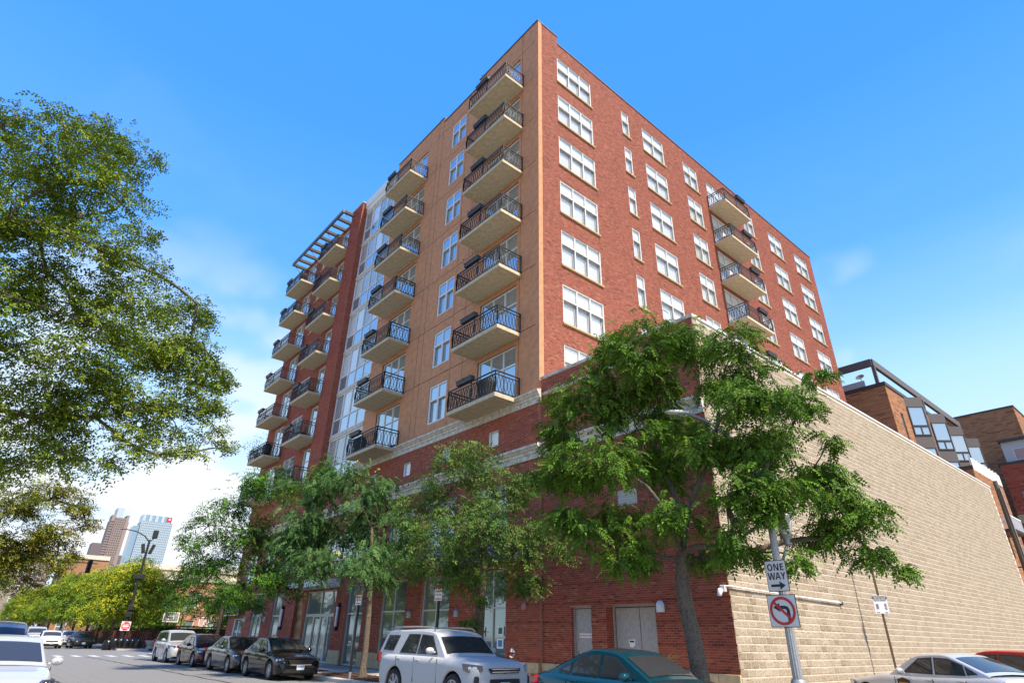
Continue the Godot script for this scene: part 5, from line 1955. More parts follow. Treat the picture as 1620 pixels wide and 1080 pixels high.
func make_balcony_things() -> void:
	var box := MB.new()
	box.prism(PackedVector2Array([Vector2(-0.09, 0), Vector2(0.09, 0), Vector2(0.125, 0.2), Vector2(0.14, 0.2), Vector2(0.14, 0.225), Vector2(-0.14, 0.225), Vector2(-0.14, 0.2), Vector2(-0.125, 0.2)]), Transform3D(Basis(Vector3(0, 0, 1), Vector3.UP, Vector3(-1, 0, 0)), Vector3(0.6, 0, 0)), 1.2)
	var boxm := box.mesh()
	var hk := MB.new()
	for x in [-0.35, 0.35]:
		hk.box(Vector3(x - 0.015, -0.12, -0.02), Vector3(x + 0.015, 0.0, 0.02))
	var hook := hk.mesh()
	var floors := ["lowest", "second", "third", "fourth", "fifth", "sixth", "top"]
	var sets := [["right hand stucco", -20.95, -14.86], ["left hand stucco", -32.1, -14.86], ["inner brick", -44.3, -14.92], ["outer brick", -52.2, -14.92]]
	for k in 4:
		for j in 7:
			if k == 3 and j == 1:
				continue
			var y := 11.05 + STOREY * j + 0.2 + 1.09
			var t := thing("window_box", "black window box on the %s balcony of the %s column" % [floors[j], sets[k][0]], "planter", Vector3(sets[k][1], y, sets[k][2]), 0.0, "window boxes on the balcony railings")
			inst(boxm, "box", mats.planter, t)
			inst(hook, "hook", mats.iron, t)
			if (j * 5 + k * 3) % 4 == 0 or (k == 0 and j in [2, 3, 6]) or (k == 2 and j in [2, 4, 5]) or (k == 1 and j in [1, 3, 5]) or (k == 3 and j in [0, 5]):
				tuft(t, "plants", Vector3(0, 0.2, 0), Vector3(1.1, 0.5, 0.3), 60, [Color(0.05, 0.10, 0.015), Color(0.10, 0.12, 0.02), Color(0.16, 0.05, 0.03)] if j != 4 else [Color(0.30, 0.32, 0.02), Color(0.2, 0.25, 0.02)])
	for j in range(0, 7):
		var t := thing("window_box", "black window box on the %s balcony of the side wall" % floors[j], "planter", Vector3(-15.92, 11.05 + STOREY * j + 0.2 + 1.09, -36.9), PI / 2, "window boxes on the side wall railings")
		inst(boxm, "box", mats.planter, t)
		inst(hook, "hook", mats.iron, t)
		if j == 4:
			tuft(t, "plants", Vector3(0, 0.2, 0), Vector3(1.0, 0.9, 0.4), 90, [Color(0.06, 0.12, 0.02), Color(0.14, 0.16, 0.02)])
	# covered grill, chairs, pots
	for e in [[-19.9, 0, -15.3, "lowest", "right hand stucco"], [-49.8, 6, -15.35, "top", "outer brick"], [-49.9, 5, -15.35, "sixth", "outer brick"], [-32.2, 0, -15.3, "lowest", "left hand stucco"], [-49.6, 1, -15.3, "second", "outer brick"]]:
		var t := thing("covered_grill", "grill under a black cover on the %s balcony of the %s column" % [e[3], e[4]], "grill", Vector3(e[0], 11.25 + STOREY * e[1], e[2]))
		var rows := []
		for r in [[0.0, 0.42, 0.30], [0.3, 0.44, 0.31], [0.75, 0.50, 0.33], [0.95, 0.48, 0.30], [1.08, 0.36, 0.20], [1.12, 0.05, 0.03]]:
			var row := PackedVector3Array()
			for i in 20:
				var a := -TAU * i / 20
				var f: float = 1.0 + 0.05 * sin(i * 2.9 + r[0] * 3.0)
				row.append(Vector3(cos(a) * r[1] * f, r[0], sin(a) * r[2] * f))
			rows.append(row)
		var m := MB.new()
		m.grid(rows, true)
		obj(m, "cover", mats.grill_cover, t)
		var wh := MB.new()
		for x in [-0.36, 0.36]:
			wh.tube([Vector3(x, 0.05, 0.2), Vector3(x + 0.04, 0.05, 0.2)], [0.05], 10)
		obj(wh, "wheels", mats.black, t)
	for e in [[-41.9, 5, -15.4], [-42.2, 2, -15.4], [-20.3, 3, -15.4], [-30.4, 2, -15.4], [-50.8, 0, -15.4], [-30.6, 4, -15.4], [-43.6, 4, -15.4], [-51.0, 1, -14.98]]:
		var col: String = "right hand stucco" if e[0] > -25 else ("left hand stucco" if e[0] > -35 else ("inner brick" if e[0] > -46 else "outer brick"))
		var t := thing("potted_plant", "potted green plant on the %s balcony of the %s column" % [floors[e[1]], col], "plant", Vector3(e[0], 11.25 + STOREY * e[1], e[2]), 0.0, "potted plants on the balconies")
		var m := MB.new()
		m.lathe([Vector2(0.005, 0), Vector2(0.12, 0), Vector2(0.17, 0.28), Vector2(0.19, 0.28), Vector2(0.19, 0.33), Vector2(0.15, 0.33), Vector2(0.14, 0.29), Vector2(0.005, 0.29)], Transform3D(), 14)
		obj(m, "pot", mats.planter, t)
		var big: bool = e[1] == 1 and e[0] < -50
		tuft(t, "foliage", Vector3(-0.4 if big else 0.0, 0.4, 0), Vector3(1.9, 1.5, 0.7) if big else Vector3(0.6, 0.9, 0.5), 520 if big else 120, [Color(0.10, 0.14, 0.015), Color(0.06, 0.10, 0.02), Color(0.18, 0.2, 0.03)], 0.10)
	for e in [[-42.6, 1, -15.4], [-50.2, 0, -15.4], [-42.5, 3, -15.4]]:
		var t := thing("patio_chair", "dark patio chair on the %s balcony of the %s column" % [floors[e[1]], "inner brick" if e[0] > -46 else "outer brick"], "chair", Vector3(e[0], 11.25 + STOREY * e[1], e[2]))
		var m := MB.new()
		m.cbox(Vector3(0, 0.42, 0), Vector3(0.5, 0.05, 0.5), 0.01)
		obj(m, "seat", mats.rust_post, t)
		var bk := MB.new()
		bk.cbox(Vector3(0, 0.70, -0.24), Vector3(0.5, 0.5, 0.04), 0.01)
		obj(bk, "backrest", mats.rust_post, t)
		for x in [-0.22, 0.22]:
			for z in [-0.22, 0.22]:
				var lg := MB.new()
				lg.tube([Vector3(x, 0, z), Vector3(x, 0.40, z)], [0.018], 6)
				obj(lg, "leg", mats.iron, t)
	for e in [[4, "fifth"], [5, "sixth"]]:
		var t := thing("cushioned_sofa", "white cushioned outdoor sofa on the %s side wall balcony" % e[1], "sofa", Vector3(-16.6, 11.25 + STOREY * e[0], -35.4), 0.0)
		var m := MB.new()
		m.cbox(Vector3(0, 0.25, 0), Vector3(0.7, 0.3, 1.3), 0.04)
		obj(m, "seat", mats.white, t)
		for z in [-0.33, 0.33]:
			var c := MB.new()
			c.cbox(Vector3(-0.25, 0.6, z), Vector3(0.2, 0.42, 0.6), 0.06)
			obj(c, "cushion", mats.white, t)


# ---- buildings behind ------------------------------------------------------------------------------
func plain_bricks(parent: Node, f: Dictionary, s0: float, s1: float, v0: float, v1: float, holes: Array, hue: int) -> void:
	# far brickwork: courses laid in lengths of a few bricks, too far off to tell single bricks
	var buf := PackedFloat32Array()
	var v := v0
	var k := 0
	while v + 0.1 < v1:
		for p in free_spans(s0, s1, v + 0.07, holes):
			var a: float = p[0] - rng.randf() * 0.5
			while a < p[1]:
				var b := a + rng.randf_range(0.4, 1.1)
				var x0 := maxf(a, p[0])
				var x1 := minf(b, p[1])
				if x1 - x0 > 0.05:
					slot(buf, Transform3D(Basis(f.u * (x1 - x0 - 0.012), Vector3.UP * 0.122, f.n), at(f, (x0 + x1) / 2, v + 0.068)), brick_colour(hue))
				a = b
		v += 0.1354
		k += 1
	many(brick_mesh, "brickwork", mats.brick, parent, buf)


func brick_block(b: Node, lo: Vector3, hi: Vector3, holes_front: Array, holes_side: Array, hue: int, m: Material, called := "wall") -> void:
	# a block seen from its front (+z) and street side (+x)
	var inside := MB.new()
	inside.box(lo + Vector3(0.01, 0, 0.01), hi - Vector3(0.35, 0.02, 0.35))
	obj(inside, "inner_rooms", mats.room, b)
	var ff := frame(Vector3(0, 0, hi.z), Vector3.RIGHT, Vector3.BACK)
	var fs := frame(Vector3(hi.x, 0, 0), Vector3(0, 0, -1), Vector3.RIGHT)
	var w := MB.new()
	wall_sheet(w, ff, lo.x, hi.x, lo.y, hi.y, holes_front, 0.2)
	wall_sheet(w, fs, -hi.z, -lo.z, lo.y, hi.y, holes_side, 0.2)
	w.quad(Vector3(lo.x, hi.y - 0.01, hi.z), Vector3(hi.x, hi.y - 0.01, hi.z), Vector3(hi.x, hi.y - 0.01, lo.z), Vector3(lo.x, hi.y - 0.01, lo.z))
	var o := obj(w, called, m, b)
	plain_bricks(o, ff, lo.x, hi.x, lo.y, hi.y, holes_front, hue)
	plain_bricks(o, fs, -hi.z, -lo.z, lo.y, hi.y, holes_side, hue)
	for h in holes_front:
		window(b, ff, h[0], h[1], h[2], h[3], 0.12, [1, 1], [1], {"frame": mats.frame_dark, "glass": mats.pane_sky, "sash": false})
	for h in holes_side:
		window(b, fs, h[0], h[1], h[2], h[3], 0.12, [1], [1.2, 0.8], {"frame": mats.frame_dark, "glass": mats.pane_sky, "sash": false})


func make_side_street_buildings() -> void:
	mat("mortar_orange", Color(0.30, 0.15, 0.08), 0.95)
	mat("bronze", Color(0.055, 0.042, 0.036), 0.45, {"metal": 0.2})
	mat("bronze_light", Color(0.105, 0.085, 0.076), 0.5)
	mat("cladding", Color(0.40, 0.40, 0.39), 0.6)
	mat("beige_band", Color(0.42, 0.34, 0.22), 0.85)
	# terrace with slanting bay windows
	var b := thing("bay_window_building", "orange brown brick building with slanted bronze bay windows and roof trellis", "building")
	brick_block(b, Vector3(-46, 0, -92), Vector3(-16.15, 24, -60.9), [[-20.6, -19.2, 18.6, 20.6]], [[63.2, 63.9, 18.6, 21.8], [63.2, 63.9, 13.2, 16.4]], 2, mats.mortar_orange)
	var cap := MB.new()
	cap.box(Vector3(-46, 24.0, -92), Vector3(-16.05, 24.35, -60.8))
	obj(cap, "roof_cap", mats.bronze, b)
	var par := MB.new()
	par.box(Vector3(-30, 24.36, -62.4), Vector3(-18.2, 25.5, -62.2))
	obj(par, "roof_screen", mats.cladding, b)
	var tops := [[-65.6, -66.8, -72.4], [-72.6, -73.85, -78.5], [-78.8, -79.95, -84.9], [-85.2, -86.3, -91.0]]
	for t in tops:
		var l := Vector2(-16.14, t[0])
		var r := Vector2(-14.95, t[1])
		var k := Vector2(-16.14, t[2])
		var bay := MB.new()
		for y in [[7.0, 24.0]]:
			bay.prism(PackedVector2Array([Vector2(l.x, -l.y), Vector2(r.x, -r.y), Vector2(k.x, -k.y)]), Transform3D(Basis(Vector3.RIGHT, Vector3(0, 0, -1), Vector3.UP), Vector3(0, y[0], 0)), y[1] - y[0])
		var bo := obj(bay, "slanted_bay", mats.bronze_light, b)
		var u := Vector3(r.x - l.x, 0, r.y - l.y)
		var length := u.length()
		u = u.normalized()
		var n := u.cross(Vector3.UP)
		var f := frame(Vector3(l.x, 0, l.y) + n * 0.03, u, n)
		for j in 4:
			var y := 19.9 - 4.25 * j
			window(b, f, 0.06, length - 0.06, y + 1.05, y + 3.1, 0.0, [1], [1], {"name": "bay_window", "frame": mats.bronze, "glass": mats.pane_sky, "sash": false, "bar": 0.1})
			window(b, f, 0.06, length - 0.06, y + 0.1, y + 1.03, 0.0, [1, 1], [1], {"name": "bay_window", "frame": mats.bronze, "glass": mats.pane_sky, "sash": false, "bar": 0.1})
	# steel trellis standing on the roof
	var tr := [[Vector3(-17.0, 27, -61.9), Vector3(-17.0, 27, -90)], [Vector3(-40, 27, -61.9), Vector3(-17.0, 27, -61.9)], [Vector3(-17.6, 25.6, -66.0), Vector3(-24, 25.6, -66.0)]]
	for e in tr:
		var m := MB.new()
		m.bar(e[0], e[1], 0.3, 0.75)
		obj(m, "trellis_beam", mats.bronze_light, b)
	for p in [Vector3(-17.0, 24.3, -62.1), Vector3(-17.0, 24.3, -76), Vector3(-17.0, 24.3, -89)]:
		var m := MB.new()
		m.box(p + Vector3(-0.15, 0, -0.15), p + Vector3(0.15, 2.35, 0.15))
		obj(m, "trellis_post", mats.bronze_light, b)
	var ds := thing("satellite_dish", "small round satellite dish under the roof trellis", "satellite dish", Vector3(-18.6, 24.35, -62.8))
	var dm := MB.new()
	dm.lathe([Vector2(0.02, 0), Vector2(0.25, 0.05), Vector2(0.42, 0.16), Vector2(0.41, 0.17), Vector2(0.02, 0.04)], Transform3D(Basis(Vector3.RIGHT, 0.9), Vector3(0, 1.7, 0)), 18)
	obj(dm, "dish", mats.bronze_light, ds)
	var dp := MB.new()
	dp.tube([Vector3(0, 0, -0.1), Vector3(0, 1.65, -0.05)], [0.03], 6)
	obj(dp, "mast", mats.bronze, ds)
	# balcony recess on its front
	var bl := MB.new()
	bl.box(Vector3(-21.2, 17.0, -60.9), Vector3(-18.2, 17.25, -59.6))
	var blo := obj(bl, "balcony", mats.bronze_light, b)
	var rl := MB.new()
	rl.box(Vector3(-21.2, 17.25, -59.68), Vector3(-18.2, 18.3, -59.62))
	rl.box(Vector3(-18.26, 17.25, -60.85), Vector3(-18.2, 18.3, -59.69))
	obj(rl, "railing", mats.bronze, blo)
	var ps := MB.new()
	ps.box(Vector3(-21.1, 17.26, -59.6), Vector3(-20.9, 21.6, -59.4))
	obj(ps, "balcony_post", mats.coping, b)

	# the lower wing with white railings
	var lw := thing("white_railed_wing", "low brown brick wing with white terrace railing beyond the tan wall", "building")
	brick_block(lw, Vector3(-40, 0, -73.2), Vector3(-12.1, 15.6, -63.6), [], [[65.5, 67.0, 10.5, 12.8]], 2, mats.mortar_orange)
	var lc := MB.new()
	lc.box(Vector3(-40, 15.6, -63.7), Vector3(-12.05, 15.9, -63.5))
	obj(lc, "roof_cap", mats.bronze, lw)
	for i in 9:
		var m := MB.new()
		m.box(Vector3(-12.16, 15.62, -63.9 - 1.06 * i - 1.0), Vector3(-12.10, 16.7, -63.9 - 1.06 * i))
		obj(m, "railing_panel", mats.white, lw)
		var q := MB.new()
		q.box(Vector3(-12.2, 15.62, -63.89 - 1.06 * i), Vector3(-12.06, 16.85, -63.85 - 1.06 * i + 0.02))
		obj(q, "railing_post", mats.white, lw)
	var sb := MB.new()
	sb.box(Vector3(-12.1, 10.3, -68.4), Vector3(-10.9, 10.55, -64.6))
	var sbo := obj(sb, "balcony", mats.bronze, lw)
	var sr := MB.new()
	for i in 16:
		sr.box(Vector3(-10.96, 10.56, -64.65 - 0.245 * i - 0.06), Vector3(-10.91, 11.55, -64.65 - 0.245 * i))
	for i in 5:
		sr.box(Vector3(-12.05 + 0.24 * i, 10.56, -64.68), Vector3(-11.99 + 0.24 * i, 11.55, -64.63))
	sr.box(Vector3(-10.98, 11.55, -68.4), Vector3(-10.89, 11.65, -64.6))
	sr.box(Vector3(-12.1, 11.55, -64.70), Vector3(-10.98, 11.65, -64.61))
	tag(obj(sr, "railing", mats.white, sbo), "white picket balcony railing")

	# big brown block and the mixed clad one before it
	var r2 := thing("brown_block", "large plain brown brick block behind the bay window building", "building")
	brick_block(r2, Vector3(-62, 0, -140), Vector3(-12.5, 31.2, -101), [], [], 2, mats.mortar_orange)
	var rc := MB.new()
	rc.box(Vector3(-62, 31.2, -140), Vector3(-12.4, 31.4, -100.9))
	obj(rc, "roof_cap", mats.bronze, r2)
	var r3 := thing("grey_clad_building", "red brick building with a grey panelled upper floor on the right", "building")
	brick_block(r3, Vector3(-15.2, 0, -100.8), Vector3(8, 22.3, -95), [[-14.0, -11.8, 17.3, 18.9], [-10.4, -8.2, 17.3, 18.9], [-14.0, -11.8, 12.2, 14.0], [-10.4, -8.2, 12.2, 14.0]], [], 0, mats.mortar)
	var up := MB.new()
	up.box(Vector3(-14.4, 22.6, -100.5), Vector3(8, 25.2, -95.2))
	obj(up, "upper_floor", mats.cladding, r3)
	for y in [22.3, 25.2]:
		var m := MB.new()
		m.box(Vector3(-15.35 if y < 23 else -14.6, y + 0.001, -100.7), Vector3(8.1, y + 0.3, -94.8))
		obj(m, "roof_edge", mats.bronze, r3)
	var sb2 := MB.new()
	sb2.box(Vector3(-15.25, 15.2, -100.0), Vector3(8.05, 16.2, -94.93))
	obj(sb2, "stone_band", mats.beige_band, r3)
	window(r3, frame(Vector3(0, 0, -95.16), Vector3.RIGHT, Vector3.BACK), -13.4, -11.0, 22.75, 24.2, 0.0, [1, 1], [1], {"frame": mats.frame, "glass": mats.pane_sky, "sash": false})
	for e in [[-9.7, 35.6, -110.0, 0.5], [-8.9, 34.0, -111.0, 0.32]]:
		var bd := thing("bird", "%s dark bird gliding above the brown block" % ("larger" if e[3] > 0.4 else "smaller"), "bird", Vector3(e[0], e[1], e[2]), 0.6, "two birds in the sky")
		var m := MB.new()
		var s: float = e[3]
		m.lathe([Vector2(0.005, -0.5), Vector2(0.08, -0.3), Vector2(0.12, 0.0), Vector2(0.08, 0.25), Vector2(0.05, 0.4), Vector2(0.004, 0.55)], Transform3D(Basis(Vector3.RIGHT, PI / 2).scaled(Vector3.ONE * s * 1.2), Vector3.ZERO), 10)
		for k in [1.0, -1.0]:
			m.quad(Vector3(0, 0, 0.2) * s, Vector3(k * 1.0, 0.3, 0.15) * s, Vector3(k * 1.8, 0.15, -0.1) * s, Vector3(0, 0, -0.25) * s)
			m.quad(Vector3(0, -0.03, -0.25) * s, Vector3(k * 1.8, 0.12, -0.1) * s, Vector3(k * 1.0, 0.27, 0.15) * s, Vector3(0, -0.03, 0.2) * s)
		obj(m, "body", mats.black, bd)


func tower(called: String, label: String, lo: Vector3, hi: Vector3, m: Material, ribs: int, rib_m: Material, floors: int, floor_m: Material) -> Node3D:
	var b := thing(called, label, "skyscraper", Vector3(0, 0, 0))
	var s := MB.new()
	s.box(lo, hi)
	obj(s, "shaft", m, b)
	var dz := (hi.z - lo.z) / ribs
	for i in ribs + 1:
		var r := MB.new()
		r.box(Vector3(hi.x - 1, lo.y, lo.z + dz * i - dz * 0.14), Vector3(hi.x + 1.2, hi.y, lo.z + dz * i + dz * 0.14))
		obj(r, "rib", rib_m, b)
	var dy := (hi.y - lo.y) / floors
	for i in floors:
		var r := MB.new()
		r.box(Vector3(lo.x + 1.0, lo.y + dy * i, lo.z + 0.5), Vector3(hi.x + 0.5, lo.y + dy * i + dy * 0.38, hi.z + 0.6))
		obj(r, "floor_band", floor_m, b)
	return b


func make_skyline() -> void:
	mat("granite", Color(0.24, 0.19, 0.175), 0.6)
	mat("granite_dark", Color(0.12, 0.095, 0.10), 0.5)
	mat("sky_glass", Color(0.26, 0.38, 0.47), 0.15, {"metal": 0.5})
	mat("sky_frame", Color(0.36, 0.42, 0.46), 0.4)
	var k := 1400.0 / 900.0
	var t1 := tower("stone_skyscraper", "pink granite skyscraper with stepped crown on the skyline", Vector3(-1440, 0, -124.5 * k), Vector3(-1400, 128 * k, -113 * k), mats.granite, 5, mats.granite, 46, mats.granite_dark)
	for e in [[-113.0, -108.2, 0, 124.0, "granite_dark"], [-128.5, -124.5, 0, 124.0, "granite"], [-120.0, -112.5, 128.0, 140.0, "sky_frame"], [-112.4, -109.0, 124.0, 131.0, "granite"], [-127.5, -124.6, 124.0, 132.0, "granite"], [-132.0, -128.6, 0, 84.0, "granite_dark"], [-108.1, -97.0, 0, 96.0, "granite_dark"]]:
		var m := MB.new()
		m.box(Vector3(-1436, e[2] * k, e[0] * k), Vector3(-1402, e[3] * k, e[1] * k))
		obj(m, "setback", mats[e[4]], t1)
	for i in 40:
		var m := MB.new()
		m.box(Vector3(-1434, (6 + i * 3.0) * k, -112.9 * k), Vector3(-1401.4, (7.1 + i * 3.0) * k, -108.15 * k))
		obj(m, "floor_band", mats.granite, t1)
	var t2 := tower("glass_skyscraper", "pale blue glass skyscraper with white ribs on the skyline", Vector3(-1440, 0, -178.0 * k), Vector3(-1400, 128 * k, -142.0 * k), mats.sky_glass, 18, mats.sky_frame, 44, mats.sky_frame)
	for e in [[-142.0, -135.0, 0.0, 121.0, "sky_glass"], [-176.5, -142.5, 128.0, 136.0, "sky_glass"]]:
		var m := MB.new()
		m.box(Vector3(-1438, e[2] * k, e[0] * k), Vector3(-1404, e[3] * k, e[1] * k))
		obj(m, "setback", mats[e[4]], t2)
	for i in 5:
		var m := MB.new()
		m.box(Vector3(-1405, 128.2 * k, (-174.5 + 7.2 * i) * k), Vector3(-1402.5, 135.8 * k, (-171.2 + 7.2 * i) * k))
		obj(m, "crown_panel", mats.sky_frame, t2)
	var lg := MB.new()
	lg.box(Vector3(-1403, 130.0 * k, -176.2 * k), Vector3(-1401.5, 135.2 * k, -170.6 * k))
	var lo := obj(lg, "red_emblem", mats.red_paint, t2)
	var l2 := MB.new()
	l2.prism(PackedVector2Array([Vector2(-1.6, -1.2), Vector2(1.6, -1.2), Vector2(1.2, 1.6), Vector2(-0.2, 2.2), Vector2(-1.4, 1.0)]), Transform3D(Basis(Vector3(0, 0, -1), Vector3.UP, Vector3(1, 0, 0)), Vector3(-1401.4, 132.4 * k, -173.4 * k)), 0.5)
	obj(l2, "emblem_mark", mats.white, lo)
	# mid-distance buildings above the street trees
	var spec := [
		["brick_warehouse", "orange brick building with a white parapet far up the street", Vector3(-175, 0, -20), Vector3(-150, 14.2, -13.6), 0, "mortar_orange"],
		["beige_apartments", "beige apartment block partly hidden by the yellow green trees", Vector3(-150, 0, -60), Vector3(-120, 11.0, -20.5), 0, "beige_band"],
		["red_townhouses", "dark red town houses behind the court fence", Vector3(-118, 0, -46), Vector3(-98, 8.0, -16.0), 0, "mortar"],
		["red_terrace", "red brick terrace at the left end of the street", Vector3(-190, 0, 2.0), Vector3(-165, 13.0, 20), 0, "mortar"],
		["grey_offices", "pale grey office block glimpsed through the yellowing tree", Vector3(-260, 0, -17), Vector3(-235, 23.0, 12), 0, "granite"]]
	for e in spec:
		var b := thing(e[0], e[1], "building")
		var lo_: Vector3 = e[2]
		var hi_: Vector3 = e[3]
		var holes := []
		var n := int((hi_.z - lo_.z) / 3.4)
		for j in int(hi_.y / 3.6):
			for i in n:
				holes.append([-hi_.z + 1.0 + i * 3.4, -hi_.z + 2.6 + i * 3.4, 1.0 + j * 3.6, 3.0 + j * 3.6])
		var fs := frame(Vector3(hi_.x, 0, 0), Vector3(0, 0, -1), Vector3.RIGHT)
		var ff := frame(Vector3(0, 0, hi_.z), Vector3.RIGHT, Vector3.BACK)
		var w := MB.new()
		wall_sheet(w, fs, -hi_.z, -lo_.z, 0, hi_.y, holes, 0.2)
		var holes2 := []
		for j in int(hi_.y / 3.6):
			for i in int((hi_.x - lo_.x) / 3.4):
				holes2.append([lo_.x + 1.0 + i * 3.4, lo_.x + 2.6 + i * 3.4, 1.0 + j * 3.6, 3.0 + j * 3.6])
		wall_sheet(w, ff, lo_.x, hi_.x, 0, hi_.y, holes2, 0.2)
		w.quad(Vector3(lo_.x, hi_.y, hi_.z), Vector3(hi_.x, hi_.y, hi_.z), Vector3(hi_.x, hi_.y, lo_.z), Vector3(lo_.x, hi_.y, lo_.z))
		obj(w, "wall", mats[e[5]], b)
		var ins := MB.new()
		ins.box(lo_ + Vector3(0.1, 0, 0.1), hi_ - Vector3(0.4, 0.1, 0.4))
		obj(ins, "inner_rooms", mats.room, b)
		for h in holes:
			window(b, fs, h[0], h[1], h[2], h[3], 0.15, [1], [1, 1], {"glass": mats.pane_sky, "sash": false, "bar": 0.1})
		for h in holes2:
			window(b, ff, h[0], h[1], h[2], h[3], 0.15, [1], [1, 1], {"glass": mats.pane_sky, "sash": false, "bar": 0.1})
		var pc := MB.new()
		pc.box(Vector3(lo_.x, hi_.y + 0.01, lo_.z), Vector3(hi_.x + 0.2, hi_.y + 0.8, hi_.z + 0.2))
		obj(pc, "parapet", mats.limestone, b)


func make_far_corner() -> void:
	# signal pole with a do not enter sign on the far corner
	var s := thing("signal_pole", "black signal pole with curved lamp arm on the far corner", "signal pole", Vector3(-68.5, 0.13, -11.95))
	var p := MB.new()
	p.tube([Vector3(0, 0, 0), Vector3(0, 1.2, 0), Vector3(0, 9.4, 0)], [0.17, 0.14, 0.10], 12)
	obj(p, "pole", mats.black, s)
	var a := MB.new()
	a.tube([Vector3(0, 9.2, 0), Vector3(0, 9.7, 0.5), Vector3(0, 10.05, 1.3), Vector3(0, 10.15, 2.2), Vector3(0, 10.12, 2.7)], [0.06, 0.055, 0.05, 0.045, 0.04], 8)
	obj(a, "lamp_arm", mats.black, s)
	var c := MB.new()
	c.cbox(Vector3(0, 9.95, -0.35), Vector3(0.35, 0.75, 0.45), 0.04)
	c.bar(Vector3(0, 9.2, 0), Vector3(0, 9.6, -0.35), 0.08, 0.08)
	obj(c, "camera_box", mats.black, s)
	for z in [-0.38, 0.38]:
		var h := MB.new()
		h.cbox(Vector3(0.1, 8.55, z), Vector3(0.28, 0.9, 0.28), 0.03, Basis(Vector3.RIGHT, 0.25 * signf(z)))
		obj(h, "signal_head", mats.black, s)
	for y in [6.05, 3.35, 2.75]:
		var h := MB.new()
		h.cbox(Vector3(0.05, y, 0.0), Vector3(0.35, 0.42, 0.95 if y > 5 else 0.5), 0.03)
		obj(h, "signal_box", mats.black, s)
	var d := thing("do_not_enter_sign", "square white do not enter sign with red disc on the black signal pole", "sign", Vector3(-68.28, 1.95, -11.95), PI / 2)
	var pl := MB.new()
	pl.cbox(Vector3.ZERO, Vector3(0.76, 0.76, 0.012), 0.003)
	obj(pl, "plate", mats.white, d)
	var ci := MB.new()
	ci.lathe([Vector2(0.35, 0.007), Vector2(0.35, 0.0095), Vector2(0.002, 0.0096)], Transform3D(Basis(Vector3.RIGHT, PI / 2), Vector3.ZERO), 28)
	obj(ci, "red_disc", mats.red_paint, d)
	var bar := MB.new()
	bar.box(Vector3(-0.26, -0.055, 0.010), Vector3(0.26, 0.055, 0.013))
	obj(bar, "white_bar", mats.white, d)
	words("DO NOT", 0.10, "lettering", mats.white, d, Transform3D(Basis(), Vector3(0, 0.15, 0.011)), 0.003)
	words("ENTER", 0.10, "lettering", mats.white, d, Transform3D(Basis(), Vector3(0, -0.16, 0.011)), 0.003)
	# mast arm reaching in from the left kerb
	var m := thing("mast_arm_signal", "traffic signal hung on a long mast arm over the far crossing", "traffic signal", Vector3(-66.0, 0.13, 3.0))
	var mp := MB.new()
	mp.tube([Vector3(0, 0, 0), Vector3(0, 6.9, 0)], [0.16, 0.12], 12)
	obj(mp, "pole", mats.black, m)
	var ma := MB.new()
	ma.tube([Vector3(0, 6.75, 0), Vector3(0, 6.8, -5), Vector3(0, 6.7, -11.0)], [0.10, 0.08, 0.05], 8)
	obj(ma, "mast_arm", mats.black, m)
	var hd := MB.new()
	hd.cbox(Vector3(0.1, 6.45, -10.4), Vector3(0.3, 1.15, 0.36), 0.04)
	var hdo := obj(hd, "signal_head", mats.black, m)
	for i in 3:
		var vz := MB.new()
		vz.tube([Vector3(0.25, 6.80 - 0.35 * i, -10.4), Vector3(0.42, 6.80 - 0.35 * i, -10.4)], [0.14], 12, false)
		obj(vz, "visor", mats.black, hdo)
	# heap of refuse bags
	mat("bag_plastic", Color(0.006, 0.006, 0.007), 0.3)
	for i in 6:
		var t := thing("refuse_bag", "black plastic bag in the row of bags at the far kerb", "bag", Vector3(-68.0 + 0.15 * (i % 2), 0.13, -10.9 - 0.46 * i) - Vector3(0, 0.13 if i < 1 else 0.0, 0), 0.0, "black bags at the far kerb")
		var rows := []
		for r in [[0.0, 0.32], [0.06, 0.37], [0.35, 0.40], [0.62, 0.37], [0.76, 0.30], [0.84, 0.18], [0.87, 0.01]]:
			var row := PackedVector3Array()
			for j in 16:
				var an := -TAU * j / 16
				var f: float = 1.0 + 0.10 * sin(j * 2.3 + i + r[0] * 7.0)
				row.append(Vector3(cos(an) * r[1] * f, r[0], sin(an) * r[1] * f))
			rows.append(row)
		var g := MB.new()
		g.grid(rows, true)
		obj(g, "bag", mats.bag_plastic, t)
	# low wall of brick piers with a clipped hedge
	var fe := thing("court_fence", "low fence of brick piers and iron bars round the ball court", "fence")
	var posts := []
	for i in 46:
		posts.append(Vector3(-69.2 - 0.85 * i, 0.12, -14.2))
	for i in 12:
		posts.append(Vector3(-69.2, 0.12, -15.05 - 1.6 * i))
	for q in posts:
		var pm := MB.new()
		pm.cbox(q + Vector3(0, 0.72, 0), Vector3(0.30, 1.44, 0.30), 0.01)
		obj(pm, "brick_pier", mats.pier_brick, fe)
	for e in [[Vector3(-69.4, 1.25, -14.2), Vector3(-107.3, 1.25, -14.2)], [Vector3(-69.4, 0.35, -14.2), Vector3(-107.3, 0.35, -14.2)], [Vector3(-69.2, 1.25, -14.4), Vector3(-69.2, 1.25, -33)], [Vector3(-69.2, 0.35, -14.4), Vector3(-69.2, 0.35, -33)]]:
		var rm := MB.new()
		rm.bar(e[0], e[1], 0.05, 0.05)
		obj(rm, "rail", mats.iron, fe)
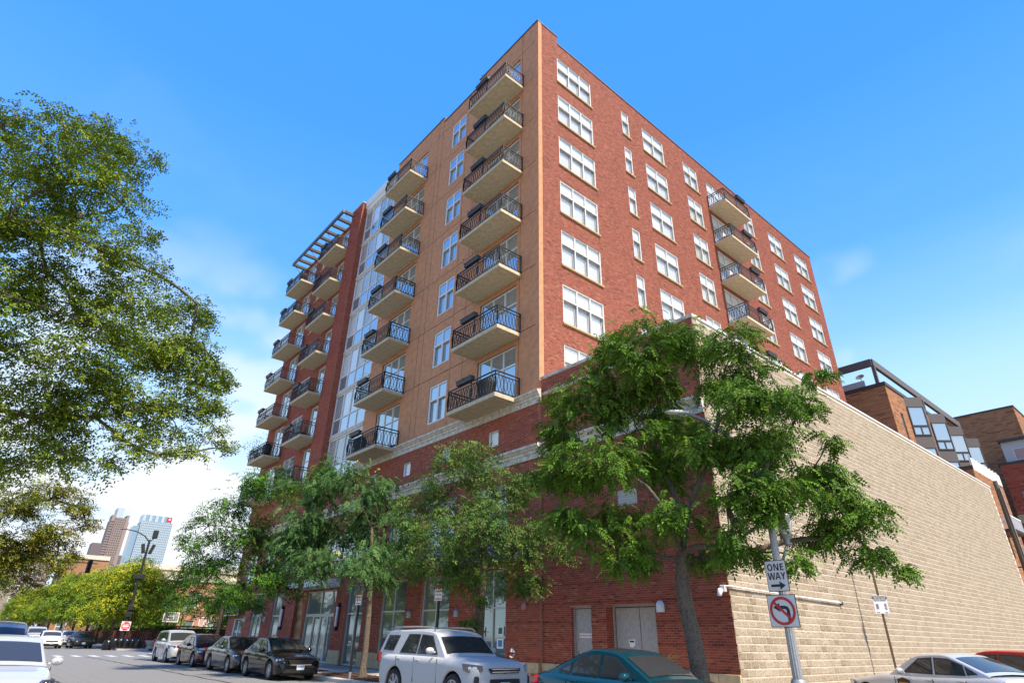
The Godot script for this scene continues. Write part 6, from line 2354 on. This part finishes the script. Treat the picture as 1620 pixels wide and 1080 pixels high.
	for e in [[Vector3(-107, 0.1, -16.2), Vector3(-69.9, 2.0, -14.7), "clipped bright green hedge behind the court fence along the street"], [Vector3(-71.2, 0.1, -33), Vector3(-69.7, 2.0, -16.3), "clipped bright green hedge along the cross street side of the court"]]:
		var h := thing("hedge", e[2], "hedge", Vector3.ZERO)
		var hm := MB.new()
		hm.box(e[0] + Vector3(0.1, 0, 0.1), e[1] - Vector3(0.1, 0.1, 0.1))
		obj(hm, "stems", mats.bark_dark, h)
		var buf := PackedFloat32Array()
		for i in 6000:
			var q := Vector3(lerpf(e[0].x, e[1].x, rng.randf()), lerpf(e[0].y, e[1].y, rng.randf()), lerpf(e[0].z, e[1].z, rng.randf()))
			if rng.randf() < 0.45:
				q.y = e[1].y - rng.randf() * 0.06
			elif rng.randf() < 0.5:
				q.z = e[1].z - rng.randf() * 0.06
			else:
				q.x = e[1].x - rng.randf() * 0.06
			var bs := Basis(Vector3.UP, rng.randf() * TAU) * Basis(Vector3.RIGHT, rng.randf_range(-1.0, 0.3))
			slot(buf, Transform3D(bs.scaled(Vector3.ONE * rng.randf_range(0.14, 0.24)), q), Color(0.26, 0.34, 0.02).lerp(Color(0.10, 0.17, 0.015), rng.randf()))
		many(leaf_mesh(), "foliage", mats.leaf, h, buf)
	# basketball hoops
	for e in [[-85.0, -19.35, 3.0, "basketball hoop with a white framed glass backboard, hung over the court hedge"], [-85.0, -23.4, 2.6, "basketball hoop seen from behind the tree trunks"]]:
		var h := thing("basketball_hoop", e[3], "basketball hoop", Vector3(e[0], 0, e[1]), 0.0, "basketball hoops in the court")
		var y: float = e[2] + 0.1
		var fr := MB.new()
		for q in [[-0.85, -0.78, -0.52, 0.52], [0.78, 0.85, -0.52, 0.52], [-0.78, 0.78, 0.45, 0.52], [-0.78, 0.78, -0.52, -0.45], [-0.30, -0.25, -0.30, 0.15], [0.25, 0.30, -0.30, 0.15], [-0.25, 0.25, 0.10, 0.15], [-0.25, 0.25, -0.30, -0.25]]:
			fr.box(Vector3(-0.03, y + q[2], q[0]), Vector3(0.03, y + q[3], q[1]))
		obj(fr, "backboard_frame", mats.white, h)
		var bd := MB.new()
		bd.box(Vector3(-0.012, y - 0.45, -0.78), Vector3(0.012, y + 0.45, 0.78))
		obj(bd, "backboard", mats.pane, h)
		var ri := MB.new()
		var path := []
		for i in 17:
			path.append(Vector3(0.30 + cos(TAU * i / 16) * 0.23, y - 0.30, sin(TAU * i / 16) * 0.23))
		ri.tube(path, [0.012], 5, false)
		obj(ri, "rim", mats.orange_paint, h)
		var po := MB.new()
		po.tube([Vector3(-0.9, 0, 0), Vector3(-0.9, y - 0.6, 0), Vector3(-0.05, y - 0.1, 0)], [0.07, 0.07, 0.05], 8)
		obj(po, "post", mats.black, h)
	var lp := thing("court_lamp", "black lamp post between the two basketball hoops", "lamp post", Vector3(-80.0, 0, -19.4))
	var lm := MB.new()
	lm.tube([Vector3(0, 0, 0), Vector3(0, 3.4, 0)], [0.06, 0.05], 8)
	obj(lm, "post", mats.black, lp)
	lantern_body(lp, Vector3(0, 3.4, 0))
	var fl := thing("flower_planter", "stone planter with red flowers by the crossing", "planter", Vector3(-63.0 - 5.0, 0.13, -14.3))
	var fm := MB.new()
	fm.lathe([Vector2(0.3, 0), Vector2(0.34, 0.1), Vector2(0.28, 0.2), Vector2(0.45, 0.6), Vector2(0.48, 0.6), Vector2(0.48, 0.68), Vector2(0.02, 0.66)], Transform3D(), 16)
	obj(fm, "urn", mats.limestone, fl)
	tuft(fl, "flowers", Vector3(0, 0.65, 0), Vector3(1.0, 1.1, 1.0), 220, [Color(0.45, 0.01, 0.02), Color(0.06, 0.12, 0.02), Color(0.35, 0.02, 0.08)], 0.10)


# ---- trees ---------------------------------------------------------------------------------------
# clumps of foliage of the near trees: x, y, z, radius
const CLUMPS := {
	"TR": [[-8.29, 8.74, -11.67, 0.97], [-9.73, 8.91, -11.8, 0.71], [-7.87, 9.11, -13.77, 0.93], [-6.64, 8.63, -13.4, 0.69], [-10.37, 7.5, -11.62, 0.97], [-9.69, 7.57, -12.6, 0.97], [-9.37, 7.24, -14.09, 0.78], [-8.6, 6.65, -14.19, 0.67], [-8.94, 6.43, -12.46, 0.57], [-6.45, 6.69, -12.64, 0.73], [-5.74, 6.6, -13.06, 0.67], [-5.88, 7.1, -14.84, 0.51], [-10.27, 5.5, -10.68, 0.73], [-9.32, 5.39, -11.04, 0.92], [-9.48, 5.86, -13.36, 0.92], [-7.54, 5.75, -13.05, 0.81], [-6.35, 5.55, -13.25, 0.68], [-6.28, 5.22, -14.87, 0.78], [-10.37, 4.17, -11.19, 0.79], [-9.71, 4.21, -12.12, 0.86], [-8.2, 4.15, -11.86, 0.63], [-7.08, 4.37, -12.51, 0.74], [-6.3, 4.14, -13.07, 0.54], [-5.48, 4.62, -14.79, 0.59], [-6, 3.84, -14.92, 0.6], [-4.97, 4.28, -14.87, 0.44], [-5.2, 3.37, -15.06, 0.44], [-4.84, 3.09, -15.11, 0.3], [-7.27, 3.44, -12.56, 0.46], [-7.39, 3.48, -13.59, 0.39], [-9.49, 3.43, -11.99, 0.45], [-9.61, 3.25, -11.53, 0.33], [-6.17, 3.17, -13.43, 0.35], [-8.32, 3.36, -13.03, 0.32], [-6.37, 4.7, -12.57, 0.52], [-6.68, 5.89, -13.08, 0.51], [-5.95, 4.58, -13.14, 0.41], [-6.06, 5.9, -13.74, 0.62], [-7.5, 7.84, -13.83, 0.72], [-8.74, 8.13, -12.87, 0.76], [-10.74, 6.51, -10.96, 0.61], [-5.4, 7.64, -14.77, 0.36], [-6.68, 8.02, -14.07, 0.62], [-11.33, 5.42, -11.03, 0.52], [-5.5, 6.02, -14.9, 0.31], [-5.46, 3.92, -14.86, 0.45]],
	"T750": [[-17.22, 7.45, -12.84, 0.99], [-16.82, 7.16, -11.15, 0.57], [-17.51, 6.19, -11.99, 1.02], [-15.7, 6, -12.57, 1.04], [-15.73, 6.51, -14.35, 0.76], [-18.01, 5.68, -11.03, 0.62], [-15.97, 4.55, -10.55, 0.95], [-15.01, 4.37, -11.57, 1.14], [-14.51, 4.48, -12.97, 0.97], [-18.31, 4.44, -11.1, 0.72], [-14.55, 4.21, -14.13, 0.59], [-15.47, 3.44, -13.56, 0.69], [-15.85, 3.52, -11.77, 0.9], [-16.95, 3.55, -11.31, 0.78], [-14.84, 3.04, -13.69, 0.45], [-17.41, 3.51, -10.4, 0.4]],
	"T575": [[-24.47, 7.49, -11.63, 1.24], [-25.02, 6.84, -10.5, 1.07], [-24.79, 7.49, -13.08, 1.1], [-25.65, 5.8, -10.1, 1.18], [-26, 5.8, -12.05, 1.55], [-24.77, 5.54, -13.34, 1.35], [-26.36, 4.79, -9.75, 0.78], [-25.24, 4.28, -10.77, 1.16], [-22.8, 3.95, -11.6, 1.11], [-23.84, 4.71, -13.87, 0.77], [-23.87, 6.08, -14.05, 0.68], [-24.02, 3.66, -13.48, 0.67]],
	"T470": [[-31.79, 8.49, -10.48, 1.42], [-31.72, 9.25, -12.04, 1.33], [-29.48, 9.1, -12.85, 1.04], [-33.28, 7.53, -9.23, 1.23], [-31.98, 5.91, -10.11, 1.5], [-31.96, 6.25, -7.9, 0.84], [-31.89, 5.44, -7.23, 0.65], [-33.6, 4.75, -9.33, 1.49], [-33.39, 4.61, -11.54, 1.58], [-29.06, 5.46, -11.3, 1.46], [-33.35, 3.78, -8.31, 1.02], [-31.51, 3.22, -9.64, 1.06], [-29.94, 3.52, -11.11, 1.08]],
	"Tf1": [[-43.52, 4.42, -10.47, 1.01], [-44.7, 3.62, -12.13, 1.22], [-44.52, 3.3, -13.55, 1.09], [-43.17, 3.29, -10.12, 0.77], [-43.36, 3.31, -14.4, 0.94], [-42.69, 5.17, -11.19, 0.88]],
	"TL": [[-16.93, 13.75, 2.74, 0.52], [-16.43, 13.5, 1.88, 0.62], [-17.15, 13.22, 3.09, 0.56], [-18.1, 14.51, 0.9, 0.84], [-17.11, 14.04, 0.11, 0.52], [-17.91, 12.45, 2.4, 0.89], [-16.34, 11.86, 1.25, 0.9], [-15.98, 11.65, 0.12, 0.81], [-17.14, 10.42, 1.4, 0.98], [-15.73, 10.02, 0.24, 0.86], [-16.84, 11.48, -0.62, 0.42], [-16.62, 8.52, 1.33, 0.86], [-17.4, 9.1, 0.3, 1.01], [-16.33, 9.25, -0.76, 0.85], [-16.76, 10.41, -1.13, 0.4], [-17.93, 7.5, 0.8, 0.91], [-16.63, 7.24, -0.31, 0.94], [-18.76, 8.72, -1.5, 1.04], [-18.48, 10.15, -2.25, 0.8], [-17.45, 10.25, -2.49, 0.41], [-17.54, 8.46, -2.62, 0.75], [-17.78, 8.95, -3.25, 0.5], [-17.48, 6.07, 0.12, 0.88], [-17.58, 6.39, -1.08, 0.86], [-17.67, 7.02, -2.08, 0.81], [-17.99, 7.76, -3.08, 0.77], [-18.41, 8.38, -3.75, 0.43], [-17.28, 5.28, -0.73, 0.78], [-17.38, 5.86, -1.9, 0.53], [-18.03, 6.24, -2.98, 0.5], [-17.53, 5.99, -3.57, 0.34], [-17.8, 6.31, -4.23, 0.24], [-18.15, 5.01, -0.02, 0.75], [-17.44, 5.23, -1.54, 0.34], [-18.01, 6.5, -4.38, 0.24], [-17.36, 6.59, -3.78, 0.32], [-17.69, 7.35, -3.47, 0.4], [-17.9, 8.5, -3.66, 0.29], [-17.12, 5.63, -2.63, 0.34], [-17.82, 9.19, -2.68, 0.52], [-17.29, 9.58, 0.86, 0.84], [-16.22, 8.18, -0.5, 0.7], [-17.4, 6.7, 0.08, 0.77], [-17.28, 7.2, -1.22, 0.74], [-17.94, 8.24, -2.12, 0.77], [-16.38, 10.24, 2.02, 0.76], [-17.4, 11.72, 0.8, 0.71], [-18.05, 7.07, -2.61, 0.59], [-15.77, 12.02, 2.02, 0.62], [-16.12, 12.85, 1.16, 0.55], [-17.04, 14.39, 1.34, 0.34], [-17.7, 13.64, 0.22, 0.46], [-15.83, 10.35, 2.87, 0.93], [-16.57, 7.67, 2.16, 0.97], [-17.11, 5.83, 1.31, 0.87], [-16.11, 8.87, 2.68, 0.86]],
	"TY": [[-30.81, 5.91, -0.31, 1], [-30.76, 6.32, -1.42, 0.96], [-31.14, 6.25, -2.36, 0.63], [-31.57, 4.62, -0.98, 1.03], [-30.82, 4.91, -2.07, 0.9], [-31.27, 5.56, -2.92, 0.45], [-31.95, 3.47, -1.17, 0.81], [-30.53, 3.81, -2.18, 0.58], [-31.51, 4.29, -2.73, 0.44], [-31.94, 4.13, -0.55, 1], [-30.49, 5.24, 0.82, 1.1], [-30.39, 3.91, 0.55, 0.9]],
}


func sprig(kind: String) -> ArrayMesh:
	if shapes.has("sprig " + kind):
		return shapes["sprig " + kind]
	var r := RandomNumberGenerator.new()
	r.seed = kind.hash()
	var m := MB.new()
	var leaf := func(p: Vector3, d: Vector3, up: Vector3, l: float, w: float) -> void:
		var s := d.cross(up).normalized() * w
		var mid := p + d * l * 0.45
		var tip := p + d * l - up * l * 0.15
		m.tri(p, mid + s + up * w * 0.35, tip)
		m.tri(p, tip, mid - s + up * w * 0.35)
	if kind == "pinnate":       # a drooping leaf of paired leaflets
		var p := Vector3.ZERO
		var d := Vector3(0, 0.25, 1).normalized()
		for i in 6:
			var l := 0.098 if i < 5 else 0.08
			for s in [-1.0, 1.0]:
				var q := Vector3(s * 0.9, r.randf_range(-0.45, 0.0), 0.45 + r.randf_range(-0.2, 0.2)).normalized()
				leaf.call(p, q, Vector3(0, 1, 0.2).normalized(), l * r.randf_range(0.8, 1.15), 0.025)
			d = (d + Vector3(0, -0.15, 0)).normalized()
			p += d * 0.055
		leaf.call(p, d, Vector3.UP, 0.09, 0.023)
	else:                       # a twig with simple leaves
		var p := Vector3.ZERO
		var d := Vector3(0, 0.2, 1).normalized()
		for i in 9:
			var s := 1.0 if i % 2 else -1.0
			var q := Vector3(s * r.randf_range(0.4, 1.0), r.randf_range(-0.7, 0.3), r.randf_range(0.1, 0.8)).normalized()
			leaf.call(p, q, Vector3(r.randf_range(-0.4, 0.4), 1, r.randf_range(-0.3, 0.3)).normalized(), 0.078 * r.randf_range(0.75, 1.2), 0.022)
			d = (d + Vector3(r.randf_range(-0.1, 0.1), -0.06, 0)).normalized()
			p += d * 0.034
	shapes["sprig " + kind] = m.mesh()
	return shapes["sprig " + kind]


# trunk: points with radii; clumps: [x, y, z, r]; o: sprig, density, size, colours, bark
func tree(called: String, label: String, trunk: Array, clumps: Array, o: Dictionary, group := "") -> Node3D:
	var base: Vector3 = trunk[0][0]
	var t := thing(called, label, "tree", base, 0.0, group)
	var bark: Material = o.get("bark", mats.bark)
	var wood := MB.new()
	var path := []
	var radii := []
	for e in trunk:
		path.append(e[0] - base)
		radii.append(e[1])
	# root flare and slight bends
	var fine := []
	var fr := []
	for i in path.size() - 1:
		for k in 5:
			var u := k / 5.0
			fine.append((path[i] as Vector3).lerp(path[i + 1], u) + Vector3(sin(i * 3.0 + u * 4.0), 0, cos(i * 2.0 + u * 5.0)) * radii[0] * 0.12 * (1.0 if i + k else 0.0))
			fr.append(lerpf(radii[i], radii[i + 1], u) * (1.0 + (0.5 if i == 0 and k == 0 else 0.0)))
	fine.append(path[-1])
	fr.append(radii[-1])
	wood.tube(fine, fr, 12)
	obj(wood, "trunk", bark, t)
	# limbs: join every clump to the nearest one already joined, starting at the upper trunk
	var nodes := []
	for i in range(int(fine.size() * o.get("fork", 0.6)), fine.size()):
		nodes.append({"p": fine[i], "parent": -1, "n": 0, "trunk": true, "d": 0.0})
	var left := []
	for c in clumps:
		left.append({"p": Vector3(c[0], c[1], c[2]) - base, "r": c[3]})
	while left.size():
		var best := 1e9
		var bi := 0
		var bj := 0
		for i in left.size():
			for j in nodes.size():
				var dist: float = (left[i].p - nodes[j].p).length() + nodes[j].d * 0.45
				if dist < best:
					best = dist
					bi = i
					bj = j
		nodes.append({"p": left[bi].p, "parent": bj, "n": 1, "trunk": false, "r": left[bi].r, "d": nodes[bj].d + (left[bi].p - nodes[bj].p).length()})
		left.remove_at(bi)
	for i in range(nodes.size() - 1, -1, -1):
		if nodes[i].parent >= 0:
			nodes[nodes[i].parent].n += nodes[i].n
	var limbs := MB.new()
	var r0: float = radii[-1]
	var total := float(clumps.size())
	var leaves := PackedFloat32Array()
	var colours: Array = o.colours
	var size: float = o.get("size", 1.0)
	for nd in nodes:
		if nd.trunk:
			continue
		var a: Vector3 = nodes[nd.parent].p
		var b: Vector3 = nd.p
		var ra := clampf(r0 * sqrt(nd.n / total) * 1.15, 0.014, r0)
		var rb := ra * (0.75 if nd.n > 1 else 0.4)
		var side := Vector3(rng.randfn(), rng.randfn() * 0.5 + 0.5, rng.randfn()) * (b - a).length() * 0.10
		var pts := []
		var rs := []
		for k in 6:
			var u := k / 5.0
			pts.append(a.lerp(b, u) + side * sin(u * PI))
			rs.append(lerpf(ra, rb, u))
		limbs.tube(pts, rs, 7)
		var r: float = nd.r
		var subs := []
		var n_sub: int = o.get("subs", 8)
		for k in n_sub:
			var d := Vector3(rng.randfn(), rng.randfn() * 0.8 + 0.1, rng.randfn()).normalized()
			var c := b + d * r * rng.randf_range(0.30, 0.92)
			subs.append(c)
			limbs.tube([b, b.lerp(c, 0.5) + Vector3.UP * r * 0.06, c], [rb * 0.7, rb * 0.4, 0.006], 4, false)
		var count := int(o.get("density", 420.0) * r * r / (size * size))
		for k in count:
			var c: Vector3 = subs[rng.randi() % subs.size()]
			var q: Vector3 = c + Vector3(rng.randfn(), rng.randfn() * 0.8, rng.randfn()) * r * o.get("fuzz", 0.25)
			var out_: Vector3 = q - b
			var yaw := atan2(out_.x, out_.z) + rng.randfn() * 0.7
			var bs := Basis(Vector3.UP, yaw) * Basis(Vector3.RIGHT, rng.randf_range(-0.35, 0.65) + o.get("droop", 0.25)) * Basis(Vector3.BACK, rng.randfn() * 0.5)
			var col: Color = (colours[rng.randi() % colours.size()] as Color) * rng.randf_range(0.75, 1.3)
			slot(leaves, Transform3D(bs.scaled(Vector3.ONE * size * rng.randf_range(0.6, 1.4)), q), col)
	obj(limbs, "branches", bark, t)
	many(sprig(o.get("sprig", "pinnate")), "crown", mats.leaf, t, leaves)
	return t


func random_clumps(base: Vector3, h: float, w: float, n: int) -> Array:
	var out := []
	for i in n:
		var u := float(i) / n
		var y := h * lerpf(0.36, 0.92, u)
		var reach := w * 0.5 * sin(PI * clampf(lerpf(0.28, 0.95, u), 0, 1))
		var a := i * 2.4 + rng.randf() * 0.8
		var d := reach * rng.randf_range(0.25, 1.15)
		out.append([base.x + cos(a) * d, base.y + y, base.z + sin(a) * d, w * rng.randf_range(0.10, 0.25)])
	return out


func make_trees() -> void:
	var green := [Color(0.085, 0.165, 0.016), Color(0.068, 0.135, 0.016), Color(0.120, 0.215, 0.018), Color(0.095, 0.180, 0.020)]
	var along := "street trees in the mulched beds"
	tree("street_tree", "broad leafy tree whose long boughs hang over the corner of the tan wall", [[Vector3(-8.30, 0.12, -12.6), 0.20], [Vector3(-8.40, 1.5, -12.6), 0.18], [Vector3(-8.58, 2.9, -12.65), 0.165], [Vector3(-8.50, 3.5, -12.7), 0.15]], CLUMPS.TR, {"colours": green, "density": 370.0, "size": 0.86, "fork": 0.85, "fuzz": 0.27, "droop": 0.35}, along)
	tree("street_tree", "round headed tree with suckers on its trunk behind the white utility vehicle", [[Vector3(-16.25, 0.12, -12.6), 0.16], [Vector3(-16.2, 2.0, -12.6), 0.14], [Vector3(-16.1, 3.6, -12.6), 0.12], [Vector3(-16.1, 5.2, -12.6), 0.07]], CLUMPS.T750 + [[-16.2, 2.0, -12.4, 0.35], [-16.3, 1.5, -12.45, 0.3], [-16.1, 2.7, -12.4, 0.3]], {"colours": [Color(0.074, 0.150, 0.030), Color(0.061, 0.124, 0.027), Color(0.115, 0.189, 0.030), Color(0.135, 0.169, 0.041)], "density": 480.0, "sprig": "simple", "fork": 0.55}, along)
	var pods := tree("street_tree", "slender tree with grey green leaves and yellow seed pods beside the narrow glass door", [[Vector3(-23.5, 0.12, -12.6), 0.13], [Vector3(-23.55, 2.0, -12.6), 0.11], [Vector3(-23.7, 3.8, -12.6), 0.09], [Vector3(-24.2, 5.8, -12.6), 0.05]], CLUMPS.T575, {"colours": [Color(0.061, 0.137, 0.038), Color(0.074, 0.156, 0.041), Color(0.095, 0.176, 0.054), Color(0.054, 0.111, 0.030)], "density": 260.0, "size": 1.05, "droop": 0.5}, along)
	var buf := PackedFloat32Array()
	for i in 16:
		var c: Array = CLUMPS.T575[i % CLUMPS.T575.size()]
		var q: Vector3 = Vector3(c[0], c[1], c[2]) - pods.position + Vector3(rng.randfn(), absf(rng.randfn()), absf(rng.randfn())) * c[3] * 0.55
		for k in 9:
			var bs := Basis(Vector3.UP, rng.randf() * TAU) * Basis(Vector3.RIGHT, rng.randf_range(0.4, 1.5))
			slot(buf, Transform3D(bs.scaled(Vector3(0.14, 0.1, 0.10)), q + Vector3(rng.randfn(), rng.randfn(), rng.randfn()) * 0.07), Color(0.42, 0.40, 0.07) * rng.randf_range(0.8, 1.2))
	many(leaf_mesh(), "seed_pods", mats.leaf, pods, buf)
	tree("street_tree", "large dark green tree in front of the entrance", [[Vector3(-30.75, 0.12, -12.7), 0.17], [Vector3(-30.8, 2.2, -12.7), 0.15], [Vector3(-31.0, 4.0, -12.6), 0.12], [Vector3(-31.4, 6.5, -12.2), 0.07]], CLUMPS.T470, {"colours": [Color(0.041, 0.111, 0.014), Color(0.061, 0.150, 0.014), Color(0.088, 0.195, 0.016), Color(0.034, 0.085, 0.014)], "density": 400.0, "size": 1.2, "sprig": "simple", "bark": mats.bark_dark}, along)
	tree("street_tree", "dark green tree with a thin dark trunk by the convenience store", [[Vector3(-42.9, 0.12, -12.6), 0.13], [Vector3(-42.9, 2.2, -12.6), 0.11], [Vector3(-43.2, 4.4, -12.6), 0.07]], CLUMPS.Tf1, {"colours": [Color(0.041, 0.111, 0.014), Color(0.068, 0.156, 0.016), Color(0.034, 0.078, 0.014)], "density": 360.0, "size": 1.5, "sprig": "simple", "bark": mats.bark_dark}, along)
	tree("elm_tree", "tall leafy elm whose branches overhang the street on the left", [[Vector3(-17.0, 0.1, 4.2), 0.30], [Vector3(-16.8, 3.5, 3.8), 0.25], [Vector3(-16.6, 6.5, 3.0), 0.20], [Vector3(-16.6, 10.0, 2.2), 0.12]], CLUMPS.TL, {"colours": [Color(0.125, 0.187, 0.017), Color(0.156, 0.223, 0.020), Color(0.199, 0.241, 0.023), Color(0.106, 0.151, 0.017)], "density": 480.0, "fuzz": 0.30, "subs": 7, "sprig": "simple", "fork": 0.4, "droop": 0.15, "size": 1.0}, "trees along the left pavement")
	tree("yellowing_tree", "wind blown tree with yellow brown leaves below the elm", [[Vector3(-31, 0.1, 4.0), 0.18], [Vector3(-31, 2.6, 3.6), 0.15], [Vector3(-31, 5.0, 2.4), 0.09]], CLUMPS.TY, {"colours": [Color(0.138, 0.155, 0.018), Color(0.179, 0.182, 0.021), Color(0.114, 0.155, 0.018), Color(0.227, 0.182, 0.024)], "density": 560.0, "sprig": "simple", "size": 1.1, "bark": mats.bark_dark, "droop": 0.0}, "trees along the left pavement")
	# trees beyond the far crossing
	var yel := [Color(0.270, 0.301, 0.019), Color(0.169, 0.238, 0.019), Color(0.371, 0.349, 0.019), Color(0.101, 0.174, 0.017)]
	var gre := [Color(0.119, 0.206, 0.019), Color(0.169, 0.254, 0.023), Color(0.085, 0.143, 0.017)]
	var far := [
		[Vector3(-73, 0.1, -12.8), 7.6, 6.5, yel, "yellow green street tree just past the signal pole"],
		[Vector3(-80, 0.1, -12.8), 8.4, 7.0, yel, "yellow green street tree along the court fence, second from the signal pole"],
		[Vector3(-88, 0.1, -12.8), 8.0, 6.5, gre, "green street tree along the court fence, third from the signal pole"],
		[Vector3(-97, 0.1, -12.8), 8.6, 7.0, yel, "yellow green street tree at the end of the court fence"],
		[Vector3(-108, 0.1, -12.6), 8.6, 7.0, gre, "green street tree past the end of the court fence"],
		[Vector3(-122, 0.1, -12.6), 9.0, 8.0, yel, "yellow street tree in front of the far brick building"],
		[Vector3(-140, 0.1, -12.6), 9.0, 8.0, gre, "green street tree at the far end of the street"],
		[Vector3(-76, 0.0, -24), 6.6, 6.0, gre, "small green tree inside the ball court"],
		[Vector3(-88, 0.0, -30), 8.0, 7.5, yel, "yellow green tree behind the basketball hoops"],
		[Vector3(-95, 0.0, -20), 7.4, 7.0, gre, "green tree behind the court hedge"],
		[Vector3(-160, 0.1, -12.8), 9.0, 9.0, yel, "yellow green street tree beyond the far brick building"],
		[Vector3(-185, 0.1, -12.8), 9.0, 9.0, gre, "green street tree beyond the far brick building"],
		[Vector3(-215, 0.1, -12.8), 10.0, 11.0, yel, "yellow green street tree among the farthest on the street"],
		[Vector3(-250, 0.1, -12.8), 10.0, 12.0, gre, "green street tree among the farthest on the street"],
		[Vector3(-62, 0.1, 3.2), 8.0, 9.0, yel, "yellow green tree at the left corner of the far crossing"],
		[Vector3(-90, 0.1, 3.6), 8.0, 7.0, [Color(0.338, 0.260, 0.016), Color(0.405, 0.286, 0.016), Color(0.189, 0.195, 0.016)], "golden yellow tree on the left pavement far ahead"],
		[Vector3(-110, 0.1, 3.2), 8.4, 8.0, gre, "green tree on the left pavement behind the golden tree"],
		[Vector3(-130, 0.1, 2.6), 9.0, 9.0, yel, "yellow green tree at the far end of the left pavement"]]
	for e in far:
		var b: Vector3 = e[0]
		var h: float = e[1]
		tree("distant_tree", e[4], [[b, 0.16], [b + Vector3(0.05, h * 0.3, 0), 0.13], [b + Vector3(0, h * 0.6, 0), 0.07]], random_clumps(b, h, e[2], 20), {"colours": e[3], "density": 420.0, "size": 2.2, "sprig": "simple", "bark": mats.bark_dark, "subs": 6, "fuzz": 0.3}, "trees beyond the far crossing")
	# grassy plant by the double door
	var g := thing("ornamental_grass", "clump of yellow green ornamental grass before the double steel door", "plant", Vector3(-10.2, 0.13, -13.6))
	var mb := MB.new()
	for i in 110:
		var a := rng.randf() * TAU
		var l := rng.randf_range(1.3, 1.95)
		var d := Vector3(cos(a), 0, sin(a))
		var s := d.cross(Vector3.UP) * 0.012
		var p := d * 0.08
		for k in 4:
			var u := k / 4.0
			var v := (k + 1) / 4.0
			var q0 := p + d * (u * u * 0.65 * l) + Vector3.UP * (l * (u - 0.32 * u * u * u))
			var q1 := p + d * (v * v * 0.65 * l) + Vector3.UP * (l * (v - 0.32 * v * v * v))
			mb.quad(q0 - s * (1.1 - u), q0 + s * (1.1 - u), q1 + s * (1.1 - v), q1 - s * (1.1 - v))
	obj(mb, "blades", mat("grass_blade", Color(0.22, 0.24, 0.05), 0.7, {"both": true}), g)


func _ready() -> void:
	rng.seed = 7
	make_camera()
	make_light()
	make_materials()
	make_ground()
	make_building()
	make_side_street_buildings()
	make_skyline()
	make_far_corner()
	make_vehicles()
	make_street_furniture()
	make_balcony_things()
	make_trees()
